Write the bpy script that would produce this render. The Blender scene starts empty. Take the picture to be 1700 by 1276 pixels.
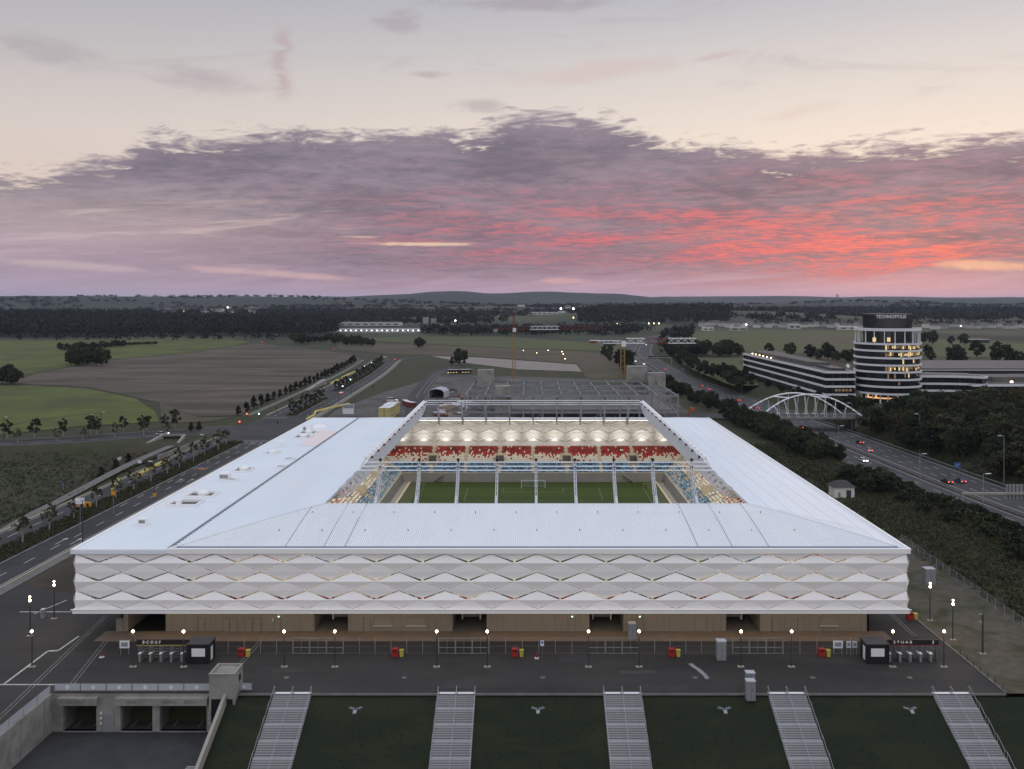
import bpy, math, random
import numpy as np
from mathutils import Vector, Matrix

R = math.radians
rng = random.Random(7)
nrng = np.random.RandomState(11)
scene = bpy.context.scene
COL = scene.collection

# ------------------------------------------------------------------ camera
HC = 54.4            # camera height above the plaza
FPX = 1443.0         # focal length in pixels of a 1700 px wide picture
cam_d = bpy.data.cameras.new('camera')
cam_d.lens = 36.0 * FPX / 1700.0
cam_d.sensor_width = 36.0
cam_d.shift_x = -28.0 / 1700.0
cam_d.shift_y = -139.0 / 1700.0
cam_d.clip_start = 0.5
cam_d.clip_end = 60000.0
cam = bpy.data.objects.new('camera', cam_d)
cam.location = (0, 0, HC)
cam.rotation_euler = (R(90), 0, 0)
COL.objects.link(cam)
scene.camera = cam

# ------------------------------------------------------------------ colour management
scene.view_settings.view_transform = 'Standard'
scene.view_settings.look = 'None'
scene.view_settings.exposure = 0.0
scene.view_settings.gamma = 1.0
scene.view_settings.use_curve_mapping = False
scene.render.engine = 'CYCLES'
scene.cycles.use_denoising = True
scene.cycles.max_bounces = 6
scene.cycles.diffuse_bounces = 3
scene.cycles.glossy_bounces = 3
scene.cycles.volume_bounces = 1
scene.cycles.transparent_max_bounces = 8
scene.cycles.sample_clamp_indirect = 4.0
scene.cycles.sample_clamp_direct = 0.0
scene.cycles.caustics_reflective = False
scene.cycles.caustics_refractive = False

def srgb(r, g, b):
    f = lambda c: (c / 255.0) / 12.92 if c / 255.0 <= 0.04045 else (((c / 255.0) + 0.055) / 1.055) ** 2.4
    return (f(r), f(g), f(b), 1.0)

# ------------------------------------------------------------------ node expression helper
class E:
    """a scalar shader socket with arithmetic"""
    nt = None
    def __init__(s, sock): s.s = sock
    @staticmethod
    def m(op, *a, clamp=False):
        n = E.nt.nodes.new('ShaderNodeMath'); n.operation = op; n.use_clamp = clamp
        for i, v in enumerate(a):
            if isinstance(v, E): E.nt.links.new(v.s, n.inputs[i])
            else: n.inputs[i].default_value = v
        return E(n.outputs[0])
    def __add__(s, o): return E.m('ADD', s, o)
    __radd__ = __add__
    def __sub__(s, o): return E.m('SUBTRACT', s, o)
    def __rsub__(s, o): return E.m('SUBTRACT', o, s)
    def __mul__(s, o): return E.m('MULTIPLY', s, o)
    __rmul__ = __mul__
    def __truediv__(s, o): return E.m('DIVIDE', s, o)
    def __rtruediv__(s, o): return E.m('DIVIDE', o, s)
    def __pow__(s, o): return E.m('POWER', s, o)
def smooth(a, b, x):
    n = E.nt.nodes.new('ShaderNodeMapRange'); n.interpolation_type = 'SMOOTHSTEP'
    E.nt.links.new(x.s, n.inputs['Value'])
    n.inputs['From Min'].default_value = a; n.inputs['From Max'].default_value = b
    return E(n.outputs['Result'])
def noise(vec, scale, detail=6, rough=0.55, dist=0.0):
    n = E.nt.nodes.new('ShaderNodeTexNoise'); n.inputs['Scale'].default_value = scale
    n.inputs['Detail'].default_value = detail; n.inputs['Roughness'].default_value = rough
    n.inputs['Distortion'].default_value = dist
    if vec is not None: E.nt.links.new(vec, n.inputs['Vector'])
    return E(n.outputs['Fac'])
def comb(x, y, z):
    n = E.nt.nodes.new('ShaderNodeCombineXYZ')
    for i, v in enumerate((x, y, z)):
        if isinstance(v, E): E.nt.links.new(v.s, n.inputs[i])
        else: n.inputs[i].default_value = v
    return n.outputs[0]
def ramp(x, stops, interp='LINEAR'):
    n = E.nt.nodes.new('ShaderNodeValToRGB'); n.color_ramp.interpolation = interp
    el = n.color_ramp.elements
    while len(el) < len(stops): el.new(0.5)
    for e, (p, c) in zip(el, stops):
        e.position = p; e.color = c if len(c) == 4 else (c[0], c[1], c[2], 1)
    E.nt.links.new(x.s, n.inputs[0])
    return n.outputs[0]
def mixc(f, a, b):
    n = E.nt.nodes.new('ShaderNodeMix'); n.data_type = 'RGBA'
    if isinstance(f, E): E.nt.links.new(f.s, n.inputs[0])
    else: n.inputs[0].default_value = f
    for i, v in ((6, a), (7, b)):
        if isinstance(v, (tuple, list)): n.inputs[i].default_value = v
        else: E.nt.links.new(v, n.inputs[i])
    return n.outputs[2]

# ------------------------------------------------------------------ world: dusk sky with an altocumulus bank
SUN_AZ, SUN_EL = R(24), R(1.2)
world = bpy.data.worlds.new('World'); scene.world = world; world.use_nodes = True
E.nt = nt = world.node_tree
nt.nodes.clear()
tc = nt.nodes.new('ShaderNodeTexCoord')
sep = nt.nodes.new('ShaderNodeSeparateXYZ'); nt.links.new(tc.outputs['Generated'], sep.inputs[0])
dx, dy, dz = E(sep.outputs[0]), E(sep.outputs[1]), E(sep.outputs[2])
hor = E.m('SQRT', dx * dx + dy * dy + 1e-6)
v = E.m('MAXIMUM', dz / hor, 0.0)                    # tangent of the elevation
az = E.m('ARCTAN2', dx, dy)                          # 0 straight ahead, + to the right
t = E.m('ARCTANGENT', v) * (2 / math.pi)             # 0 horizon, 1 zenith
sunf = ((E.m('COSINE', az - 0.55) + 1.0) * 0.5) ** 3.2
cold = ramp(t, [(0.0, srgb(160, 156, 178)), (0.03, srgb(172, 164, 182)), (0.075, srgb(210, 196, 192)), (0.12, srgb(198, 191, 191)),
                (0.165, srgb(176, 174, 181)), (0.215, srgb(164, 166, 177)), (0.33, srgb(200, 206, 220)), (0.55, (.86, .93, 1.06)), (1.0, (.90, .98, 1.14))])
warm = ramp(t, [(0.0, srgb(184, 158, 182)), (0.03, srgb(214, 170, 180)), (0.07, srgb(248, 220, 200)), (0.11, srgb(248, 231, 216)),
                (0.165, srgb(224, 216, 211)), (0.215, srgb(193, 192, 200)), (0.33, srgb(202, 207, 220)), (0.55, (.86, .93, 1.06)), (1.0, (.90, .98, 1.14))])  # both ramps brighten above the frame to light the roof
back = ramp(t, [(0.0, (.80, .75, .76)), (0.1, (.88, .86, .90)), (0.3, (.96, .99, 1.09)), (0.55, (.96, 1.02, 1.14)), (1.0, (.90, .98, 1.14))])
sky = mixc(sunf, cold, warm)
sky = mixc(smooth(0.65, 1.7, E.m('ABSOLUTE', az)), sky, back)            # sky behind the camera, brightened to light the facade
q = 1.0 / (v + 0.075)
X, Y = E.m('SINE', az) * q, E.m('COSINE', az) * q
P = comb(X, Y, 0.0)
nmid = noise(P, 1.3, 7, 0.6, 0.5)
warp = (noise(comb(X, Y, 9.0), 2.0, 3, 0.5) - 0.5) * 0.35
nfine = noise(comb(X * 0.78 + warp, Y * 0.80 + warp, 3.1), 8.0, 5, 0.6, 0.3)
nrip = noise(comb(X * 0.80 + warp, Y * 0.95 + X * 0.3, 7.7), 15.0, 4, 0.6, 0.3)
nstreak = noise(comb(az * 3.4, v * 46.0 - az * 4.0, 1.7), 1.5, 7, 0.62, 0.6)
# upper edge of the cloud bank against azimuth (stored /0.3)
azn = (az + 0.65) / 1.3
top = E(ramp(azn, [(0.0, (0.118 / .3,) * 3), (0.09, (0.130 / .3,) * 3), (0.15, (0.150 / .3,) * 3), (0.19, (0.180 / .3,) * 3), (0.30, (0.196 / .3,) * 3), (0.44, (0.200 / .3,) * 3),
                   (0.49, (0.218 / .3,) * 3), (0.57, (0.212 / .3,) * 3), (0.64, (0.186 / .3,) * 3), (0.72, (0.172 / .3,) * 3), (0.9, (0.170 / .3,) * 3), (1.0, (0.174 / .3,) * 3)], 'EASE')) * 0.3
edge = top - v + (nmid - 0.5) * 0.055 + (nfine - 0.5) * 0.06 + (nrip - 0.5) * 0.05 - 0.002
mask = smooth(-0.005, 0.020, edge)
lowgap = smooth(0.004, 0.034, v + (nstreak - 0.5) * 0.06)
leftgap = smooth(0.50, 0.66, nstreak) * smooth(-0.12, -0.34, az) * smooth(0.02, 0.05, v) * smooth(0.13, 0.08, v)
hole = smooth(0.36, 0.46, nmid * 0.35 + nfine * 0.35 + nrip * 0.3 + smooth(0.0, 0.05, edge) * 0.34)
mask = mask * (lowgap * 0.9 + 0.06) * (1.0 - leftgap * 0.8) * (hole * 0.6 + 0.4)
mask = mask * smooth(1.25, 0.8, E.m('ABSOLUTE', az)) * (1.0 - smooth(-0.12, -0.50, az) * smooth(0.135, 0.06, v) * 0.62)
# colour of the bank: mauve shade, underside reddened towards the set sun
g_sun = E.m('EXPONENT', ((az - 0.40) / 0.27) ** 2 * -1.0) * E.m('EXPONENT', ((v - 0.068) / 0.050) ** 2 * -1.0)
g_mid = E.m('EXPONENT', ((az - 0.05) / 0.26) ** 2 * -1.0) * E.m('EXPONENT', ((v - 0.075) / 0.05) ** 2 * -1.0)
patch = smooth(0.40, 0.54, noise(comb(az * 2.6, v * 17.0, 4.2), 1.7, 4, 0.55, 0.4))
lit = nfine * 0.34 + nrip * 0.30 + nstreak * 0.36
red = smooth(0.475, 0.575, lit + g_sun * 0.05) * E.m('MINIMUM', g_sun * 1.1 + g_mid * 0.5, 1.0) * (patch * 0.72 + 0.28)
glow = smooth(0.56, 0.68, lit + g_sun * 0.07) * g_sun
base_c = mixc(smooth(0.36, 0.64, nmid * 0.50 + nfine * 0.30 + nrip * 0.20), srgb(106, 98, 117), srgb(148, 134, 150))
base_c = mixc(E.m('MINIMUM', (g_mid * 0.45 + g_sun * 0.35) * (patch * 0.8 + 0.2), 1.0), base_c, srgb(158, 112, 132))
base_c = mixc(smooth(0.06, 0.0, v) * 0.6, base_c, srgb(176, 152, 174))
cl = mixc(red, base_c, srgb(224, 108, 116))
cl = mixc(glow, cl, srgb(240, 122, 114))
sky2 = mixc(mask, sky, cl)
# a few thin wisps above the bank
wn = noise(comb(az * 2.2, v * 9.0, 5.0), 2.0, 8, 0.66, 0.9)
wm = smooth(0.54, 0.76, wn) * smooth(0.2, 0.24, v) * smooth(0.5, 0.38, v) * 0.42
sky2 = mixc(wm, sky2, srgb(176, 162, 170))
tw = (az + 0.277 + (v - 0.262) * -0.05 + (nmid - 0.5) * 0.05 + (nrip - 0.5) * 0.018) / 0.0085
twm = E.m('EXPONENT', tw * tw * -1.0) * smooth(0.215, 0.24, v) * smooth(0.312, 0.285, v) * smooth(0.25, 0.5, nrip) * 0.55
sky2 = mixc(twm, sky2, srgb(186, 158, 162))
def cloudlet(px, py, sx, sy, amt, col, col_in, tilt=0.0):
    a0 = math.atan((px - 878) / 1443.0); v0 = (499 - py) / 1443.0 * math.cos(a0)
    da, dv = az - a0, v - v0
    dv = dv - da * tilt
    e = E.m('EXPONENT', ((da / (sx / 1443.0)) ** 2 + (dv / (sy / 1443.0)) ** 2) * -1.0)
    m_ = smooth(0.30, 0.72, e * 0.62 + (wn2 - 0.5) * 0.9 + 0.1) * amt
    return mixc(m_, col_in, col)
wn2 = noise(comb(az * 6.0, v * 16.0, 2.0), 2.6, 7, 0.62, 0.8)
for c_ in ((90, 85, 95, 26, .38, srgb(160, 150, 160), -.1), (350, 135, 110, 28, .34, srgb(164, 152, 162), 0), (665, 35, 50, 24, .40, srgb(160, 142, 150), 0), (880, 6, 190, 16, .42, srgb(158, 140, 150), 0), (1000, 118, 190, 20, .42, srgb(214, 186, 184), .1), (1190, 92, 60, 8, .4, srgb(200, 172, 172), .12), (715, 122, 40, 8, .45, srgb(170, 150, 156), 0), (1330, 185, 80, 12, .30, srgb(226, 196, 188), .15), (800, 176, 60, 14, .4, srgb(150, 138, 148), 0), (700, 405, 110, 4, .8, srgb(246, 210, 184), 0), (1640, 440, 90, 10, .75, srgb(244, 190, 160), -.05), (600, 393, 40, 3, .6, srgb(240, 205, 185), 0), (470, 455, 170, 8, .6, srgb(222, 184, 184), -.06), (120, 440, 160, 8, .55, srgb(206, 186, 188), -.05), (940, 466, 60, 6, .5, srgb(228, 178, 176), 0)):
    sky2 = cloudlet(c_[0], c_[1], c_[2], c_[3], c_[4], c_[5], sky2, c_[6])
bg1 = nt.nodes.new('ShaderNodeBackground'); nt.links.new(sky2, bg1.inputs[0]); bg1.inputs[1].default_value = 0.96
nis = nt.nodes.new('ShaderNodeTexSky'); nis.sky_type = 'NISHITA'; nis.sun_disc = False
nis.sun_elevation = SUN_EL; nis.sun_rotation = SUN_AZ; nis.altitude = 300
bg2 = nt.nodes.new('ShaderNodeBackground'); nt.links.new(nis.outputs[0], bg2.inputs[0]); bg2.inputs[1].default_value = 0.008
add = nt.nodes.new('ShaderNodeAddShader'); nt.links.new(bg1.outputs[0], add.inputs[0]); nt.links.new(bg2.outputs[0], add.inputs[1])
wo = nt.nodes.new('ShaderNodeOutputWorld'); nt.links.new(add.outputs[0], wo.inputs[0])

# ------------------------------------------------------------------ sun, nearly set behind the cloud bank
sd = bpy.data.lights.new('sun', 'SUN'); sd.energy = 0.5; sd.angle = R(12); sd.color = (1.0, 0.62, 0.5)
sun = bpy.data.objects.new('sun', sd)
sdir = Vector((math.sin(SUN_AZ) * math.cos(SUN_EL), math.cos(SUN_AZ) * math.cos(SUN_EL), math.sin(SUN_EL)))
sun.rotation_euler = (-sdir).to_track_quat('-Z', 'Y').to_euler(); sun.location = (200, 500, 300)
COL.objects.link(sun)

# ------------------------------------------------------------------ materials
MATS = {}
def mat(name, c1, c2=None, scale=1.0, rough=0.75, metal=0.0, bump=0.0, emit=None, estr=0.0, spec=0.3, rand=0.0, detail=5, c3=None, s3=0.1, stretch=None, alpha=None, trans=0.0):
    m = bpy.data.materials.new(name); m.use_nodes = True
    E.nt = nt = m.node_tree
    b = nt.nodes['Principled BSDF']
    b.inputs['Roughness'].default_value = rough; b.inputs['Metallic'].default_value = metal
    b.inputs['Specular IOR Level'].default_value = spec
    c1 = tuple(c1[:3]) + (1,)
    col = None
    if c2 is not None or c3 is not None or bump:
        tco = nt.nodes.new('ShaderNodeTexCoord'); vec = tco.outputs['Object']
        if stretch:
            mp = nt.nodes.new('ShaderNodeMapping'); nt.links.new(vec, mp.inputs[0]); mp.inputs['Scale'].default_value = stretch; vec = mp.outputs[0]
        n1 = noise(vec, scale, detail, 0.6)
        if c2 is not None:
            col = mixc(smooth(0.3, 0.7, n1), c1, tuple(c2[:3]) + (1,))
        if c3 is not None:
            n3 = noise(vec, s3, 6, 0.6, 0.5)
            col = mixc(smooth(0.45, 0.65, n3), col if col is not None else c1, tuple(c3[:3]) + (1,))
        if bump:
            bp = nt.nodes.new('ShaderNodeBump'); bp.inputs['Strength'].default_value = bump; bp.inputs['Distance'].default_value = 0.1
            nt.links.new(n1.s, bp.inputs['Height']); nt.links.new(bp.outputs[0], b.inputs['Normal'])
    if rand:
        oi = nt.nodes.new('ShaderNodeObjectInfo')
        hs = nt.nodes.new('ShaderNodeHueSaturation')
        nt.links.new((E(oi.outputs['Random']) * (2 * rand) + (1.0 - rand)).s, hs.inputs['Value'])
        if col is None: hs.inputs['Color'].default_value = c1
        else: nt.links.new(col, hs.inputs['Color'])
        col = hs.outputs[0]
    if col is None: b.inputs['Base Color'].default_value = c1
    else: nt.links.new(col, b.inputs['Base Color'])
    if emit is not None:
        b.inputs['Emission Color'].default_value = tuple(emit[:3]) + (1,)
        b.inputs['Emission Strength'].default_value = estr
        m.cycles.emission_sampling = 'NONE'
    if trans: b.inputs['Transmission Weight'].default_value = trans
    if alpha is not None: b.inputs['Alpha'].default_value = alpha
    MATS[name] = m
    return m

# ------------------------------------------------------------------ mesh builder
class MB:
    def __init__(s): s.v = []; s.f = []; s.mi = []
    def add(s, vs, fs, mi=0):
        o = len(s.v); s.v += [tuple(p) for p in vs]
        for f in fs: s.f.append(tuple(i + o for i in f)); s.mi.append(mi)
        return s
    def box(s, c, d, rz=0.0, mi=0):
        x, y, z = c; a, b, h = d[0] / 2, d[1] / 2, d[2] / 2
        cs, sn = math.cos(rz), math.sin(rz)
        vs = []
        for k in (-h, h):
            for (i, j) in ((-a, -b), (a, -b), (a, b), (-a, b)):
                vs.append((x + i * cs - j * sn, y + i * sn + j * cs, z + k))
        return s.add(vs, [(3, 2, 1, 0), (4, 5, 6, 7), (0, 1, 5, 4), (1, 2, 6, 5), (2, 3, 7, 6), (3, 0, 4, 7)], mi)
    def beam(s, p0, p1, w, h=None, mi=0, up=(0, 0, 1)):
        h = h or w; p0 = Vector(p0); p1 = Vector(p1); d = (p1 - p0)
        if d.length < 1e-6: return s
        d.normalize(); u = Vector(up)
        if abs(d.dot(u)) > 0.98: u = Vector((0, 1, 0))
        a = d.cross(u).normalized(); b = a.cross(d).normalized()
        vs = []
        for p in (p0, p1):
            for (i, j) in ((-1, -1), (1, -1), (1, 1), (-1, 1)): vs.append(p + a * (i * w / 2) + b * (j * h / 2))
        return s.add(vs, [(3, 2, 1, 0), (4, 5, 6, 7), (0, 1, 5, 4), (1, 2, 6, 5), (2, 3, 7, 6), (3, 0, 4, 7)], mi)
    def tube(s, p0, p1, r0, r1=None, n=6, mi=0, caps=True):
        r1 = r0 if r1 is None else r1
        p0 = Vector(p0); p1 = Vector(p1); d = (p1 - p0).normalized()
        u = Vector((0, 0, 1)) if abs(d.z) < 0.95 else Vector((1, 0, 0))
        a = d.cross(u).normalized(); b = a.cross(d)
        vs = []
        for p, r in ((p0, r0), (p1, r1)):
            for i in range(n):
                th = 2 * math.pi * i / n; vs.append(p + a * (r * math.cos(th)) + b * (r * math.sin(th)))
        fs = [(i, (i + 1) % n, n + (i + 1) % n, n + i) for i in range(n)]
        if caps: fs += [tuple(range(n - 1, -1, -1)), tuple(range(n, 2 * n))]
        return s.add(vs, fs, mi)
    def path(s, pts, r, n=6, mi=0):
        for a, b in zip(pts[:-1], pts[1:]): s.tube(a, b, r, r, n, mi)
        return s
    def prism(s, pts, z0, z1, mi=0):
        n = len(pts)
        vs = [(p[0], p[1], z0) for p in pts] + [(p[0], p[1], z1) for p in pts]
        fs = [tuple(range(n - 1, -1, -1)), tuple(range(n, 2 * n))] + [(i, (i + 1) % n, n + (i + 1) % n, n + i) for i in range(n)]
        return s.add(vs, fs, mi)
    def extr(s, prof, axis, a0, a1, mi=0):
        """profile points extruded along axis 'x' (profile is y,z) or 'y' (profile is x,z)"""
        n = len(prof)
        mk = (lambda t, p: (t, p[0], p[1])) if axis == 'x' else (lambda t, p: (p[0], t, p[1]))
        vs = [mk(a0, p) for p in prof] + [mk(a1, p) for p in prof]
        fs = [tuple(range(n)), tuple(range(2 * n - 1, n - 1, -1))] + [(i, n + i, n + (i + 1) % n, (i + 1) % n) for i in range(n)]
        return s.add(vs, fs, mi)
    def ring(s, c, r0, r1, z0, z1, n=48, a0=0.0, a1=2 * math.pi, mi=0):
        full = abs(a1 - a0 - 2 * math.pi) < 1e-6
        k = n if full else n + 1
        vs = []
        for i in range(k):
            th = a0 + (a1 - a0) * i / n; cs, sn = math.cos(th), math.sin(th)
            for (r, z) in ((r0, z0), (r1, z0), (r1, z1), (r0, z1)): vs.append((c[0] + r * cs, c[1] + r * sn, z))
        fs = []
        for i in range(n):
            j = (i + 1) % k if full else i + 1
            for m in range(4): fs.append((4 * i + m, 4 * j + m, 4 * j + (m + 1) % 4, 4 * i + (m + 1) % 4))
        return s.add(vs, fs, mi)
    def mesh(s, name):
        me = bpy.data.meshes.new(name); me.from_pydata(s.v, [], s.f)
        if any(s.mi): me.polygons.foreach_set('material_index', s.mi)
        return me
    def build(s, name, mats, parent=None, loc=None, rz=0.0, smooth_=False):
        me = s.mesh(name)
        for m in (mats if isinstance(mats, (list, tuple)) else [mats]): me.materials.append(MATS[m])
        if smooth_: me.polygons.foreach_set('use_smooth', [True] * len(me.polygons))
        return place(name, me, parent, loc, rz)
def place(name, me, parent=None, loc=None, rz=0.0, sc=None):
    o = bpy.data.objects.new(name, me); COL.objects.link(o)
    if parent is not None: o.parent = parent
    if loc is not None: o.location = loc
    if rz: o.rotation_euler = (0, 0, rz)
    if sc is not None: o.scale = sc if isinstance(sc, (tuple, list)) else (sc, sc, sc)
    return o
def tag(o, label, cat, group=None):
    o['label'] = label; o['category'] = cat
    if group: o['group'] = group
    return o
def struct(o): o['kind'] = 'structure'; return o
def stuff(o, label=None, cat=None):
    o['kind'] = 'stuff'
    if label: o['label'] = label
    if cat: o['category'] = cat
    return o
def thing(name, label, cat, loc=(0, 0, 0), rz=0.0, group=None):
    o = bpy.data.objects.new(name, None); COL.objects.link(o); o.empty_display_size = 0.5
    o.location = loc; o.rotation_euler = (0, 0, rz)
    return tag(o, label, cat, group)
def sub(name, parent, loc=(0, 0, 0), rz=0.0):
    o = bpy.data.objects.new(name, None); COL.objects.link(o); o.parent = parent; o.location = loc; o.rotation_euler = (0, 0, rz); o.empty_display_size = 0.3
    return o
def dup(root, loc, rz=0.0, label=None, group=None, sc=None):
    def cp(o, par):
        c = o.copy(); COL.objects.link(c); c.parent = par
        for ch in o.children: cp(ch, c)
        return c
    r = cp(root, None); r.location = loc; r.rotation_euler = (0, 0, rz)
    if sc is not None: r.scale = sc if isinstance(sc, (tuple, list)) else (sc, sc, sc)
    if label: r['label'] = label
    if group: r['group'] = group
    return r
def gp(px, py, z=0.0):
    """point of level z that the camera sees towards a direction given by picture column and row"""
    d = (HC - z) * FPX / (py - 499.0)
    return ((px - 878.0) * d / FPX, d)
def at(px, d): return (px - 878.0) * d / FPX
def zat(py, d): return HC - (py - 499.0) * d / FPX
def np_mesh(name, verts, faces4, mats, mi=None):
    me = bpy.data.meshes.new(name)
    nv, nf = len(verts), len(faces4); k = faces4.shape[1]
    me.vertices.add(nv); me.vertices.foreach_set('co', np.ascontiguousarray(verts, dtype=np.float32).ravel())
    me.loops.add(nf * k); me.loops.foreach_set('vertex_index', np.ascontiguousarray(faces4, dtype=np.int32).ravel())
    me.polygons.add(nf); me.polygons.foreach_set('loop_start', np.arange(0, nf * k, k, dtype=np.int32))
    try: me.polygons.foreach_set('loop_total', np.full(nf, k, dtype=np.int32))
    except Exception: pass
    for m in (mats if isinstance(mats, (list, tuple)) else [mats]): me.materials.append(MATS[m])
    if mi is not None: me.polygons.foreach_set('material_index', np.ascontiguousarray(mi, dtype=np.int32))
    me.update(calc_edges=True); me.validate()
    return me
ORD = ['first', 'second', 'third', 'fourth', 'fifth', 'sixth', 'seventh', 'eighth', 'ninth', 'tenth', 'eleventh', 'twelfth', 'thirteenth', 'fourteenth', 'fifteenth', 'sixteenth']

def text_mesh(body, size, ext, matname, font_bold=False, spacing=1.0):
    c = bpy.data.curves.new('lettering', 'FONT'); c.body = body; c.size = size; c.extrude = ext; c.align_x = 'CENTER'; c.align_y = 'CENTER'
    c.space_character = spacing; c.offset = 0.012 * size if font_bold else 0.0; c.resolution_u = 2
    o = bpy.data.objects.new('lettering', c); COL.objects.link(o)
    bpy.context.view_layer.update()
    me = bpy.data.meshes.new_from_object(o.evaluated_get(bpy.context.evaluated_depsgraph_get()))
    bpy.data.objects.remove(o); bpy.data.curves.remove(c)
    me.materials.clear(); me.materials.append(MATS[matname]); me.name = 'lettering'
    return me
def letter(body, size, parent, loc, matname, rz=0.0, ext=0.02, bold=False, spacing=1.0):
    """upright lettering that faces -Y before rz"""
    o = place('lettering', text_mesh(body, size, ext, matname, bold, spacing), parent, loc)
    o.rotation_euler = (R(90), 0, rz)
    return o

# materials -------------------------------------------------------------
mat('asphalt', (0.034, 0.0331, 0.0357), (0.0476, 0.0459, 0.0476), 0.35, .85, bump=.05, c3=(0.0272, 0.0263, 0.0281), s3=.05)
mat('plaza_asphalt', (0.0254, 0.0238, 0.0238), (0.0336, 0.0312, 0.0303), 0.25, .8, c3=(0.0184, 0.0172, 0.0172), s3=.09, stretch=(.3, 1, 1), bump=.04)
mat('motorway_asphalt', (0.0527, 0.051, 0.0544), (0.0646, 0.0629, 0.0654), 0.3, .85, c3=(0.0442, 0.0425, 0.0459), s3=.08)
mat('paint', (.48, .48, .47), (.34, .34, .33), 1.5, .7)
mat('paint_worn', (.30, .29, .28), (.16, .155, .15), .9, .8)
mat('yellow_kerb', (.42, .38, .26), None, 1, .8)
mat('soil', (0.0425, 0.0323, 0.0255), (0.0612, 0.0476, 0.0374), .25, .95, c3=(0.034, 0.0289, 0.0204), s3=.05)
mat('gravel', (.066, .056, .041), (.092, .079, .060), .6, .95, c3=(.034, .040, .017), s3=.16)
mat('tuft', (0.014, 0.0182, 0.0084), None, 1, .9)
mat('nosing', (.17, .168, .175), None, 1, .8)
mat('gutter', (.10, .13, .20), None, 1, .6)
mat('site_ground', (0.0723, 0.0697, 0.0663), (0.1062, 0.102, 0.0952), .3, .95, c3=(0.051, 0.0476, 0.0425), s3=.06)
mat('meadow', (.022, .028, .0095), (.040, .042, .0165), .12, .95, c3=(.042, .034, .019), s3=.02, detail=8)
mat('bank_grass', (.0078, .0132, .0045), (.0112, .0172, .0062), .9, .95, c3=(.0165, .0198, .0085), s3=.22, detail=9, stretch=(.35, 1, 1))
mat('field_green', (.054, .072, .013), (.088, .108, .022), .03, .95, c3=(.052, .060, .017), s3=.018, detail=9)
mat('field_green_dim', (.048, .062, .019), (.070, .084, .027), .02, .95, c3=(.068, .066, .032), s3=.006, detail=9, stretch=(.4, 1, 1))
mat('field_brown', (.062, .049, .037), (.108, .087, .067), .045, .95, c3=(.046, .039, .027), s3=.03, detail=9, stretch=(.28, 1, 1))
mat('field_stubble', (.092, .070, .046), (.066, .052, .036), .03, .95, c3=(.050, .052, .026), s3=.014, detail=9, stretch=(.35, 1, 1))
mat('field_pale', (.20, .17, .155), (.235, .20, .185), .05, .9)
mat('far_land', (.030, .036, .022), (.066, .072, .038), .005, .95, c3=(.012, .016, .013), s3=.0024, detail=9)
mat('hill_wood', (0.0144, 0.018, 0.0144), (0.0234, 0.0279, 0.0207), .02, .95, detail=8, bump=.6)
mat('concrete', (0.272, 0.2592, 0.238), (0.221, 0.2125, 0.1955), .6, .85, c3=(0.17, 0.1615, 0.1487), s3=.25)
mat('concrete_warm', (0.306, 0.2805, 0.2422), (0.2635, 0.2422, 0.2082), .6, .85)
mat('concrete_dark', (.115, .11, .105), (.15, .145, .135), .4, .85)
mat('stair', (0.2805, 0.2762, 0.2848), (0.2465, 0.2422, 0.2507), .8, .8)
mat('roof_sheet', (0.7304, 0.748, 0.7832), (0.6776, 0.704, 0.748), .5, .45, spec=.4, c3=(0.6512, 0.6776, 0.7216), s3=.06, stretch=(1, .12, 1))
mat('seam_grey', (.42, .45, .50), None, 1, .5)
mat('roof_rib', (0.81, 0.819, 0.837), None, 1, .4, spec=.4)
mat('apron', (.17, .13, .10), (.145, .112, .088), .5, .8)
mat('roof_membrane', (0.704, 0.7568, 0.8184), (0.6512, 0.7128, 0.7832), .16, .55, c3=(0.6864, 0.7128, 0.7568), s3=.05, stretch=(.6, .2, 1))
mat('roof_pink', (.78, .62, .60), (.74, .66, .66), .12, .6)
mat('panel', (.878, .862, .868), (.85, .835, .84), .5, .42, rand=.035, spec=.4)
mat('arm_steel', (.58, .60, .64), None, 1, .4, spec=.4)
mat('fascia', (.82, .81, .81), None, 1, .4)
mat('white_steel', (.78, .79, .82), None, 1, .4, spec=.4)
mat('grey_steel', (0.272, 0.2805, 0.2975), (0.238, 0.2465, 0.2635), 1, .5, metal=.3)
mat('lamp_grey', (.11, .115, .13), None, 1, .5)
mat('dark_steel', (.045, .045, .05), None, 1, .5, metal=.2)
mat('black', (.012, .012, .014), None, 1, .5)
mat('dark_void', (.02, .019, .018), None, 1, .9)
mat('base_wall', (0.234, 0.2106, 0.1755), (0.2106, 0.1895, 0.156), .4, .7)
mat('soffit', (.50, .46, .40), None, 1, .7)
mat('interior_white', (.80, .77, .70), (.76, .73, .66), .3, .6)
mat('stand_beige', (.62, .55, .43), (.56, .50, .39), .4, .8)
mat('wall_grey', (.30, .285, .26), (.26, .25, .23), .4, .8)
mat('turf', (.040, .066, .0075), (.048, .076, .0095), .6, .9, c3=(.042, .069, .009), s3=.2)
mat('turf_dark', (.031, .053, .0065), (.037, .061, .0085), .6, .9)
mat('turf_margin', (.075, .090, .042), (.066, .082, .038), .6, .9)
for nm, c in (('seat_red', (.40, .034, .03)), ('seat_darkred', (.19, .022, .024)), ('seat_white', (.74, .71, .64)), ('seat_blue', (.06, .20, .36)), ('seat_lightblue', (.20, .42, .58)), ('seat_navy', (.025, .05, .12))):
    mat(nm, c, None, 1, .45)
mat('lamp_warm', (.9, .8, .6), None, emit=(1, .80, .52), estr=14)
mat('lamp_white', (.9, .9, .9), None, emit=(1, .95, .85), estr=10)
mat('strip_light', (.9, .9, .9), None, emit=(1, .93, .80), estr=5)
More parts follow.
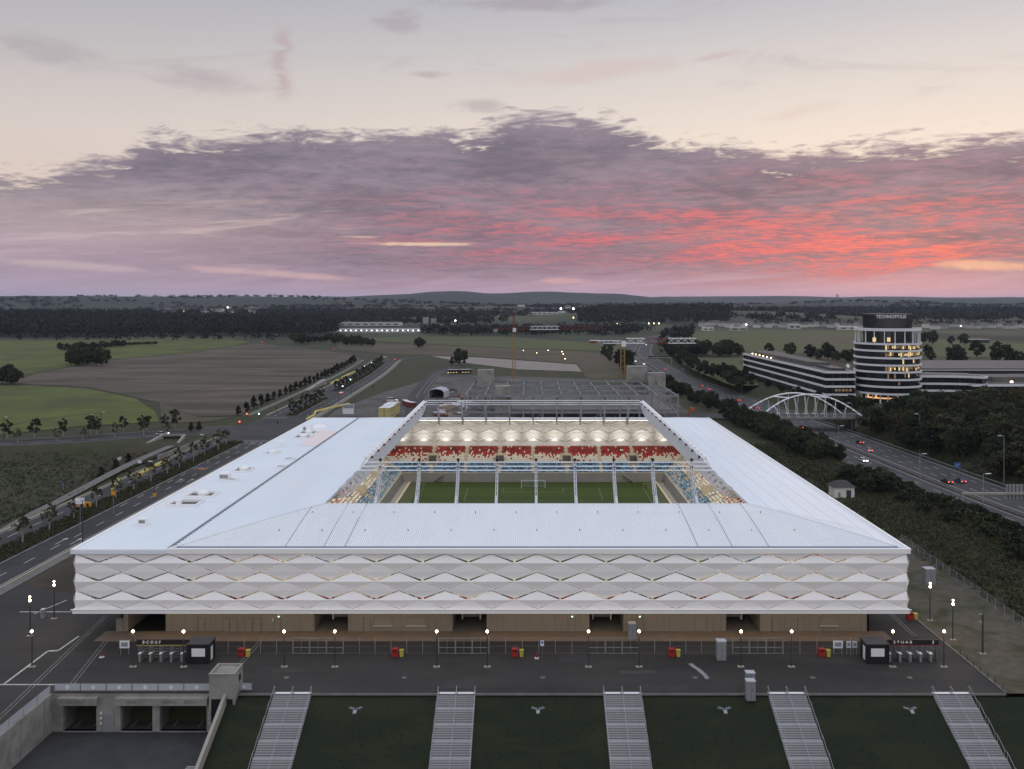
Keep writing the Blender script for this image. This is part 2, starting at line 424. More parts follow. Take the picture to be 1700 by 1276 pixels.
mat('far_lamp', (.9, .9, .9), None, emit=(.92, .90, 1), estr=12)
mat('far_lamp_warm', (.9, .9, .9), None, emit=(1, .72, .35), estr=9)
mat('red_light', (.5, .02, .02), None, emit=(1, .08, .04), estr=7)
mat('head_light', (.9, .9, .9), None, emit=(1, .96, .88), estr=12)
mat('green_light', (.1, .6, .3), None, emit=(.5, 1, .8), estr=6)
mat('glass_dark', (.016, .017, .021), (.010, .011, .014), .3, .12, spec=.6)
mat('glass_blue', (.05, .06, .075), None, .3, .12, spec=.6)
mat('window_lit', (.3, .25, .15), None, emit=(1, .72, .34), estr=.75)
mat('window_dim', (.1, .09, .06), None, emit=(1, .62, .25), estr=.16)
mat('office_white', (.60, .60, .63), None, 1, .5)
mat('office_dark', (.032, .032, .036), (.045, .045, .05), .3, .6)
mat('roof_dark', (.085, .08, .08), (.11, .105, .10), .2, .8)
mat('copper_glow', (.5, .3, .15), None, emit=(1, .48, .18), estr=1.0)
mat('bin_red', (0.288, 0.0192, 0.0176), None, 1, .45)
mat('bin_yellow', (0.39, 0.345, 0.0675), None, 1, .45)
mat('lettering', (.85, .85, .85), None, 1, .5)
mat('sign_white', (.62, .63, .66), None, 1, .5)
mat('sign_blue', (.07, .13, .36), None, 1, .5)
mat('sign_orange', (.62, .26, .03), None, 1, .5)
mat('barrier_yellow', (.66, .56, .17), None, 1, .6)
mat('container_yellow', (.46, .40, .17), (.42, .36, .15), .5, .6)
mat('container_red', (.14, .03, .03), (.11, .025, .025), .5, .6)
mat('crane_yellow', (.27, .17, .06), None, 1, .5)
mat('crane_red', (.16, .03, .025), None, 1, .5)
mat('machine_orange', (.46, .10, .03), None, 1, .5)
mat('banner', (0.391, 0.3995, 0.442), (0.357, 0.3655, 0.3995), .5, .7)
mat('brushed', (.32, .32, .33), None, 1, .35, metal=.5)
mat('bark', (.060, .048, .038), (.085, .07, .055), 3, .9)
mat('bark_pale', (.26, .245, .225), None, 3, .9)
mat('leaf_a', (0.0208, 0.0288, 0.0104), (0.0336, 0.0416, 0.0144), .5, .8, rand=.35)
mat('leaf_b', (0.032, 0.0368, 0.016), (0.0464, 0.048, 0.0208), .5, .8, rand=.35)
mat('leaf_dark', (0.0142, 0.0188, 0.009), (0.0232, 0.0277, 0.0128), .3, .85, rand=.35)
mat('leaf_olive', (.036, .040, .016), (.050, .050, .021), .5, .85, rand=.3)
mat('leaf_autumn', (0.048, 0.032, 0.0128), (0.0368, 0.0368, 0.0128), .5, .85, rand=.3)
mat('forest', (0.0092, 0.012, 0.0092), (0.016, 0.0196, 0.0128), .03, .95, detail=6)
mat('shrub', (0.0096, 0.0128, 0.0056), (0.0184, 0.0208, 0.0088), .4, .9)
mat('hut_white', (.62, .60, .56), None, 1, .8)
mat('house_wall', (.42, .40, .37), None, 1, .8, rand=.3)
mat('house_roof', (.075, .07, .07), None, 1, .8, rand=.4)
mat('wood_stack', (.22, .17, .12), (.30, .25, .19), .5, .9)
mat('steel_pile', (0.297, 0.297, 0.315), (0.216, 0.216, 0.234), .5, .6)
for nm, c in (('car_white', (.62, .62, .62)), ('car_silver', (.33, .34, .36)), ('car_black', (.016, .016, .018)), ('car_red', (.28, .02, .02)), ('car_blue', (.05, .07, .14)), ('car_grey', (.10, .10, .11))):
    mat(nm, c, None, 1, .28, spec=.6)
mat('frame_steel', (.22, .22, .235), (.165, .165, .18), .5, .6)
# ================================================================== GROUND, ROADS, FIELDS
XC, YC, MOD = 1.35, 216.0, 7.36
HX, HY = 8 * MOD, 10.5 * MOD
def catmull(pts, n=8):
    pts = [np.array(p, float) for p in pts]; out = []
    P = [2 * pts[0] - pts[1]] + pts + [2 * pts[-1] - pts[-2]]
    for i in range(1, len(P) - 2):
        for k in range(n):
            t = k / n
            out.append(0.5 * (2 * P[i] + (P[i + 1] - P[i - 1]) * t + (2 * P[i - 1] - 5 * P[i] + 4 * P[i + 1] - P[i + 2]) * t * t + (-P[i - 1] + 3 * P[i] - 3 * P[i + 1] + P[i + 2]) * t ** 3))
    out.append(pts[-1])
    return np.array(out)
MW_Z, MW_H = -6.0, 18.5
mw = catmull([(156, 60), (151, 120), (146, 180), (142, 218), (136, 275), (130.5, 378), (125.5, 450), (117.4, 552), (110.5, 650), (110, 720), (115, 889), (128, 1037), (172, 1291), (240, 1520), (330, 1750)], 8)
def polydist(x, y, line):
    """signed distance (+ right of travel direction) to a polyline"""
    best = np.full(x.shape, 1e9); sgn = np.zeros(x.shape)
    for a, b in zip(line[:-1], line[1:]):
        d = b - a; L2 = d @ d
        t = np.clip(((x - a[0]) * d[0] + (y - a[1]) * d[1]) / L2, 0, 1)
        qx, qy = x - a[0] - t * d[0], y - a[1] - t * d[1]
        ds = np.hypot(qx, qy); m = ds < best
        best = np.where(m, ds, best); sgn = np.where(m, np.sign(qx * d[1] - qy * d[0]), sgn)
    return best * sgn
_ph = nrng.rand(24) * 6.28
def waves(x, y, L):
    s = 0
    for k in range(8):
        a = 0.4 + k * 0.83; f = (1 + 0.45 * k) * 6.28 / L
        s = s + np.sin((x * math.cos(a * 2.4) + y * math.sin(a * 2.4)) * f + _ph[k]) / (1 + 0.6 * k)
    return s / 2.2
def sst(a, b, x):
    t = np.clip((x - a) / (b - a), 0, 1); return t * t * (3 - 2 * t)
def height(x, y):
    x = np.asarray(x, float); y = np.asarray(y, float)
    s = polydist(x, y, mw)
    far = sst(1750, 2600, y)
    h = far * (6 + 7 * waves(x, y, 1700)) + sst(2600, 5200, y) * (22 + 15 * waves(x + 900, y, 3100)) + sst(5000, 9500, y) * (34 + 24 * waves(x, y + 500, 5200)) + sst(9500, 15000, y) * 26
    def hill(cx, cy, rx, ry, a): return a * np.exp(-(((x - cx) / rx) ** 2) - ((y - cy) / ry) ** 2)
    h = h + hill(-2600, 4700, 1300, 600, 52) + hill(-1250, 5000, 500, 500, 34) + hill(-780, 7400, 620, 700, 62) + hill(350, 7800, 900, 700, 40) + hill(-300, 8200, 1500, 800, 30)
    h = h + hill(-1000, 1750, 620, 260, 17) + hill(500, 2350, 420, 330, 24) + hill(-200, 3300, 900, 400, 26) + hill(1500, 4200, 900, 500, 26)
    h = h + hill(-4200, 7200, 1300, 900, 34) + hill(1300, 8600, 700, 700, 30) + hill(2900, 9800, 1400, 900, 34) + hill(4600, 8200, 900, 800, 22) + hill(-1700, 9200, 700, 700, 30) + sst(4200, 6000, y) * 7 * waves(x * 1.3, y + 3000, 1300)
    cor = 1 - sst(MW_H + 1.0, MW_H + 13.0, np.abs(s))
    h = h * (1 - cor * sst(2600, 1800, y)) + cor * sst(2100, 1500, y) * (MW_Z - 0.15)
    h = h + sst(MW_H + 30, MW_H + 130, s) * sst(900, 500, y) * 4.0                      # wooded rise right of the motorway
    dep = sst(-126.5, -140, x) * sst(185, 215, y) * sst(326, 312, y) * sst(-420, -340, x)
    h = h - 4.0 * dep
    bowl = (np.abs(x - XC) < 51) & (np.abs(y - YC) < 70)
    h = np.minimum(h, 138.0)
    h = np.where(bowl, -9.0, h)
    h = np.where((y < 123) & (x > -96) & (x < 98), -16.0, h)
    return h
xs = np.unique(np.concatenate([np.arange(-440, 441, 5.0), np.linspace(440, 1500, 46), -np.linspace(440, 1500, 46), np.geomspace(1500, 26000, 26), -np.geomspace(1500, 26000, 26)]))
ys = np.unique(np.concatenate([np.linspace(-400, 60, 10), np.arange(60, 620, 5.0), np.linspace(620, 2000, 90), np.geomspace(2000, 24000, 90)]))
gx, gy = np.meshgrid(xs, ys); gz = height(gx, gy) - 0.05
vv = np.stack([gx.ravel(), gy.ravel(), gz.ravel()], 1)
nx = len(xs); ii, jj = np.meshgrid(np.arange(nx - 1), np.arange(len(ys) - 1)); i0 = (jj * nx + ii).ravel()
ff = np.stack([i0, i0 + 1, i0 + nx + 1, i0 + nx], 1)
cy_ = gy[:-1, :-1].ravel(); cx_ = gx[:-1, :-1].ravel()
mi_ = np.where(cy_ < 1150, 0, np.where(cy_ < 3600, 1, 2))
gme = np_mesh('ground', vv, ff, ['meadow', 'far_land', 'hill_wood'], mi_)
gme.polygons.foreach_set('use_smooth', [True] * len(gme.polygons))
struct(place('ground', gme))

def offs(line, o):
    d = np.gradient(line, axis=0); d /= np.linalg.norm(d, axis=1)[:, None]
    return line + np.stack([d[:, 1], -d[:, 0]], 1) * o
def ribbon(mb, line, a, b, z, mi=0, zf=None):
    l, r = offs(line, a), offs(line, b); n = len(line); vs = []
    for i in range(n):
        zz = z if zf is None else zf(line[i])
        vs += [(l[i][0], l[i][1], zz), (r[i][0], r[i][1], zz)]
    mb.add(vs, [(2 * i, 2 * i + 1, 2 * i + 3, 2 * i + 2) for i in range(n - 1)], mi); return mb
def resample(line, step):
    seg = np.linalg.norm(np.diff(line, axis=0), axis=1); s = np.concatenate([[0], np.cumsum(seg)])
    t = np.arange(0, s[-1], step); return np.stack([np.interp(t, s, line[:, 0]), np.interp(t, s, line[:, 1])], 1)
def dashes(mb, line, o, z, on, off, w, y0=-1e9, y1=1e9):
    ln = resample(offs(line, o), 1.0); i = 0
    while i + on < len(ln):
        if y0 < ln[i][1] < y1:
            a, b = ln[i], ln[i + int(on)]; mb.beam((a[0], a[1], z), (b[0], b[1], z), w, 0.006)
        i += int(on + off)
def solid(mb, line, o, z, w, y0=-1e9, y1=1e9):
    m = (line[:, 1] >= y0) & (line[:, 1] <= y1); ribbon(mb, line[m], o - w / 2, o + w / 2, z)
def flat(name, pts, z, m):
    o = MB().add([(p[0], p[1], z) for p in pts], [tuple(range(len(pts)))]).build(name, m); return struct(o)

# motorway -----------------------------------------------------------------
mwo = struct(ribbon(MB(), mw, -MW_H, MW_H, MW_Z).build('motorway', 'motorway_asphalt'))
lm = MB(); zl = MW_Z + .012
for o in (-17.2, -2.4, 2.4, 17.2): solid(lm, mw, o, zl, .26)
for o in (-13.4, -9.8, -6.1, 6.1, 9.8, 13.4): dashes(lm, mw, o, zl, 4, 8, .22, 90, 900)
lm.build('markings', 'paint', mwo)
mb = MB(); ribbon(mb, mw, -1.6, 1.6, MW_Z + .06); struct(mb.build('central_reservation', 'soil'))
def guard_rail(line, o, label, y0, y1, z=MW_Z):
    ln = resample(offs(line, o), 6.0); ln = ln[(ln[:, 1] > y0) & (ln[:, 1] < y1)]
    t = thing('guard_rail', label, 'guard rail', (ln[0][0], ln[0][1], z))
    a = MB(); p = MB(); ox, oy = ln[0]
    for i in range(len(ln) - 1):
        a.beam((ln[i][0] - ox, ln[i][1] - oy, .62), (ln[i + 1][0] - ox, ln[i + 1][1] - oy, .62), .08, .32)
        p.box((ln[i][0] - ox, ln[i][1] - oy, .3), (.1, .1, .6))
    a.build('rail', 'grey_steel', t); stuff(p.build('posts', 'grey_steel', t))
guard_rail(mw, -1.1, 'long steel guard rail between the two motorway carriageways', 90, 1000)
guard_rail(mw, 19.3, 'steel guard rail along the wooded side of the motorway', 90, 900)
guard_rail(mw, -19.3, 'steel guard rail between motorway and the scrub bank below the stadium', 90, 420)

# boulevard ------------------------------------------------------------------
bv = catmull([(-112, 40), (-112, 150), (-112, 250), (-112, 330), (-112, 400), (-115, 520), (-120, 650), (-131, 800)], 8)
bvo = struct(ribbon(MB(), bv, -12.3, 11.7, .012).build('boulevard', 'asphalt'))
lm = MB(); zb = .024
for o in (-11.6, 11.0): solid(lm, bv, o, zb, .18, 40, 338); solid(lm, bv, o, zb, .18, 408, 800)
dashes(lm, bv, 7.4, zb, 4, 6, .2, 40, 335); dashes(lm, bv, 3.9, zb, 4, 6, .2, 222, 335); dashes(lm, bv, -8.0, zb, 4, 6, .2, 40, 335)
dashes(lm, bv, 7.4, zb, 4, 6, .24, 405, 790); dashes(lm, bv, -8.0, zb, 4, 6, .24, 405, 790)
lm.box((-106, 337, zb), (11, .5, .006)); lm.box((-118, 404, zb), (11, .5, .006))
for yy in (196, 330, 262):
    for xx in (-105.8, -102.4):
        lm.box((xx, yy, zb), (.22, 4, .006)); lm.add([(xx - .6, yy + 2, zb), (xx + .6, yy + 2, zb), (xx, yy + 3.6, zb)], [(0, 1, 2)])
lm.build('markings', 'paint', bvo)
lr = catmull([(-129, 785), (-142, 845), (-172, 885), (-215, 938), (-382, 1154), (-560, 1380)], 8)
lro = struct(ribbon(MB(), lr, -5, 5, .02).build('road', 'asphalt'))
rr_ = catmull([(-124, 785), (-112, 830), (-88, 858), (-40, 868)], 6)
struct(ribbon(MB(), rr_, -5, 5, .028).build('road', 'asphalt'))
xr = catmull([(-520, 318), (-330, 324), (-208, 332), (-157, 352), (-124, 370), (-112, 372)], 8)
xro = struct(ribbon(MB(), xr, -10.5, 8.5, .018).build('cross_road', 'asphalt'))
lm = MB(); zc = .03
solid(lm, xr[:-8], 7.8, zc, .18); dashes(lm, xr[:-10], 3.6, zc, 4, 6, .2); solid(lm, xr[:-8], -9.8, zc, .18); lm.build('markings', 'paint', xro)
xm = ribbon(MB(), xr[:-12], -4.6, -3.2, .13); struct(xm.build('median', 'meadow'))
# planted medians of the boulevard
for nm, (y0, y1) in (('median', (40, 336)), ('median', (408, 486)), ('median', (520, 770))):
    ln = bv[(bv[:, 1] > y0) & (bv[:, 1] < y1)]
    hw = -4.1 if y0 < 300 else -3.4
    m = MB(); ribbon(m, ln, hw, 2.6 if y0 < 300 else 2.4, .16); mo = struct(m.build(nm, 'shrub'))
    k = MB()
    for o in (hw - .12, 2.72 if y0 < 300 else 2.52):
        l2 = offs(ln, o)
        for a, b in zip(l2[:-1], l2[1:]): k.beam((a[0], a[1], .1), (b[0], b[1], .1), .25, .18)
    k.build('kerb', 'concrete', mo)
k = MB()
for o in (11.9, -12.5):
    l2 = offs(bv, o)
    for a, b in zip(l2[:-1], l2[1:]):
        if not (340 < a[1] < 405 and o < 0): k.beam((a[0], a[1], .07), (b[0], b[1], .07), .3, .16)
struct(k.build('kerb', 'yellow_kerb'))
struct(ribbon(MB(), bv, 12.1, 14.6, .10).build('pavement', 'concrete_dark'))
struct(ribbon(MB(), bv[bv[:, 1] > 400], -22.6, -19.4, .05).build('footpath', 'concrete_dark'))
fp = catmull([(-124, 205), (-126.5, 222), (-128, 240), (-133, 290), (-134, 326)], 6)
struct(ribbon(MB(), fp, -1.6, 1.6, .06).build('footpath', 'concrete_dark'))
# stadium surroundings
plz = MB()
for x0, x1, y0, y1 in ((-97.6, 66, 120.4, 158), (-97.6, -67.6, 60, 120.4), (-97.6, -73, 158, 166)):
    plz.add([(x0, y0, 0.0), (x1, y0, 0.0), (x1, y1, 0.0), (x0, y1, 0.0)], [(0, 1, 2, 3)])
plz.add([(-42, 120.4, 0), (66, 120.4, 0), (66, 120.4, -.5), (-42, 120.4, -.5)], [(0, 3, 2, 1)])
plz = struct(plz.build('plaza', 'plaza_asphalt'))
k = MB(); k.box((12, 120.25, -.06), (108, .3, .2)); k.box((66.15, 139, .02), (.3, 37, .16)); k.build('kerb', 'concrete_dark', plz)
flat('soil_strip', [(-97.5, 166), (-73, 158), (-73, 310), (-97.5, 320)], .004, 'soil')
flat('gravel_strip', [(66.3, 120.4), (98, 120.4), (98, 126), (84, 126), (88, 300), (62, 300), (66.3, 150)], .012, 'gravel')
flat('access_road', [(20, 402), (104, 402), (104, 415), (20, 418)], .45, 'asphalt')
struct(MB().prism([(-30, 398), (103.6, 398), (103.6, 419), (-30, 421)], -.6, .42).build('road_embankment', 'meadow'))
flat('building_site', [(-84, 300), (-96, 430), (-86, 520), (-62, 640), (64, 600), (80, 500), (78, 425), (60, 300)], .03, 'site_ground')
st = catmull([(-42, 300), (-50, 380), (-56.5, 434), (-63, 487), (-67, 560), (-68.8, 650), (-58, 720), (-20, 760)], 6)
struct(ribbon(MB(), st, -5, 4.5, .06).build('site_road', 'asphalt'))
lm = MB(); solid(lm, st, 0, .08, .3, 480, 700); solid(lm, st, 3, .08, .3, 500, 700); lm.build('markings', 'paint_worn', bpy.data.objects['site_road'])

# fields ---------------------------------------------------------------------
def field(m, pxs, z): return flat('field', [gp(*p) for p in pxs], z, m)
field('field_green', [(-80, 549), (120, 549), (300, 556), (415, 567), (390, 573), (300, 587), (215, 593), (140, 604), (40, 622), (-80, 627)], .10)
field('field_brown', [(390, 574), (430, 571), (585, 588), (601, 597), (560, 617), (440, 668), (395, 690), (330, 692), (262, 668), (150, 643), (20, 636), (60, 620), (140, 605), (215, 594), (300, 588)], .12)
field('field_green', [(-80, 640), (60, 640), (150, 646), (225, 662), (258, 684), (264, 700), (130, 708), (0, 722), (-80, 728)], .14)
field('field_stubble', [(265, 668), (330, 693), (390, 692), (350, 700), (290, 702), (268, 700)], .16)
field('field_green_dim', [(590, 553), (760, 553), (1034, 572), (1034, 584), (820, 576), (700, 570), (575, 563)], .10)
field('field_stubble', [(560, 568), (700, 572), (820, 577), (1036, 586), (1040, 642), (985, 642), (968, 619), (959, 604), (790, 591), (660, 588), (560, 580)], .12)
field('field_pale', [(715, 591), (790, 593), (957, 605), (966, 617), (860, 613), (770, 602)], .16)
field('field_green_dim', [(1150, 549), (1250, 546), (1430, 548), (1440, 584), (1300, 586), (1190, 582), (1108, 570)], .10)
field('field_stubble', [(1300, 560), (1420, 558), (1430, 573), (1340, 570)], .14)
field('field_green_dim', [(1120, 594), (1236, 594), (1260, 640), (1215, 640), (1150, 614)], .12)
field('field_green_dim', [(1530, 562), (1640, 566), (1760, 575), (1760, 606), (1640, 612), (1540, 606)], .12)
field('field_green_dim', [(-80, 530), (10, 545), (10, 549), (-80, 549)], .12)

fb = [o for o in COL.objects if o.name.startswith('field') and o.data.materials[0].name == 'field_brown'][0]
for px_ in ([(180, 602), (320, 597), (440, 588), (560, 589)], [(60, 626), (230, 618), (360, 613), (470, 612), (545, 617)], [(270, 660), (340, 645), (430, 640), (500, 640)], [(290, 628), (420, 628), (520, 622)], [(330, 606), (420, 603), (520, 604)], [(150, 634), (280, 634), (380, 630)]):
    l_ = catmull([gp(*p) for p in px_], 8); w_ = .5 + .9 * rng.random()
    ribbon(MB(), l_, -w_, w_, .15).build('track', 'soil', fb)
fg = [o for o in COL.objects if o.name.startswith('field') and o.data.materials[0].name == 'field_green']
ribbon(MB(), catmull([gp(*p) for p in ((10, 600), (50, 586), (80, 577))], 8), -1.0, 1.0, .13).build('track', 'meadow', fg[0])
ribbon(MB(), catmull([gp(*p) for p in ((-20, 712), (120, 690), (250, 684))], 8), -1.2, 1.2, .17).build('track', 'meadow', fg[1])
# ================================================================== STADIUM
stadium = thing('stadium', 'large white football stadium with folded diamond panels and floodlit bowl', 'stadium', (XC, YC, 0))
ZR, SB, RISE = 14.75, 20.1, 2.6
def zroof(u): return ZR + RISE * (1 - (1 - min(max(u, 0), SB) / SB) ** 1.3)
WX = -HX - 2 * MOD                                    # outer edge of the side wing
SIDES = {'front': 0, 'right': 1, 'rear': 2, 'left': 3}
def side_xy(side, t, u):
    """t runs along the side, u is the setback from the outer edge"""
    if side == 'front': return (t, -HY + u)
    if side == 'rear': return (-t, HY - u)
    if side == 'right': return (HX - u, t)
    return (-HX + u, -t)
def side_half(side): return HX if side in ('front', 'rear') else HY
US = [-.3, 0, .9, 2.5, 4.5, 7, 10, 13, 16.5, SB]
def roof_side(side, m):
    H = side_half(side); mb = MB(); vs = []; n = len(US)
    for k, dz in ((0, 0.0), (1, -.5)):
        for u in US:
            for sg in (-1, 1):
                x, y = side_xy(side, sg * (H - u), u); vs.append((x, y, zroof(u) + dz))
    fs = []
    for i in range(n - 1):
        a = 2 * i; fs.append((a, a + 1, a + 3, a + 2)); b = 2 * n + a; fs.append((b + 2, b + 3, b + 1, b))
    e = 2 * (n - 1); fs.append((e, e + 1, 2 * n + e + 1, 2 * n + e)); fs.append((1, 0, 2 * n, 2 * n + 1))
    mb.add(vs, fs); return mb.build('roof', m, stadium)
rf_front = roof_side('front', 'roof_sheet'); rf_right = roof_side('right', 'roof_membrane'); rf_rear = roof_side('rear', 'roof_sheet'); rf_left = roof_side('left', 'roof_membrane')
# standing ribs of the metal sheets at both ends
for side, par in (('front', rf_front), ('rear', rf_rear)):
    mb = MB(); x = -HX + 1.0
    while x < HX - 1.0:
        um = min(SB, HX - abs(x) - .25); u0 = .75
        if um > u0 + .2:
            cuts = [u0] + [u for u in (3, 6, 10, 14.5) if u0 < u < um] + [um]
            for a, b in zip(cuts[:-1], cuts[1:]):
                p, q_ = side_xy(side, x, a), side_xy(side, x, b)
                mb.beam((p[0], p[1], zroof(a) + .05), (q_[0], q_[1], zroof(b) + .05), .10, .12)
        x += .345
    stuff(mb.build('roof_rib', 'roof_rib', par))
    if side == 'front': MB().box((0, -HY + .62, zroof(.6) + .09), (2 * HX - 2.2, .1, .14)).build('gutter_line', 'gutter', par)
    mb = MB()
    for sg in (-1, 1):                                   # hip flashings
        pts = [side_xy(side, sg * (HX - u), u) + (zroof(u) + .07,) for u in US[1:]]
        for a, b in zip(pts[:-1], pts[1:]): mb.beam(a, b, .55, .14)
        mb.build('hip_flashing', 'roof_sheet', par); mb = MB()
for k in range(-7, 8):                                   # small safety anchors on the near sheet roof
    for u in (7.0, 15.0):
        x = k * 7.2 + (3.6 if u > 8 else 0)
        if abs(x) < HX - u - 2: MB().box((0, 0, .12), (.16, .16, .28)).build('roof_anchor', 'grey_steel', rf_front, (x, -HY + u, zroof(u)))
for x in (-40.5, -34.2, -30.9, 25.8, 31.3, 37.2):        # lapped joints between sheets
    um = min(SB, HX - abs(x) - .4); mb = MB()
    for a, b in ((.75, 5), (5, 11), (11, um)):
        if b > a: mb.beam((x, -HY + a, zroof(a) + .09), (x, -HY + b, zroof(b) + .07), .12, .12)
    mb.build('sheet_joint', 'seam_grey', rf_front)
mb = MB()                                                # seams and lifelines of the membrane roofs
for k in range(5): mb.box((HX - 3.2 - k * 3.4, 0, zroof(3.2 + k * 3.4) + .02), (.07, 2 * (HY - 5 - k * 3.4), .05))
mb.build('seam', 'roof_membrane', rf_right)
mb = MB()
for k in range(4): mb.beam((HX - 17.5 + k * .5, -HY + 18.5 - k * .9, zroof(17) + .1), (HX - 4 + k * .6, -HY + 10.5 - k * .8, zroof(4) + .1), .05, .04)
mb.build('cable', 'white_steel', rf_right)
mb = MB(); mb.box((HX + .35, 0, ZR + .1), (.35, 2 * HY + 1.2, .3)); mb.box((HX - .65, 0, ZR + .12), (.1, 2 * HY - 2, .16)); mb.build('parapet', 'fascia', rf_right)
# wing roof with its light wells
wing = MB().box(((WX - HX) / 2 - .3, 0, ZR - .3), (2 * MOD + .6, 2 * HY + 1.2, .6)).build('roof', 'roof_membrane', stadium)
mb = MB(); mb.box((WX - .45, 0, ZR + .08), (.3, 2 * HY + 1.2, .24)); mb.build('parapet', 'fascia', wing)
mb = MB(); mb.box((-HX - .1, 0, ZR + .11), (.16, 2 * HY, .22))
for i in range(120): mb.box((-HX + .25, -HY + 1 + i * 1.28, ZR + .14), (.45, .12, .1))
mb.build('upstand', 'grey_steel', wing)
def rl(px, py, z=ZR):                                    # roof level point -> stadium coordinates
    x, y = gp(px, py, z); return x - XC, y - YC
def well(px, py, sx, sy, dome=True):
    x, y = rl(px, py); w = sub('light_well', wing, (x, y, ZR + .01))
    mb = MB()
    for c, d in (((0, -sy / 2, .2), (sx + .5, .25, .4)), ((0, sy / 2, .2), (sx + .5, .25, .4)), ((-sx / 2, 0, .2), (.25, sy, .4)), ((sx / 2, 0, .2), (.25, sy, .4))): mb.box(c, d)
    mb.build('kerb', 'fascia', w)
    MB().box((0, 0, .03), (sx - .2, sy - .2, .06)).build('dark_inset', 'concrete_dark', w)  # dark surface stands in for the shaded depth of the open well
    if dome:
        mb = MB()
        for i in range(5):
            a0, a1 = i / 5 * 1.57, (i + 1) / 5 * 1.57
            mb.tube((0, 0, .1 + .9 * math.sin(a0)), (0, 0, .1 + .9 * math.sin(a1)), 1.1 * math.cos(a0) + .05, 1.1 * math.cos(a1) + .05, 12)
        mb.build('fan_dome', 'fascia', w, (0, sy * .12, 0))
well(336, 822, 5.2, 4.2); well(309, 836, 5.4, 4.4, False); well(404, 781, 3.6, 4.2); well(452, 753, 3.0, 3.6); well(480, 763, 2.0, 2.2, False); well(467, 776, 2.0, 2.2, False)
well(383, 798, 2.4, 1.8, False); well(512, 719, 4.6, 4.6); well(503, 726, 4.4, 4.6)
def roof_box(px, py, s, h, dark=False):
    x, y = rl(px, py); b = sub('roof_vent', wing, (x, y, ZR))
    MB().box((0, 0, h / 2), (s, s, h)).build('housing', 'fascia', b)
    if dark:
        mb = MB()
        for k in range(3): mb.box((0, -s / 2 - .02, h * .45 + k * h * .16), (s * .9, .06, h * .1))
        mb.build('louvre', 'concrete_dark', b)
    MB().box((0, 0, h + .06), (s * 1.15, s * 1.15, .12)).build('cap', 'fascia', b)
roof_box(238, 871, 1.25, 1.15, True); roof_box(374, 797, 2.0, 1.6, True); roof_box(297, 840, .9, 1.1); roof_box(466, 741, 1.4, 1.2); roof_box(506, 717, .9, 1.8, True); roof_box(518, 716, .45, 2.0)
mb = MB(); x, y = rl(530, 709)
for i in range(5):
    a0, a1 = i / 5 * 1.57, (i + 1) / 5 * 1.57
    mb.tube((0, 0, .9 * math.sin(a0)), (0, 0, .9 * math.sin(a1)), 2.4 * math.cos(a0) + .05, 2.4 * math.cos(a1) + .05, 14)
mb.build('roof_dome', 'fascia', wing, (x, y, ZR))
pk = [rl(*p) for p in ((494, 739), (522, 741), (562, 716), (534, 714))]
MB().add([(p[0], p[1], ZR + .03) for p in pk], [(0, 1, 2, 3)]).build('roof_patch', 'roof_pink', wing)
mb = MB()
for py, w in ((819, 9), (833, 10), (843, 8), (871, 7), (707, 5), (735, 6)):
    x, y = rl(330, py); mb.box((WX + w / 2 + .4, y, ZR + .08), (w, .22, .16))
stuff(mb.build('duct', 'fascia', wing))
# fascias
def fascia(z0, z1, out, name, x0=WX, x1=HX):
    mb = MB(); cx, w = (x0 + x1) / 2, x1 - x0
    mb.box((cx, -HY - out + .2, (z0 + z1) / 2), (w + 2 * out, .4, z1 - z0)); mb.box((cx, HY + out - .2, (z0 + z1) / 2), (w + 2 * out, .4, z1 - z0))
    mb.box((x1 + out - .2, 0, (z0 + z1) / 2), (.4, 2 * HY + 2 * out - .8, z1 - z0)); mb.box((x0 - out + .2, 0, (z0 + z1) / 2), (.4, 2 * HY + 2 * out - .8, z1 - z0))
    return mb.build(name, 'fascia', stadium)
fascia(14.16, ZR + .16, .50, 'fascia'); fascia(4.6, 5.24, .42, 'fascia')
MB().box(((WX + HX) / 2, -HY - .50, 5.27), (HX - WX + 1.2, .3, .07)).build('ledge', 'fascia', stadium)
# folded diamond panels
HP, HM, PA, PC, BT, BC, BB = 1.47, MOD / 2, .04, .46, .38, .26, .0
def fold(vs, fs):
    th = .07; n = len(vs)
    V = [(x * .984, -p, z) for x, p, z in vs] + [(x * .984, -p + th, z) for x, p, z in vs]
    F = list(fs) + [tuple(n + i for i in reversed(f)) for f in fs]
    ed = {}
    for f in fs:
        for a, b in zip(f, f[1:] + f[:1]): ed[(a, b)] = 1
    for (a, b) in ed:
        if (b, a) not in ed: F.append((b, a, n + a, n + b))
    return MB().add(V, F)
AU, AD, BUP, BD = HP * .90, -HP * .985, HP * .985, -HP * .89
PAN = {'A': fold([(-HM, PC, 0), (HM, PC, 0), (0, PA, AU), (0, PA, AD)], [(0, 1, 2), (1, 0, 3)]),
       'AL': fold([(-HM, PC, 0), (0, PC, 0), (0, PA, AU), (0, PA, AD)], [(0, 1, 2), (1, 0, 3)]),
       'AR': fold([(0, PC, 0), (HM, PC, 0), (0, PA, AU), (0, PA, AD)], [(0, 1, 2), (1, 0, 3)]),
       'B': fold([(-HM, BC, 0), (HM, BC, 0), (0, BT, BUP), (0, BB, BD)], [(0, 1, 2), (1, 0, 3)]),
       'BL': fold([(-HM, BC, 0), (HM, BC, 0), (0, BB, BD)], [(1, 0, 2)]),
       'BU': fold([(-HM, BC, 0), (HM, BC, 0), (0, BT, BUP)], [(0, 1, 2)])}
PME = {}
for k, m in PAN.items():
    PME[k] = m.mesh('panel'); PME[k].materials.append(MATS['panel'])
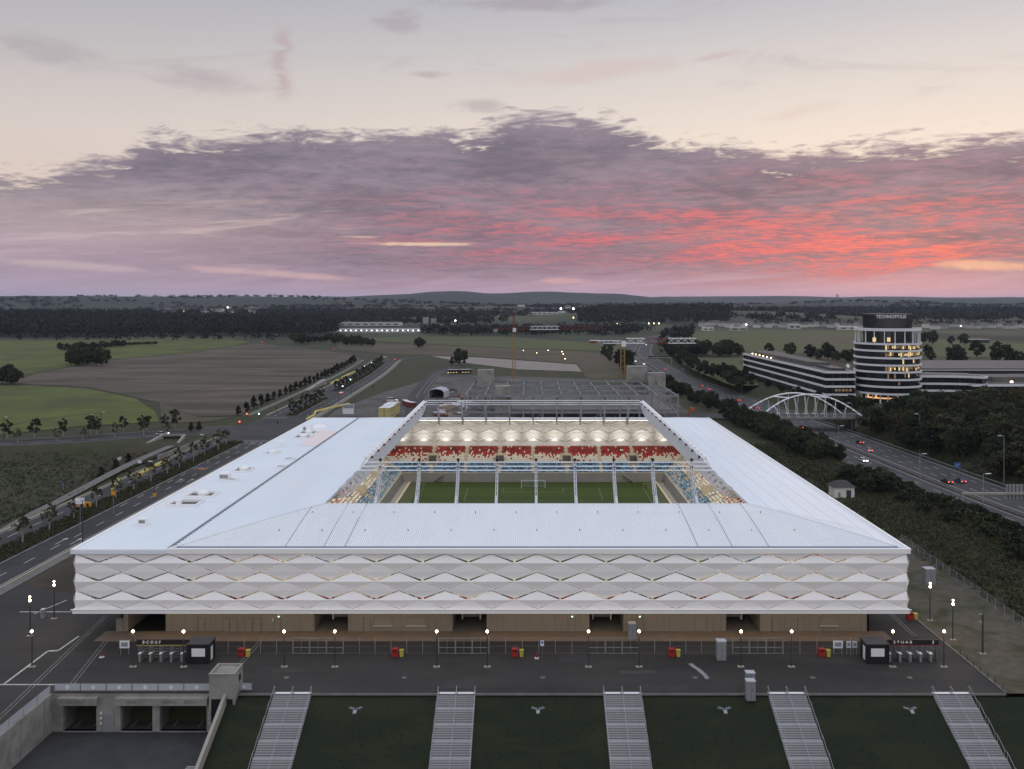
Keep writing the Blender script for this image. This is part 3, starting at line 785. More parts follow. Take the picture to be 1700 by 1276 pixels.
def panels(k0, k1):
    out = []
    for j in range(7):
        z = 14.12 - HP * j
        if j % 2 == 1:
            for k in range(k0, k1 + 1): out.append(('AR' if k == k0 else 'AL' if k == k1 else 'A', k * MOD, z))
        else:
            for k in range(k0, k1): out.append(('BL' if j == 0 else 'BU' if j == 6 else 'B', (k + .5) * MOD, z))
    return out
fac = sub('facade', stadium, (0, -HY, 0))
for kd, t_, z in panels(-10, 8): place('panel', PME[kd], fac, (t_, 0, z))
fac2 = sub('facade', stadium, (0, HY, 0), math.pi)
for kd, t_, z in panels(-8, 10): place('panel', PME[kd], fac2, (t_, 0, z))
for (x, rz) in ((HX, R(90)), (WX, R(-90))):              # the long sides, turned away from the camera
    mb = MB()
    for kd, t_, z in panels(-10, 11):
        s_ = PAN[kd]; mb.add([(a + t_ - MOD / 2, b, c + z) for a, b, c in s_.v], s_.f)
    o = mb.build('facade', 'panel', stadium, (x, 0, 0), rz); stuff(o)
# columns behind the panels
cm = MB().box((0, 0, 4.85), (.34, .5, 9.7)).mesh('column'); cm.materials.append(MATS['interior_white'])
for k in range(-8, 8):
    for sy in (-1, 1): place('column', cm, stadium, ((k + .5) * MOD, sy * (HY - .75), 4.6))
for k in range(-10, 11):
    for sx in (-1, 1): place('column', cm, stadium, (sx * (HX - .75), k * MOD * .98, 4.6))
for k in range(-10, -7): place('column', cm, stadium, (k * MOD + .6, -HY + .75, 4.6))
mb = MB()
for j in (1, 3, 5):
    z = 14.12 - HP * j
    for sy in (-1, 1): mb.tube((WX, sy * (HY + .3), z), (HX, sy * (HY + .3), z), .09, .09, 6)
for j in (0, 2, 4, 6):
    z = 14.12 - HP * j
    mb.tube((WX, -HY + .1, z), (HX, -HY + .1, z), .07, .07, 6); mb.tube((WX, HY - .1, z), (HX, HY - .1, z), .07, .07, 6)
mb.build('cladding_rail', 'interior_white', stadium)

# ---- base storey under the overhang
RC = 4.3; BWY = -HY + RC
MB().box(((WX + HX) / 2, -HY + RC / 2 - .1, 4.7), (HX - WX, RC + .6, .18)).build('soffit', 'soffit', stadium)
mb = MB(); mb.box((HX - RC / 2, 0, 4.7), (RC, 2 * HY - 9, .18)); mb.box((WX + RC / 2, 0, 4.7), (RC, 2 * HY - 9, .18)); mb.build('soffit', 'soffit', stadium)
BX0, BX1 = WX + 5.2, HX - RC
portals = [(-64.2, 6.2), (-33.9, 5.6), (-11.1, 5.6), (11.4, 5.6), (33.9, 5.6)]
xw = BX0
bw = MB()
for cx, w in portals:
    if cx - w / 2 > xw: bw.box(((xw + cx - w / 2) / 2, BWY + .15, 2.3), (cx - w / 2 - xw, .3, 4.6))
    xw = cx + w / 2
bw.box(((xw + BX1) / 2, BWY + .15, 2.3), (BX1 - xw, .3, 4.6))
bw.box((BX1 - .15, 0, 2.3), (.3, 2 * (HY - RC), 4.6)); bw.box((BX0 + .15, 0, 2.3), (.3, 2 * (HY - RC), 4.6)); bw.box(((BX0 + BX1) / 2, -BWY - .15, 2.3), (BX1 - BX0, .3, 4.6))
base = bw.build('base_wall', 'base_wall', stadium)
mb = MB(); mb.box(((BX0 + BX1) / 2, BWY - .03, 3.95), (BX1 - BX0, .06, .07)); mb.box(((BX0 + BX1) / 2, BWY - .03, .12), (BX1 - BX0, .08, .24))
seg = []
for a, b in ((BX0, portals[0][0] - 3.1),): pass
mb = MB()
for i in range(60):
    x = BX0 + 2 + i * 2.1
    if x < BX1 and all(abs(x - c) > w / 2 + .3 for c, w in portals): mb.box((x, BWY - .008, 2.3), (.04, .03, 4.4))
mb.build('panel_joint', 'concrete_dark', base)
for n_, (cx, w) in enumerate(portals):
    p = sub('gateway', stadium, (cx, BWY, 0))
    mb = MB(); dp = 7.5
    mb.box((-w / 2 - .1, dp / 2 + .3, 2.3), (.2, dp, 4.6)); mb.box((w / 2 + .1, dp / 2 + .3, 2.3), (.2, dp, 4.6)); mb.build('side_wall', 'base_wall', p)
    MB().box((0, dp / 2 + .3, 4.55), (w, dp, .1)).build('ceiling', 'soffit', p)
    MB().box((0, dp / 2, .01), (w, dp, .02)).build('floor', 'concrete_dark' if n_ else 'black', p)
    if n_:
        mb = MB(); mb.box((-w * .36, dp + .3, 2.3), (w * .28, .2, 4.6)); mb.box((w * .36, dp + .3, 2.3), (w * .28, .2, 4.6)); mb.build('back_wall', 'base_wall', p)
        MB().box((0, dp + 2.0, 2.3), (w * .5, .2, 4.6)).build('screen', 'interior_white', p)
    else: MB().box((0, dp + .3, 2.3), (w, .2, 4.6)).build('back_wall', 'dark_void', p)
    for sx in (-1, 1):
        s_ = MB().box((0, 0, 0), (.75, .12, .62)).build('gate_sign', 'black', p, (sx * (w / 2 + .45), -.2, 4.15))
        MB().box((0, -.065, 0), (.14, .02, .28)).build('sign_mark', 'sign_white', s_)
def door(px, w=1.05, h=2.15, name='door', z=0.0, m='base_wall'):
    x = at(px, 143.1) - XC
    d = MB().box((0, 0, h / 2), (w, .07, h)).build(name, m, base, (x, BWY - .03, z))
    mb = MB()
    for sx in (-1, 1): mb.box((sx * (w / 2 + .03), 0, h / 2), (.06, .1, h))
    mb.box((0, 0, h + .03), (w + .12, .1, .06)); mb.build('frame', 'concrete_dark', d)
    if name == 'door':
        MB().box((w * .36, -.05, 1.05), (.12, .05, .06)).build('handle', 'black', d)
    else:
        MB().box((0, -.1, -.05), (w + .2, .2, .06)).build('sill', 'sign_white', d)
for px in (388, 376, 413, 428, 461, 610, 718, 950, 1062, 1179, 1288, 1330, 335, 199): door(px)
for px in (636, 691, 1376): door(px + (0 if px < 1000 else 0), 2.9, 1.35, 'service_hatch', 1.0)
for px in (463, 950, 1062): MB().box((0, 0, 0), (.16, .05, .12)).build('wall_light', 'green_light', base, (at(px, 143.1) - XC, BWY - .08, 2.45))
letter('3', .75, base, (at(453, 143.1) - XC, BWY - .03, 1.9), 'sign_white', bold=True)
# threshold slab and kerb in front of the base wall
MB().box(((BX0 + BX1) / 2, BWY - 2.1, .02), (BX1 - BX0 + 5, 4.2, .05)).build('apron', 'apron', stadium)

# ---- bowl: pitch, perimeter, stands
PZ = -3.5
pit = MB(); n = 12
for i in range(n):
    y0 = -62 + i * 124 / n; pit.add([(-39 + XC, y0 + YC, PZ), (39 + XC, y0 + YC, PZ), (39 + XC, y0 + 124 / n + YC, PZ), (-39 + XC, y0 + 124 / n + YC, PZ)], [(0, 1, 2, 3)], i % 2)
pitch = struct(pit.build('pitch', ['turf', 'turf_dark']))
mb = MB()
for sx in (-1, 1): mb.box((XC + sx * 37.2, YC, PZ + .006), (3.6, 124, .004))
mb.build('turf_margin', 'turf_margin', pitch)
mb = MB(); zz = PZ + .014
def ln_(x, y, sx, sy): mb.box((XC + x, YC + y, zz), (sx, sy, .006))
W = .12
ln_(0, 52.5, 68, W); ln_(0, -52.5, 68, W); ln_(34, 0, W, 105); ln_(-34, 0, W, 105); ln_(0, 0, 68, W)
for s in (-1, 1):
    ln_(20.16, s * 44.25, W, 16.5); ln_(-20.16, s * 44.25, W, 16.5); ln_(0, s * 36, 40.3, W)
    ln_(9.16, s * 49.75, W, 5.5); ln_(-9.16, s * 49.75, W, 5.5); ln_(0, s * 47, 18.3, W)
mb.ring((XC, YC), 9.08, 9.22, zz, zz + .005, 40); mb.build('line', 'paint_worn', pitch)
struct(MB().box((XC, YC, PZ - .1), (86, 130, .16)).build('perimeter_track', 'wall_grey'))
mb = MB()
for c, d in (((0, 62.2, PZ + .05), (79, .5, .14)), ((0, -62.2, PZ + .05), (79, .5, .14)), ((39.3, 0, PZ + .05), (.6, 124, .14)), ((-39.3, 0, PZ + .05), (.6, 124, .14))): mb.box((c[0] + XC, c[1] + YC, c[2]), d)
mb.build('edging', 'stand_beige', pitch)
goal = thing('goal', 'white football goal at the far end of the pitch', 'goal', (XC, YC + 52.5, PZ))
mb = MB(); mb.tube((-3.66, 0, 0), (-3.66, 0, 2.44), .07); mb.tube((3.66, 0, 0), (3.66, 0, 2.44), .07); mb.tube((-3.73, 0, 2.44), (3.73, 0, 2.44), .07); mb.build('frame', 'white_steel', goal)
mb = MB()
for i in range(16): x = -3.66 + i * .488; mb.beam((x, .1, 2.42), (x, 1.9, .05), .02)
for i in range(6): mb.beam((-3.66, .1 + i * .36, 2.42 - i * .46), (3.66, .1 + i * .36, 2.42 - i * .46), .02)
mb.build('net', 'white_steel', goal)
for sx, lb in ((-1, ''), (1, 'small yellow corner flag at the far corner on the motorway side')):
    f = thing('corner_flag', lb if sx > 0 else 'small yellow corner flag at the far corner on the boulevard side', 'flag', (XC + sx * 34, YC + 52.5, PZ))
    MB().tube((0, 0, 0), (0, 0, 1.5), .03).build('pole', 'bin_yellow', f); MB().box((.22, 0, 1.3), (.42, .03, .32)).build('cloth', 'bin_yellow', f)
NROW, TD, RS, FX, FY, Z0 = 15, .8, .43, 42.2, 62.0, -.8
VOM = {'rear': [-32.7, -11, 10.9, 32.8], 'front': [-32.7, -11, 10.9, 32.8], 'left': [-44, -22, 0, 22, 44], 'right': [-44, -22, 0, 22, 44]}
def st_xy(side, t, n_):
    """t along the stand, n_ outwards from the pitch centre"""
    return {'front': (t, -n_), 'rear': (-t, n_), 'right': (n_, t), 'left': (-n_, -t)}[side]
SEATM = ['seat_red', 'seat_darkred', 'seat_white', 'seat_blue', 'seat_lightblue', 'seat_navy']
def seat_shape(mb, side, t_, n_, z, mi):
    x, y = st_xy(side, t_, n_); w, d = .43, .40
    bx, by = st_xy(side, t_, n_ + .22)
    sw = (w, d) if side in ('front', 'rear') else (d, w)
    bw_ = (w, .07) if side in ('front', 'rear') else (.07, w)
    mb.box((x, y, z + .42), (sw[0], sw[1], .09), 0, mi); mb.box((bx, by, z + .62), (bw_[0], bw_[1], .46), 0, mi)
SINGLE = {}
for side in ('left', 'right'):
    for mi_k, nm in enumerate(SEATM):
        mb = MB(); x0, y0 = st_xy(side, 0, 0); seat_shape(mb, side, 0, 0, 0, 0)
        SINGLE[(side, mi_k)] = mb.mesh('seat'); SINGLE[(side, mi_k)].materials.append(MATS[nm])
def seat_col(side, r):
    v_ = rng.random()
    if side in ('left', 'right'):
        if r < 5: return 3 if v_ < .5 else 4 if v_ < .72 else 2 if v_ < .88 else 5
        if r < 9: return 2 if v_ < .84 else 5 if v_ < .93 else 0
        return (0 if v_ < .55 else 1 if v_ < .75 else 2) if r > 10 else (2 if v_ < .6 else 0)
    if r < 6: return 3 if v_ < .5 else 4 if v_ < .75 else 5
    if r < 8: return 2 if v_ < .92 else 0
    if r < 11: return 2 if v_ < (.80, .55, .28)[r - 8] else 0
    return 0 if v_ < .50 else 1 if v_ < .94 else 2
n_single = 0
for side in ('rear', 'left', 'right', 'front'):
    base_n, L0 = (FY, FX) if side in ('rear', 'front') else (FX, FY)
    mb = MB()
    for r in range(NROW):
        a, b, z = base_n + r * TD, base_n + (r + 1) * TD, Z0 + r * RS
        la, lb_ = L0 + r * TD, L0 + (r + 1) * TD
        P_ = lambda t_, n__, z_: st_xy(side, t_, n__) + (z_,)
        cuts = sorted(VOM[side]) if 5 <= r < 10 else []
        ed = [-la] + [e_ for c_ in cuts for e_ in (c_ - 1.4, c_ + 1.4)] + [la]; eo = [-lb_] + ed[1:-1] + [lb_]
        for q0 in range(0, len(ed), 2):
            mb.add([P_(ed[q0], a, z), P_(ed[q0 + 1], a, z), P_(eo[q0 + 1], b, z), P_(eo[q0], b, z)], [(0, 1, 2, 3)])
            mb.add([P_(eo[q0], b, z), P_(eo[q0 + 1], b, z), P_(eo[q0 + 1], b, z + RS), P_(eo[q0], b, z + RS)], [(0, 1, 2, 3)])
    b = base_n + NROW * TD; lb_ = L0 + NROW * TD; zt = Z0 + NROW * RS
    He = (HY if side in ('rear', 'front') else HX) - .9; Le = (HX if side in ('rear', 'front') else HY) - .9
    mb.add([P_(-lb_, b, zt), P_(lb_, b, zt), P_(Le, He, zt), P_(-Le, He, zt)], [(0, 1, 2, 3)])
    mb.add([P_(-Le, He, zt), P_(Le, He, zt), P_(Le, He, zt - .4), P_(-Le, He, zt - .4)], [(0, 1, 2, 3)])
    stand = mb.build('stand', 'stand_beige', stadium)
    mb = MB()                                            # wall towards the pitch and its parapet
    x0, y0 = st_xy(side, 0, base_n - .12)
    dm = (2 * L0 - .2, .24) if side in ('rear', 'front') else (.24, 2 * L0 - .2)
    mb.box((x0, y0, (PZ + Z0 + .15) / 2), (dm[0], dm[1], Z0 + .15 - PZ)); mb.build('front_wall', 'wall_grey' , stand)
    mb = MB()
    mb.box((x0, y0, Z0 + .2), (dm[0] + .05, dm[1] + .05, .1)); mb.build('coping', 'stand_beige', stand)
    # vomitories
    voms = VOM[side]
    for vx in voms:
        vo = sub('vomitory', stand, P_(vx, base_n + 5 * TD, Z0 + 5 * RS)); rz = {'rear': math.pi, 'front': 0, 'right': R(90), 'left': R(-90)}[side]
        vo.rotation_euler = (0, 0, rz)                   # local -y looks outwards
        mb = MB()
        for sx in (-1, 1): mb.box((sx * 1.5, -2.0, .9), (.22, 4.4, 2.6))
        mb.build('cheek_wall', 'stand_beige', vo)
        MB().box((0, -2.0, .25), (2.8, 4.3, .1)).build('floor', 'wall_grey', vo); MB().box((0, -4.15, 1.1), (2.8, .15, 2.1)).build('opening', 'concrete_dark', vo)
        mb = MB(); mb.box((0, -4.3, 2.3), (3.2, .2, .35)); mb.build('lintel', 'stand_beige', vo)
    # aisle steps
    ai = []
    nA = int(L0 // 11); 
    ai = sorted(set([v_ for v_ in voms] + [round((p_ + q_) / 2, 2) for p_, q_ in zip(sorted(voms)[:-1], sorted(voms)[1:])] + [min(voms) - 9, max(voms) + 9]))
    ai = [a_ for a_ in ai if abs(a_) < L0 - 1]
    mb = MB()
    for a_ in ai:
        for r in range(NROW):
            if any(abs(a_ - v_) < 1.8 for v_ in voms) and 4 < r < 11: continue
            x, y = st_xy(side, a_, base_n + r * TD + .2); s2 = (1.1, .4, RS / 2) if side in ('rear', 'front') else (.4, 1.1, RS / 2)
            mb.box((x, y, Z0 + r * RS + RS / 4), s2)
    mb.build('aisle_steps', 'stand_beige', stand)
    mb = MB()
    for r in range(NROW):
        Lr = L0 + r * TD - .3; t_ = -Lr
        while t_ < Lr:
            skip = any(abs(t_ - a_) < .62 for a_ in ai) or (4 <= r < 11 and any(abs(t_ - v_) < 1.95 for v_ in voms))
            if side == 'front' and r < 9: skip = True    # below the near roof edge, out of sight
            if not skip:
                c = seat_col(side, r); z = Z0 + r * RS; n__ = base_n + r * TD + .42
                yl = t_ if side == 'right' else -t_
                if side in ('left', 'right') and 10 < yl < 27 and r < 7 and n_single < 300 and (side == 'left' or n_single >= 0) and SINGLE.get((side, 'n'), 0) < 150:
                    x, y = st_xy(side, t_, n__); place('seat', SINGLE[(side, c)], stand, (x, y, z)); SINGLE[(side, 'n')] = SINGLE.get((side, 'n'), 0) + 1; n_single += 1
                else: seat_shape(mb, side, t_, n__, z, c)
            t_ += .52
    stuff(mb.build('seats', SEATM, stand))
    # rail along the lowest row and on top of the last one
    mb = MB()
    for nn, zz_ in ((base_n + .05, Z0 + 1.0), (base_n + NROW * TD + .3, zt + 1.0)):
        L_ = L0 + (nn - base_n); a_, b_ = st_xy(side, -L_, nn), st_xy(side, L_, nn)
        mb.tube(a_ + (zz_,), b_ + (zz_,), .03, .03, 5)
        k = -L_
        while k < L_: p = st_xy(side, k, nn); mb.tube(p + (zz_ - .9,), p + (zz_,), .02, .02, 4); k += 2.4
    mb.build('rail', 'white_steel', stand)
    # stairs from the track up to the stand
    if side == 'rear':
        for sx in (-30.5, 30.5):
            mb = MB()
            for i in range(9): mb.box((sx + (i - 4) * .4 * (1 if sx < 0 else -1), FY - .8, PZ + .15 + i * .27), (.45, 1.2, .3))
            mb.build('steps', 'concrete', stand)
    # luminaires under the roof, and uplights behind the last row
    fx = sub('light_line', stadium); Lh = L0 - 1
    mb = MB(); x, y = st_xy(side, 0, (HY if side in ('rear', 'front') else HX) - 12.5); zr = zroof(12.5) - .75
    d_ = (2 * Lh, .35) if side in ('rear', 'front') else (.35, 2 * Lh)
    mb.box((x, y, zr), (d_[0], d_[1], .2)); mb.build('luminaire', 'strip_light', fx)
    def area(nm, loc, sx, sy, e, target, col=(1, .90, .74)):
        l = bpy.data.lights.new(nm, 'AREA'); l.shape = 'RECTANGLE'; l.size = sx; l.size_y = sy; l.energy = e; l.color = col
        o = bpy.data.objects.new(nm, l); COL.objects.link(o); o.parent = fx; o.location = loc
        dv = Vector(target) - Vector(loc); o.rotation_euler = dv.to_track_quat('-Z', 'X' if side in ('left', 'right') else 'Y').to_euler()
        if side in ('left', 'right'):
            q_ = dv.to_track_quat('-Z', 'X'); o.rotation_euler = q_.to_euler(); l.size, l.size_y = sy, sx
            q_ = dv.to_track_quat('-Z', 'Y'); o.rotation_euler = q_.to_euler(); l.size, l.size_y = sx, sy
        return o
    nb = base_n + 6 * TD
    tx, ty = st_xy(side, 0, nb)
    en = {'rear': 2700, 'left': 6800, 'right': 6800, 'front': 1500}[side]
    area('stand_light', (x, y, zr - .25), 2 * Lh, .8, en, (tx, ty, 1.0))
    if side == 'rear':
        for kx in range(-7, 8):
            MB().box((0, 0, .08), (.8, .3, .16)).build('uplight', 'white_steel', fx, (kx * MOD, HY - 2.6, zt))
            l = bpy.data.lights.new('uplight_lamp', 'SPOT'); l.energy = 620; l.spot_size = R(95); l.spot_blend = .9; l.color = (1, .95, .86); l.shadow_soft_size = .25
            o = bpy.data.objects.new('uplight_lamp', l); COL.objects.link(o); o.parent = fx; o.location = (kx * MOD, HY - 2.6, zt + .35)
            o.rotation_euler = Vector((0, 2.6, 4.0)).to_track_quat('-Z', 'Y').to_euler()
    elif side == 'front':
        area('concourse_light', (0, -HY + 3.0, ZR - .8), 110, .4, 3600, (0, -HY + 3.2, 0.0))

# ---- curved arms and floodlight gantry round the opening
gan = sub('floodlight_gantry', stadium)
ctr = [(18.6, 16.3), (20.0, 16.95), (21.8, 18.2), (23.3, 19.75), (24.5, 21.2), (25.4, 22.7), (25.9, 23.6)]
dep = [1.0, 1.35, 1.6, 1.6, 1.45, 1.1, .7]
def arm_mesh(half=.17):
    mb = MB(); C = [Vector((0, a, b)) for a, b in ctr]; N = []
    for i in range(len(C)):
        d = (C[min(i + 1, len(C) - 1)] - C[max(i - 1, 0)]).normalized(); N.append(Vector((0, -d.z, d.y)))
    up = [C[i] + N[i] * .3 for i in range(len(C))]; lo = [C[i] - N[i] * dep[i] for i in range(len(C))]
    for sx in (-1, 1):
        o = Vector((sx * half, 0, 0))
        for i in range(len(C) - 1):
            mb.beam(up[i] + o, up[i + 1] + o, .10, .3); mb.beam(lo[i] + o, lo[i + 1] + o, .10, .36)
            for f in (0, .5):
                a, b = lo[i].lerp(lo[i + 1], f), up[i].lerp(up[i + 1], f); mb.beam(a + o, b + o, .09, .55, up=(1, 0, 0)) if False else mb.add([a + o + (lo[i + 1] - lo[i]).normalized() * -.24, a + o + (lo[i + 1] - lo[i]).normalized() * .24, b + o + (up[i + 1] - up[i]).normalized() * .28, b + o + (up[i + 1] - up[i]).normalized() * -.28], [(0, 1, 2, 3)])
        a, b, c, d = up[0] + o, up[2] + o, lo[2] + o, lo[0] + o
    for i in range(len(C) - 1):
        for f in (0, .5):
            p = up[i].lerp(up[i + 1], f); q_ = lo[i].lerp(lo[i + 1], f)
            mb.beam(p + Vector((-half, 0, 0)), p + Vector((half, 0, 0)), .16, .10)
            mb.beam(q_ + Vector((-half, 0, 0)), q_ + Vector((half, 0, 0)), .16, .10)
    for i in (1,):
        for k_ in (-1, 1):
            x_ = k_ * (half + .06); mb.add([up[i] + Vector((x_, 0, .06)), up[i + 1] + Vector((x_, 0, .06)), up[i + 1] + Vector((x_, 0, -.6)), up[i] + Vector((x_, 0, -.6))], [(0, 1, 2, 3)])
        mb.add([up[i] + Vector((-half - .06, 0, .06)), up[i] + Vector((half + .06, 0, .06)), up[i + 1] + Vector((half + .06, 0, .06)), up[i + 1] + Vector((-half - .06, 0, .06))], [(0, 1, 2, 3)])
    me = mb.mesh('arm'); me.materials.append(MATS['arm_steel']); return me
AM = arm_mesh(); AR_ = arm_mesh(.12); AR_.materials.clear(); AR_.materials.append(MATS['seam_grey'])
flm = MB()
flm.box((0, 0, .45), (.5, .42, .42)); flm.box((0, .2, .1), (.12, .12, .5)); FLB = flm.mesh('floodlight'); FLB.materials.append(MATS['black'])
flm = MB(); flm.tube((0, 0, 0), (0, .12, .3), .5, .62, 10); flm.tube((0, .12, .3), (0, .3, .75), .62, .3, 10); FLW = flm.mesh('floodlight'); FLW.materials.append(MATS['white_steel'])
for side, ks, H in (('front', range(-4, 5), HY), ('rear', range(-4, 5), HY), ('left', range(-6, 7), HX), ('right', range(-6, 7), HX)):
    rz = {'front': 0, 'rear': math.pi, 'right': R(90), 'left': R(-90)}[side]
    for k in ks:
        x, y = {'front': (k * MOD, -H), 'rear': (-k * MOD, H), 'right': (H, k * MOD), 'left': (-H, -k * MOD)}[side]
        place('arm', AR_ if side == 'rear' else AM, gan, (x, y, 0), rz)
        dx_, dy_ = {'front': (0, 1), 'rear': (0, -1), 'right': (-1, 0), 'left': (1, 0)}[side]
        if side in ('front', 'rear'):
            place('floodlight', FLB, gan, (x + dx_ * 25.7, y + dy_ * 25.7, 23.9), rz); 
            if side == 'front': place('floodlight', FLB, gan, (x + dx_ * 25.3, y + dy_ * 25.3, 22.5), rz)
        else:
            place('floodlight', FLW, gan, (x + dx_ * 25.5, y + dy_ * 25.5, 23.3), rz)
            place('floodlight', FLB, gan, (x + dx_ * 26.2 , y + dy_ * 26.2 + 1.6, 22.8), rz)
            place('floodlight', FLW, gan, (x + dx_ * 25.5, y + dy_ * 25.5 + MOD / 2, 23.3), rz)
    L_ = (HX if side in ('front', 'rear') else HY)
    for (u, z, r_) in ((26.3, 23.75, .11), (25.85, 23.05, .11), (25.3, 22.4, .11)):
        h_ = L_ - u; a, b = side_xy(side, -h_, u), side_xy(side, h_, u)
        MB().tube(a + (z,), b + (z,), r_, r_, 8).build('pipe', 'white_steel', gan)
# perimeter downlights under the overhang
def soffit_light(x, L_, e):
    l = bpy.data.lights.new('soffit_lamp', 'AREA'); l.shape = 'RECTANGLE'; l.size = L_; l.size_y = .25; l.energy = e; l.color = (1, .70, .40)
    o = bpy.data.objects.new('soffit_lamp', l); COL.objects.link(o); o.parent = stadium; o.location = (x, -HY + 2.2, 4.58)
for i in range(22):
    x = -66 + i * 5.6
    if x < HX - 4: MB().box((0, 0, 0), (1.1, .16, .05)).build('downlight', 'lamp_warm', stadium, (x, -HY + 2.2, 4.6))
soffit_light(-40, 50, 400); soffit_light(22, 66, 540)
for x0_, x1_ in ((-73, -59.5), (-56.5, -24), (26, 57.5)):
    MB().box(((x0_ + x1_) / 2, -HY + 3.7, 7.6), (x1_ - x0_, .15, 3.8)).build('added_glow_screen', 'stand_beige', stadium)  # walls added behind the slits, catching lamplight so the slits glow warm
for cx, w in portals[1:]:
    l = bpy.data.lights.new('gateway_lamp', 'AREA'); l.size = 1.0; l.energy = 90; l.color = (1, .88, .68)
    o = bpy.data.objects.new('gateway_lamp', l); COL.objects.link(o); o.parent = stadium; o.location = (cx, BWY + 8.6, 4.4)
# ================================================================== PLAZA, BANK, STAIRS, DELIVERY YARD
SL = .456
bm_ = MB()
for i in range(14):
    y0, y1 = 120.1 - i * 1.5, 120.1 - (i + 1) * 1.5
    bm_.add([(-41.4, y0, -.36 - i * 1.5 * SL), (98, y0, -.36 - i * 1.5 * SL), (98, y1, -.36 - (i + 1) * 1.5 * SL), (-41.4, y1, -.36 - (i + 1) * 1.5 * SL)], [(3, 2, 1, 0)])
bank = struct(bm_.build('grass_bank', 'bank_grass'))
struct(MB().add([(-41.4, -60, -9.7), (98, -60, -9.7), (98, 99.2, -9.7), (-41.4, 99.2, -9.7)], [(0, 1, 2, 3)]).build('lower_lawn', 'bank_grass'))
# tufts on the bank (grass nobody could count)
N = 5000
tx = nrng.uniform(-41, 97, N); ty = nrng.uniform(101, 120, N); tz = -.36 - (120.1 - ty) * SL
keep = np.ones(N, bool)
SX = [-32.7, -10.0, 12.9, 35.7, 58.5]
for s_ in SX: keep &= np.abs(tx - s_) > 2.8
tx, ty, tz = tx[keep], ty[keep], tz[keep]; N = len(tx)
an = nrng.uniform(0, 6.28, N); hh = nrng.uniform(.03, .13, N); ww = nrng.uniform(.04, .12, N)
V = np.stack([np.stack([tx - ww * np.cos(an), ty - ww * np.sin(an), tz], 1), np.stack([tx + ww * np.cos(an), ty + ww * np.sin(an), tz], 1),
              np.stack([tx + ww * .6 * np.cos(an) + hh * .4, ty + ww * .6 * np.sin(an), tz + hh], 1), np.stack([tx - ww * .7 * np.cos(an), ty - ww * .7 * np.sin(an) - hh * .3, tz + hh], 1)], 1).reshape(-1, 3)
stuff(place('grass', np_mesh('grass', V, np.arange(4 * N).reshape(-1, 4), 'tuft')), 'dark uncut grass growing on the bank between the stairs', 'grass')

stairs_who = ['next to the delivery yard wall', 'second from the delivery yard', 'below the middle of the stadium front', 'beside the pair of grey cabinets', 'outermost towards the motorway']
G_RUN, N_ST, ST_RUN, ST_RISE, LAND = 2.3, 6, .28, .175, .62
step_me = MB().box((0, -ST_RUN / 2, -.45), (5.2, ST_RUN, .9)).mesh('tread'); step_me.materials.append(MATS['stair'])
land_me = MB().box((0, -LAND / 2, -.45), (5.2, LAND, .9)).mesh('landing'); land_me.materials.append(MATS['stair'])
nose_me = MB().box((0, -.02, .0), (5.2, .05, .03)).mesh('nosing'); nose_me.materials.append(MATS['nosing'])
for k, sx in enumerate(SX):
    s = thing('staircase', 'grey staircase with handrails down the bank, ' + stairs_who[k], 'staircase', (sx, 120.1, 0), 0, 'stairs down the grass bank')
    y, z = 0.0, 0.04
    line = [(0.35, .04)]
    for g in range(6):
        for i in range(N_ST):
            z -= ST_RISE; place('tread', step_me, s, (0, y, z)); place('nosing', nose_me, s, (0, y - ST_RUN, z - .03)); y -= ST_RUN
        line.append((y, z)); place('landing', land_me, s, (0, y, z)); y -= LAND; line.append((y, z))
    MB().box((0, .35, .03), (5.2, .7, .07)).build('top_slab', 'stair', s)
    for xx in (-1.28, 1.28): MB().box((xx, .28, .075), (2.1, .5, .02)).build('tactile_strip', 'sign_white', s)
    for xx in (-2.55, 0, 2.55):
        mb = MB(); pts = [(xx, line[0][0] + .5, line[0][1] + .55), (xx, line[0][0], line[0][1] + .98)] + [(xx, a, b + .95) for a, b in line[1:]]
        mb.path(pts, .026, 5)
        for a, b in line: mb.tube((xx, a, b), (xx, a, b + .95), .018, .018, 5)
        mb.build('handrail', 'banner', s)
# floodlight masts on the bank
bl = ['beside the staircase next to the yard', 'between the second and third staircases', 'between the third and fourth staircases', 'between the two outer staircases']
for k, px in enumerate((590, 893, 1203, 1512)):
    x = at(px, 106); zb = -(120.1 - 106) * SL
    f = thing('bank_mast_light', 'dark mast with three floodlight heads, ' + bl[k], 'mast light', (x, 106, zb), 0, 'mast lights on the bank')
    MB().tube((0, 0, 0), (0, 0, 10.9), .09, .06, 8).build('pole', 'dark_steel', f)
    for a, m in ((R(155), 'lamp_grey'), (R(25), 'lamp_grey'), (R(-90), 'grey_steel')):
        mb = MB(); c, s_ = math.cos(a), math.sin(a)
        mb.beam((c * .15, s_ * .15, 11.0), (c * .85, s_ * .7, 11.1 if s_ > 0 else 10.8), .42, .1); mb.build('lamp_head', m, f)
    MB().tube((0, 0, 10.75), (0, 0, 11.1), .12, .12, 8).build('bracket', 'dark_steel', f)

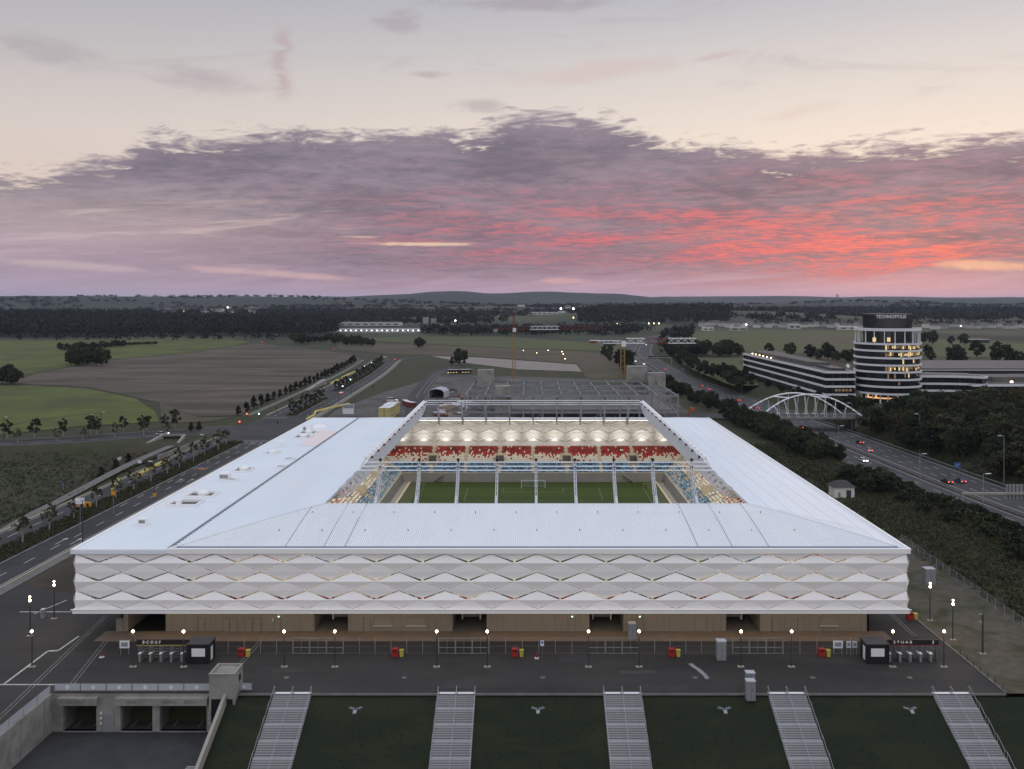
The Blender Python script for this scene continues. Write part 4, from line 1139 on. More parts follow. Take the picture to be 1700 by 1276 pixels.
# delivery yard -------------------------------------------------------------
YZ, YX0, YX1, YW = -5.3, -66.0, -43.2, 120.4
struct(MB().add([(YX0, 40, YZ), (YX1 + 1.6, 40, YZ), (YX1 + 1.6, YW, YZ), (YX0, YW, YZ)], [(0, 1, 2, 3)]).build('delivery_yard', 'asphalt'))
rw = thing('retaining_wall', 'pale concrete retaining wall along the delivery yard, topped by banners', 'retaining wall', (YX0, YW, YZ))
MB().box((-.8, -36, -YZ / 2), (1.6, 72, -YZ - .01)).build('wall_body', 'concrete', rw)
for i in range(12): MB().box((.01, -2 - i * 5.5, -YZ / 2), (.04, .06, -YZ - .02)).build('wall_joint', 'concrete_dark', rw)
pw = thing('portal_wall', 'concrete wall with three dark gateways opening on the delivery yard', 'portal wall', ((YX0 + YX1) / 2, YW, YZ))
cxp = (YX0 + YX1) / 2
ops = [(at(105, YW), at(160, YW)), (at(200, YW), at(253, YW)), (at(265, YW), at(343, YW))]
mb = MB(); xw = YX0
for a, b in ops: mb.box(((xw + a) / 2 - cxp, .4, 2.1), (a - xw, .8, 4.2)); xw = b
mb.box(((xw + YX1) / 2 - cxp, .4, 2.1), (YX1 - xw, .8, 4.2)); mb.box((0, .4, 4.74), (YX1 - YX0, .8, 1.08)); mb.build('wall_body', 'concrete', pw)
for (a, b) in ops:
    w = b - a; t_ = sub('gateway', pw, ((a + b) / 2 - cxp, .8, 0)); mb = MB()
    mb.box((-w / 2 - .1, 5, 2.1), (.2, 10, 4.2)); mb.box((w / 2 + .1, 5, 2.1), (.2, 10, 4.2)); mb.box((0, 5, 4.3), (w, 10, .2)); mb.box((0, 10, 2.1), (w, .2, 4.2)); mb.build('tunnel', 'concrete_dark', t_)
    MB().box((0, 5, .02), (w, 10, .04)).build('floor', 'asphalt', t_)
    mb = MB()
    for xx in (-w * .3, w * .25): mb.beam((xx, .5, .06), (xx + .3, 9, .06), .12, .02)
    mb.build('line', 'paint_worn', t_); MB().box((0, -.85, .05), (w, .2, .08)).build('threshold', 'paint_worn', t_)
for a, b in ((ops[0][0] - .5, ops[0][1] + .35), (ops[1][0] - .6, ops[2][1] + .3)):
    MB().box(((a + b) / 2 - cxp, -.35, 4.42), (b - a, .75, 1.0)).build('lintel', 'concrete', pw)
for tx_, px in (('DELIVERY', 129), ('TEAM 1', 224), ('TEAM 2', 283), ('PITCH', 319)): letter(tx_, .62, pw, (at(px, YW) - cxp, -.74, 4.42), 'concrete_dark')
d_ = MB().box((0, 0, 1.2), (1.5, .08, 2.4)).build('door', 'grey_steel', pw, (at(181, YW) - cxp, -.04, 0))
for px in (168, 348): 
    for z in (1.2, 1.9, 2.6): MB().box((0, 0, 0), (.22, .12, .3)).build('signal_light', 'sign_white', pw, (at(px, YW) - cxp, -.06, z))
# banners on mesh frames round the yard
def banner(x, y, L, rz, label):
    b = thing('banner_fence', label, 'banner fence', (x, y, 0), rz, 'banner fences round the yard')
    MB().box((0, 0, .62), (L - .12, .03, .9)).build('banner_cloth', 'banner', b); MB().tube((0, -.025, .62), (0, -.05, .62), .27, .27, 14).build('emblem', 'sign_white', b)
    mb = MB()
    for sx in (-1, 1): mb.tube((sx * L / 2, 0, 0), (sx * L / 2, 0, 1.15), .03)
    mb.tube((-L / 2, 0, 1.12), (L / 2, 0, 1.12), .025); mb.build('frame', 'grey_steel', b)
L_ = (YX1 - YX0 - 1.2) / 6
for i in range(6): banner(YX0 + (i + .5) * L_, YW + .55, L_, 0, f'pale grey banner fence above the yard gateways, {ORD[i]} from the long retaining wall')
for i in range(8): banner(YX0 - .3, YW - 1.6 - i * 3.2, 3.2, R(-90), f'pale grey banner fence along the retaining wall top, {ORD[i]} from the gateways')
banner(-39.7, 121.2, 2.2, R(-4), 'short loose banner fence on the far side of the concrete shaft')
sh = thing('concrete_shaft', 'square pale concrete shaft rising beside the delivery yard gateways', 'shaft', (-42.0, 120.6, YZ))
mb = MB(); H = 3.3 - YZ
mb.box((-1.62, 0, H / 2), (.26, 3.4, H)); mb.box((1.62, 0, H / 2), (.26, 3.4, H)); mb.box((0, 1.6, H / 2), (3.0, .2, H)); mb.box((0, -1.6, H - 1.7), (3.0, .2, 3.4)); mb.box((0, -1.6, .4), (3.0, .2, .8)); mb.build('shaft_wall', 'concrete', sh)
MB().box((0, 0, H - .2), (3.0, 3.0, .1)).build('shaft_roof', 'concrete', sh); mb = MB()
for c, d in (((0, -1.65, H + .03), (3.6, .25, .08)), ((0, 1.65, H + .03), (3.6, .25, .08)), ((-1.65, 0, H + .03), (.25, 3.1, .08)), ((1.65, 0, H + .03), (.25, 3.1, .08))): mb.box(c, d)
mb.build('coping', 'concrete_warm', sh); MB().box((0, -1.45, 2.9), (2.9, .08, 4.4)).build('glazing', 'glass_dark', sh); MB().box((1.77, .4, H - 1.3), (.05, .7, .9)).build('vent', 'black', sh)
pp = thing('parapet_wall', 'sloping concrete parapet between the grass bank and delivery yard', 'parapet', (-41.6, 119, 0))
mb = MB(); pts = [(0, .55), (-20, .55 - 20 * SL)]
mb.extr([(0, .6), (-20, .6 - 20 * SL), (-20, -10), (0, -10)], 'x', -.22, .22); mb.build('wall_body', 'concrete_warm', pp)
ys_ = thing('yard_steps', 'short flight of white edged steps at the foot of the parapet', 'steps', (-43.0, 111, YZ))
for i in range(9): MB().box((0, -i * .55, .1 + .0 * i), (1.4, .3, .2)).build('tread', 'stair', ys_)

# plaza markings --------------------------------------------------------------
mb = MB()
def pl(x0, y0, x1, y1, w=.22): mb.beam((x0, y0, .006), (x1, y1, .006), w, .005)
pl(-74.5, 123.2, -74.7, 135, .3); pl(-74.7, 135, -73.2, 135.2, .5); pl(-73.2, 135.2, -73, 141, .3); pl(-76.6, 123.2, -66.2, 123.2, .3); pl(-89, 152, -80, 152, .3); pl(-86, 151, -84, 158, .25)
mb.build('painted_line', 'paint', plz)
mb = MB()
for x0, y0, x1, y1 in ((-69.3, 113, -73.3, 150), (-64.9, 122, -68.4, 142), (-43.6, 126, -43.1, 141), (62.4, 141, 62.6, 152)):
    for o in (0, .55): pl(x0 + o, y0, x1 + o, y1, .09)
mb.build('drain_channel', 'paint_worn', plz)

for i in range(9):                                       # asphalt patches and covers
    x_, y_ = rng.uniform(-92, 60), rng.uniform(122, 132) if i % 2 else rng.uniform(123, 140)
    if x_ > -66: MB().box((x_, y_, .003), (rng.uniform(2, 9), rng.uniform(.8, 2.6), .004)).build('asphalt_patch', 'asphalt', plz)
for x_ in (-88, -78, -35, -18, 2, 24, 41, 55): MB().tube((x_, 125.5, .001), (x_, 125.5, .012), .38, .38, 14).build('manhole_cover', 'concrete_dark', plz)
# lamp posts -------------------------------------------------------------------
def lamp_post(x, y, h, label, group, twin=False, e=110):
    t = thing('lamp_post', label, 'lamp post', (x, y, 0), 0, group)
    MB().box((0, 0, .06), (.95, .55, .12)).build('base_plate', 'concrete_warm', t)
    MB().tube((0, 0, .1), (0, 0, h - .3), .10, .085, 8).build('pole', 'dark_steel', t)
    for i, zz in enumerate((h - .12,) if not twin else (h - .5, h + .1)):
        r0 = .20 if not twin or i == 0 else .15
        mb = MB()
        for a, b in ((-1.57, -.9), (-.9, -.2), (-.2, .5), (.5, 1.2), (1.2, 1.57)): mb.tube((0, -.08, zz + r0 * math.sin(a)), (0, -.08, zz + r0 * math.sin(b)), max(.02, r0 * math.cos(a)), max(.02, r0 * math.cos(b)), 10)
        mb.build('lantern', 'lamp_warm', t)
    MB().tube((0, 0, h + (.12 if not twin else .34)), (0, 0, h + (.18 if not twin else .4)), .2, .16, 10).build('cap', 'dark_steel', t)
    l = bpy.data.lights.new('lantern_light', 'POINT'); l.energy = e; l.color = (1, .72, .42); l.shadow_soft_size = .25
    o = bpy.data.objects.new('lantern_light', l); COL.objects.link(o); o.parent = t; o.location = (0, -.35, h - .15)
for k, px in enumerate((221, 305, 472, 556, 725, 809, 977, 1061, 1230, 1314, 1482, 1567)):
    lamp_post(at(px, 129.1), 129.1, 5.45, f'slim dark plaza lamp post, {ORD[k]} of the front row from the delivery yard', 'lamp posts on the plaza')
lamp_post(-80.9, 141, 6.3, 'twin-lantern lamp post at the plaza corner, nearer of the boulevard side pair', 'twin lamp posts', True, 320)
lamp_post(-81.2, 148.7, 6.3, 'twin-lantern lamp post beside the brown soil strip near the stadium corner', 'twin lamp posts', True, 320)
lamp_post(-73.8, 129.1, 5.45, 'single lamp post standing on the white painted line left of the yard', 'lamp posts on the plaza')
lamp_post(68.2, 147.8, 6.3, 'twin-lantern lamp post on the gravel strip, farther one behind the red bin', 'twin lamp posts', True, 320)
lamp_post(68.0, 139.4, 6.3, 'twin-lantern lamp post on the gravel strip, nearer one by the turnstiles', 'twin lamp posts', True, 320)
cm_ = thing('camera_mast', 'dark mast without lantern standing on the gravel strip', 'mast', (69.9, 133.9, 0))
MB().tube((0, 0, 0), (0, 0, 6.2), .16, .14, 8).build('pole', 'dark_steel', cm_); mb = MB(); mb.box((-.3, 0, 6.1), (.6, .2, .2)); mb.box((-.3, 0, 4.9), (.4, .2, .3)); mb.build('camera_head', 'grey_steel', cm_); MB().box((0, 0, .06), (.9, .6, .12)).build('base_plate', 'concrete_warm', cm_)

# fence, gates, turnstiles -----------------------------------------------------
FYY = 133.9
gates = [(528, 0), (770, 1), (1019, 2), (1258, 3)]
gl = [(at(p - 42, FYY), at(p + 42, FYY)) for p, _ in gates]
fx0, fx1 = at(352, FYY), at(1440, FYY)
fe = thing('plaza_fence', 'thin steel mesh fence with posts along the stadium front', 'fence', (0, FYY, 0))
pm = MB().box((0, 0, 1.25), (.09, .09, 2.5)).mesh('post'); pm.materials.append(MATS['brushed'])
x = fx0
runs = []; cur = fx0
for a, b in gl + [(fx1, fx1)]:
    if a > cur: runs.append((cur, a))
    cur = b
for a, b in runs:
    n_ = max(1, round((b - a) / 2.5))
    for i in range(n_ + 1): place('post', pm, fe, (a + (b - a) * i / n_, 0, 0))
    mb = MB()
    for z in (.12, 1.2, 2.4): mb.beam((a, 0, z), (b, 0, z), .015)
    mb.build('wire', 'grey_steel', fe)
gw = ['nearest the delivery yard kiosk', 'second from the delivery yard', 'third from the delivery yard', 'fourth, nearest the motorway side kiosk']
for k, (a, b) in enumerate(gl):
    g = thing('plaza_gate', 'wide barred steel gate in the plaza fence, ' + gw[k], 'gate', ((a + b) / 2, FYY, 0), 0, 'gates in the plaza fence'); w = (b - a) / 3
    for i in range(3):
        c = -(b - a) / 2 + (i + .5) * w; mb = MB()
        for sx in (-1, 1): mb.box((sx * (w / 2 - .06), 0, 1.25), (.09, .08, 2.5))
        for z in (.1, 1.0, 2.45): mb.box((0, 0, z), (w - .1, .06, .08))
        for j in range(1, 2): mb.box((-w / 2 + j * w / 2, 0, 1.25), (.05, .05, 2.4))
        mb.build('leaf', 'brushed', g, (c, 0, 0))
def turnstiles(px0, px1, txt, accent, label, extra=''):
    d = 131.3; x0, x1 = at(px0, d), at(px1, d); w = x1 - x0
    t = thing('turnstile_bank', label, 'turnstiles', ((x0 + x1) / 2, d, 0))
    s = MB().box((0, -.4, 3.0), (w, .25, .75)).build('sign_board', 'black', t)
    MB().box((0, -.45, 2.58), (w, .2, .08)).build('accent_strip', accent, s)
    letter(txt, .60, s, (-w / 2 + 2.3, -.54, 3.02), 'lettering', spacing=1.15)
    if extra: letter(extra, .66, s, (w / 2 - .9, -.54, 3.02), 'lettering')
    n_ = 5
    for i in range(n_):
        c = -w / 2 + (i + .5) * w / n_
        tt = sub('turnstile', t, (c, 0, 0))
        MB().box((-.35, .3, .55), (.3, 1.5, 1.1)).build('cabinet', 'brushed', tt); mb = MB()
        for z in (.5, .9, 1.3, 1.7, 2.1): mb.beam((.0, .3, z), (.55, .3, z), .05)
        stuff(mb.build('barrier_arm', 'brushed', tt)); MB().box((-.35, -.3, 1.3), (.36, .7, .08)).build('reader', 'sign_white', tt)
    for sx in (-1, 1): MB().box((sx * w / 2, .4, 1.5), (.1, .1, 3.0)).build('post', 'dark_steel', t)
    mb = MB()
    for i in range(n_ + 1): mb.box((-w / 2 + i * w / n_, 1.0, 1.3), (.04, 1.6, 2.4))
    mb.build('screen', 'grey_steel', t)
turnstiles(229, 316, 'B·C·D·E·F', 'bin_yellow', 'turnstile bank under a black sign with lettering B to F')
turnstiles(1471, 1556, 'S·T·U·A·B', 'bin_red', 'turnstile bank under a black sign with lettering S T U A B', '3')
def kiosk(px, label):
    d = 131.5; k = thing('kiosk', label, 'kiosk', (at(px, d), d, 0)); s = 1 if px > 878 else -1
    MB().box((0, 0, 1.45), (3.3, 2.8, 2.9)).build('body', 'black', k)
    MB().box((0, 0, 2.96), (3.5, 3.0, .12)).build('roof', 'dark_steel', k); MB().box((-s * .1, -1.42, 1.75), (2.0, .06, 1.2)).build('shutter', 'sign_white', k); MB().box((-s * 1.67, -.2, 1.3), (.06, .8, 2.0)).build('door', 'sign_white', k)
kiosk(334, 'black ticket kiosk with white shutter beside the B to F turnstiles'); kiosk(1452, 'black ticket kiosk with white shutter beside the S to B turnstiles')
def bins(x, y, who):
    r = thing('waste_bin', 'red waste bin ' + who, 'waste bin', (x, y, 0), 0, 'red waste bins'); MB().box((0, 0, .62), (.95, .7, 1.1)).build('body', 'bin_red', r); MB().box((0, .02, 1.2), (1.0, .76, .1)).build('lid', 'bin_red', r); MB().box((0, -.41, 1.0), (.6, .03, .2)).build('slot', 'black', r)
    yb = thing('waste_bin', 'yellow waste bin ' + who, 'waste bin', (x + 1.0, y, 0), 0, 'yellow waste bins'); MB().prism([(-.27, -.27), (.27, -.27), (.27, .27), (-.27, .27)], .05, .95).build('body', 'bin_yellow', yb); MB().box((0, 0, 1.0), (.66, .66, .12)).build('lid', 'bin_yellow', yb); MB().tube((-.2, .25, .12), (.2, .25, .12), .1, .1, 8).build('wheel', 'black', yb)
for px, who in ((401, 'against the fence right behind the black kiosk near the yard'), (656, 'against the fence between first and second gates'), (855, 'against the fence below the middle of the stadium'), (1115, 'against the fence between third and fourth gates'), (1364, 'against the fence before the info boards')): bins(at(px, 132.9), 132.9, who)
bins(65.0, 148.4, 'at the edge of the gravel strip by the stadium corner')
def cabinet(x, y, z, w, d, h, label, m='grey_steel'):
    c = thing('utility_cabinet', label, 'cabinet', (x, y, z)); MB().box((0, 0, h / 2), (w, d, h)).build('body', m, c); MB().box((0, 0, h + .05), (w + .1, d + .1, .1)).build('lid', 'banner', c)
    mb = MB(); mb.box((0, -d / 2 - .01, h / 2), (.03, .03, h * .9)); mb.box((w * .15, -d / 2 - .03, h * .55), (.08, .05, .2)); mb.build('door_seam', 'dark_steel', c)
cabinet(at(1197, 132), 132, 0, 1.35, 1.1, 2.8, 'tall grey cabinet standing against the fence left of the last gate')
cabinet(at(1049, 140), 140, 0, 1.2, 1.0, 2.5, 'grey cabinet with white top by a gateway under the overhang')
cabinet(at(1244, 123), 122.6, 0, 1.2, 1.0, 2.0, 'farther of two grey cabinets at the plaza edge')
c_ = cabinet(at(1242, 120.6), 119.4, -.35, 1.2, 1.0, 2.6, 'nearer of two grey cabinets, at the top of the grass bank')
cabinet(at(1542, 167), 167, 0, 1.9, 1.5, 3.0, 'grey cabinet at the end of the wire fence by the scrub')
cabinet(at(72, 149), 149, 0, .6, .6, 1.5, 'small grey cabinet between the two twin lamp posts')
def board(px, w, h, label, y=133.6, zc=1.6):
    b = thing('notice_board', label, 'notice board', (at(px, y), y, 0)); MB().box((0, -.05, zc), (w, .06, h)).build('panel', 'sign_white', b); MB().box((0, -.085, zc), (w * .68, .02, h * .55)).build('plan', 'grey_steel', b)
    mb = MB(); mb.box((-w * .4, 0, zc / 2), (.06, .06, zc)); mb.box((w * .4, 0, zc / 2), (.06, .06, zc)); mb.build('post', 'grey_steel', b)
board(207, 1.5, 1.15, 'white notice board on posts left of the B to F turnstiles'); board(1391, 1.5, 1.15, 'white framed notice board right of the last red bin'); board(1409, .7, 1.0, 'small white notice nearer of the pair, left one'); board(1419, .7, 1.0, 'small white notice of the pair, beside the black kiosk')
ns = thing('parking_sign', 'small white no-stopping sign on a post before the fence', 'sign', (at(900, 132.8), 132.8, 0))
MB().tube((0, 0, 0), (0, 0, 2.2), .03).build('post', 'grey_steel', ns); MB().box((0, -.04, 2.1), (.55, .04, .85)).build('plate', 'sign_white', ns); mb = MB(); mb.tube((0, -.06, 2.22), (0, -.08, 2.22), .2, .2, 12); mb.build('disc', 'sign_blue', ns)
bo = thing('red_bollard', 'short red and white bollard on a square foot by the sign', 'bollard', (at(891, 132.2), 132.2, 0)); MB().box((0, 0, .06), (.6, .5, .12)).build('foot', 'sign_white', bo); MB().tube((0, 0, .1), (0, 0, 1.0), .12, .10, 8).build('body', 'bin_red', bo)
bo = thing('red_bollard', 'short red bollard beside the painted lines near the yard turnstiles', 'bollard', (at(169, 132.6), 132.6, 0)); MB().box((0, 0, .06), (.6, .5, .12)).build('foot', 'sign_white', bo); MB().tube((0, 0, .1), (0, 0, 1.0), .12, .10, 8).build('body', 'bin_red', bo)
ho = thing('sheeting_strip', 'crumpled grey strip of sheeting lying on the plaza asphalt', 'sheeting', (at(1162, 127), 127, 0))
mb = MB(); pts = [(-.9, 3.0), (-.6, 2.0), (-.1, 1.0), (.2, .0), (.5, -1.2), (.6, -2.2)]
for a, b in zip(pts[:-1], pts[1:]): mb.beam((a[0], a[1], .09), (b[0], b[1], .09), .5, .14)
mb.path([(p[0] + .35, p[1], .14) for p in pts], .05, 5); mb.build('strip', 'grey_steel', ho)
for i in range(7):
    b = thing('edge_post', f'low dark post on the plaza edge by the gravel, {ORD[i]} from the stairs', 'post', (66.2, 121.4 + i * 2.0, 0), 0, 'low posts on the plaza edge'); MB().tube((0, 0, 0), (0, 0, .75), .07, .06, 6).build('shaft', 'dark_steel', b); MB().box((0, 0, .78), (.14, .14, .06)).build('cap', 'dark_steel', b)
wf = thing('wire_fence', 'wire mesh fence along the scrub beyond the gravel strip', 'fence', (80, 120, 0))
for i in range(26):
    y = i * 3.0; x = 1.0 + .035 * y; place('post', MB().box((0, 0, 1.0), (.08, .08, 2.0)).mesh('post') if i == 0 else wpost, wf, (x, y, 0)) if i else None
    if i == 0: wpost = MB().box((0, 0, 1.0), (.08, .08, 2.0)).mesh('post'); wpost.materials.append(MATS['grey_steel']); place('post', wpost, wf, (x, y, 0))
mb = MB()
for z in (.1, .5, .9, 1.3, 1.7, 1.95): mb.beam((1.0, 0, z), (1 + .035 * 75, 75, z), .02)
for i in range(150): mb.beam((1 + .0175 * i, i * .5, .1), (1 + .0175 * i, i * .5, 1.95), .012)
mb.build('wire', 'grey_steel', wf)
# ================================================================== VEHICLES
def car_mesh(l=4.4, w=1.8, h=1.45, est=False):
    r = 1.75 if est else 1.2
    prof = [(-l / 2, .35), (-l / 2, .78), (-l / 2 + .15, .92), (-l * .22, .98) , (l / 2 - .1, .95), (l / 2, .75), (l / 2, .35)]
    b = MB().extr([(-l / 2, .32), (l / 2, .32), (l / 2, .72), (l / 2 - .08, .93), (l * .24 - l * .5 + .0, .96), (-l / 2 + .12, .80), (-l / 2, .62)], 'y', -w / 2, w / 2)
    return b
def make_car(col, label, loc, rz, van=False, group=None):
    """front points to +x before rz"""
    l, w = (4.5, 1.82) if not van else (5.4, 2.0)
    c = thing('car' if not van else 'van', label, 'car' if not van else 'van', loc, rz, group)
    hb = .95 if not van else 1.1
    body = MB().extr([(-l / 2, .30), (l / 2, .30), (l / 2, .66), (l / 2 - .12, .80), (l * .22, hb), (-l / 2 + .08, hb), (-l / 2, .70)], 'y', -w / 2, w / 2).build('body', col, c)
    if van: cab = [(-l / 2 + .06, hb), (l * .26, hb), (l * .16, 1.9), (-l / 2 + .1, 1.95)]
    else: cab = [(-l * .46, hb), (l * .20, hb), (l * .04, 1.42), (-l * .30, 1.44)]
    MB().extr([(a, z) for a, z in cab], 'y', -w / 2 + .1, w / 2 - .1).build('cabin', 'glass_dark', c)
    MB().extr([(cab[3][0] + .05, cab[3][1] - .03), (cab[2][0] - .05, cab[2][1] - .03), (cab[2][0] - .1, cab[2][1] + .03), (cab[3][0] + .1, cab[3][1] + .03)], 'y', -w / 2 + .14, w / 2 - .14).build('roof', col, c)
    for x in (-l * .30, l * .31):
        for s in (-1, 1):
            wl = MB().tube((x, s * (w / 2 - .2), .32), (x, s * (w / 2 + .01), .32), .32, .32, 10).build('wheel', 'black', c)
    for s in (-1, 1):
        MB().box((l / 2, s * (w / 2 - .3), .68), (.08, .36, .18)).build('headlight', 'head_light', c); MB().box((-l / 2, s * (w / 2 - .28), .76), (.08, .36, .18)).build('taillight', 'red_light', c)
    return c
def mw_dir(d):
    i = int(np.argmin(np.abs(mw[:, 1] - d))); i = min(max(i, 1), len(mw) - 2); v_ = mw[i + 1] - mw[i - 1]; return math.atan2(v_[1], v_[0])
AWAY = [(1332, 709, 'car_black', 'dark car with tail lights just this side of the arched bridge'), (1427, 734, 'car_black', 'black car going away ahead of a silver one on the motorway'), (1441, 747, 'car_silver', 'silver car going away beside the motorway median'),
        (1572, 799, 'car_black', 'dark car with glowing tail lights in the middle lane, left of a pair'), (1594, 798, 'car_blue', 'dark blue car beside another near the motorway verge, right of the pair'),
        (1176, 646, 'car_grey', 'grey car with tail lights beyond the arched bridge, farthest of three'), (1164, 640, 'car_black', 'black car in the slow lane near the trees beyond the bridge'), (1225, 664, 'car_red', 'red car beyond the bridge approaching its arches'), (1255, 677, 'car_black', 'dark car passing behind the left foot of the arch'),
        (1104, 613, 'car_grey', 'small grey car with tail lights below the second sign gantry'), (1078, 592, 'car_red', 'small red car going away on the distant bend')]
ONC = [(1433, 764, 'car_white', 'white car with headlights coming along the near carriageway'), (1055, 599, 'car_white', 'distant oncoming car with headlights, outermost on the bend'), (1069, 604, 'car_silver', 'distant oncoming car with headlights near the median on the bend'), (1066, 609, 'car_grey', 'distant oncoming car with headlights behind the construction core'), (1073, 572, 'car_white', 'farthest oncoming car with headlights at the top of the bend'), (1390, 762, 'car_grey', 'grey oncoming car half hidden behind the trees by the motorway')]
for px, py, c, lb in AWAY:
    x, d = gp(px, py, MW_Z + .5); make_car(c, lb, (x, d, MW_Z + .01), mw_dir(d))
for px, py, c, lb in ONC:
    x, d = gp(px, py, MW_Z + .5); make_car(c, lb, (x, d, MW_Z + .01), mw_dir(d) + math.pi)
make_car('car_white', 'white van with headlights on the access road at the bridge end', (98, 409, .46), 0, True)
make_car('car_silver', 'silver car driving on the cross road above the underpass', (gp(270, 722)[0], gp(270, 722)[1] , .03), R(12))
make_car('car_white', 'white car with tail lights waiting before the farther boulevard junction', (gp(567, 653)[0], gp(567, 653)[1], .02), R(92))
make_car('car_red', 'red car leaving where the boulevard bends', (gp(657, 597)[0], gp(657, 597)[1], .03), R(80))
make_car('car_white', 'oncoming white car with headlights on the far boulevard, nearer of two', (gp(607, 609)[0], gp(607, 609)[1], .02), R(-88))
make_car('car_silver', 'oncoming silver car with headlights on the far boulevard, farther of two', (gp(618, 603)[0], gp(618, 603)[1], .02), R(-85))
make_car('car_red', 'red car on the country road beside the far wood', (gp(434, 568.5)[0], gp(434, 568.5)[1], .03), R(128))
make_car('car_grey', 'grey car with tail lights on the country road by the bushes', (gp(552, 580)[0], gp(552, 580)[1], .03), R(128))
# bus
bx, by = gp(763, 620)
bus = thing('bus', 'long dark articulated bus with lit windows beside the building site', 'bus', (bx, by, 0), R(14))
for s, L in ((-1, 8.0), (1, 8.6)):
    cxx = s * 4.5
    MB().box((cxx, 0, 1.75), (L, 2.5, 2.7)).build('body', 'car_black', bus); MB().box((cxx, -1.27, 2.1), (L - .6, .04, .9)).build('window', 'glass_dark', bus); MB().box((cxx, 0, 3.14), (L - .2, 2.3, .12)).build('roof', 'sign_white', bus)
    for k in range(3): MB().box((cxx - 2.4 + k * 2.2, -1.3, 1.1), (.9, .03, .6)).build('lit_panel', 'window_lit', bus)
    for x in (-2.2, 2.4): MB().tube((cxx + x, -1.3, .45), (cxx + x, 1.3, .45), .45, .45, 10).build('wheel', 'black', bus)
MB().box((0, 0, 1.7), (1.0, 2.2, 2.5)).build('bellows', 'black', bus); MB().box((8.85, 0, .9), (.1, 2.0, .2)).build('taillight', 'red_light', bus); MB().box((-8.55, 0, .9), (.1, 2.0, .2)).build('headlight', 'far_lamp_warm', bus)

# ================================================================== MOTORWAY FURNITURE
def mpt(d, o):
    i = int(np.argmin(np.abs(mw[:, 1] - d))); l = offs(mw, o)
    j = int(np.argmin(np.abs(l[:, 1] - d))); return np.interp(d, l[:, 1], l[:, 0]), d
def road_lamp(x, y, z, h, arm, label, group, m='grey_steel'):
    t = thing('street_lamp', label, 'street lamp', (x, y, z), 0, group)
    MB().tube((0, 0, 0), (0, 0, h), .13, .08, 8).build('pole', m, t); MB().beam((0, 0, h), (arm, 0, h + .15), .07).build('arm', m, t); MB().beam((arm * .5, 0, h + .12), (arm * 1.7, 0, h + .2), .42, .14).build('lamp_head', 'sign_white', t)
for k, (d, o) in enumerate(((285, 20.4), (340, 20.4), (402, 20.4), (470, 20.4), (560, 20.4), (660, 20.4), (770, 20.4))):
    x, y = mpt(d, o); road_lamp(x, y, MW_Z, 16 if d < 380 else 13, -1.2, f'tall motorway lamp on the wooded verge, {ORD[k]} from the near end', 'motorway lamps')
for k, (d, o) in enumerate(((230, -20.2), (260, -20.2), (318, -20.2))):
    x, y = mpt(d, o); road_lamp(x, y, MW_Z, 14.5, 1.2, f'tall motorway lamp on the stadium side verge, {ORD[k]} from the near end', 'motorway lamps')
def sign_gantry(d, label, panels, zc, dark, x0=None, x1=None):
    if x0 is None: x0, x1 = mpt(d, -19.6)[0], mpt(d, 19.8)[0]
    g = thing('sign_gantry', label, 'sign gantry', ((x0 + x1) / 2, d, MW_Z)); w = x1 - x0
    for s in (-1, 1): MB().box((s * w / 2, 0, zc / 2), (.5, .5, zc)).build('post', 'grey_steel', g)
    MB().box((0, 0, zc), (w, .7, .55)).build('cross_beam', 'concrete_warm', g)
    for c, pw_, ph in panels:
        p = MB().box((c, -.1 if dark else .6, zc + .3), (pw_, .2, ph)).build('sign_panel', 'black' if dark else 'grey_steel', g); mb = MB()
        for i in range(5): mb.box((c - pw_ * .4 + i * pw_ * .2, .45 if not dark else -.25, zc + .3), (.14, .12, ph * 1.02))
        mb.build('stiffener', 'dark_steel' if not dark else 'grey_steel', p)
sign_gantry(240, 'wide sign gantry over the near motorway showing two panel backs', [(-6.8 + 2.0, 5.2, 4.2), (3.3, 5.4, 4.8)], 7.2, False)
sign_gantry(800, 'distant dark sign gantry over the motorway bend', [(2, 8, 2.4), (12, 8, 2.4)], 8.0, True)
for px, py, d, label in ((1589, 772, 306, 'blue motorway direction sign on the wooded verge'), (1133, 613, 720, 'small blue sign on the verge beyond the distant gantry')):
    x = at(px, d); z = zat(py, d); s = thing('road_sign', label, 'road sign', (x, d, MW_Z)); h = z - MW_Z
    mb = MB(); mb.box((-.7, 0, h / 2), (.1, .1, h)); mb.box((.7, 0, h / 2), (.1, .1, h)); mb.build('post', 'grey_steel', s); MB().box((0, -.08, h), (2.4, .1, 1.9)).build('panel', 'sign_blue', s); mb = MB(); mb.box((-.4, -.14, h - .1), (.12, .02, 1.1)); mb.box((.1, -.14, h - .1), (.12, .02, 1.1)); mb.box((.4, -.14, h + .35), (.7, .02, .14)); mb.build('symbol', 'sign_white', s)

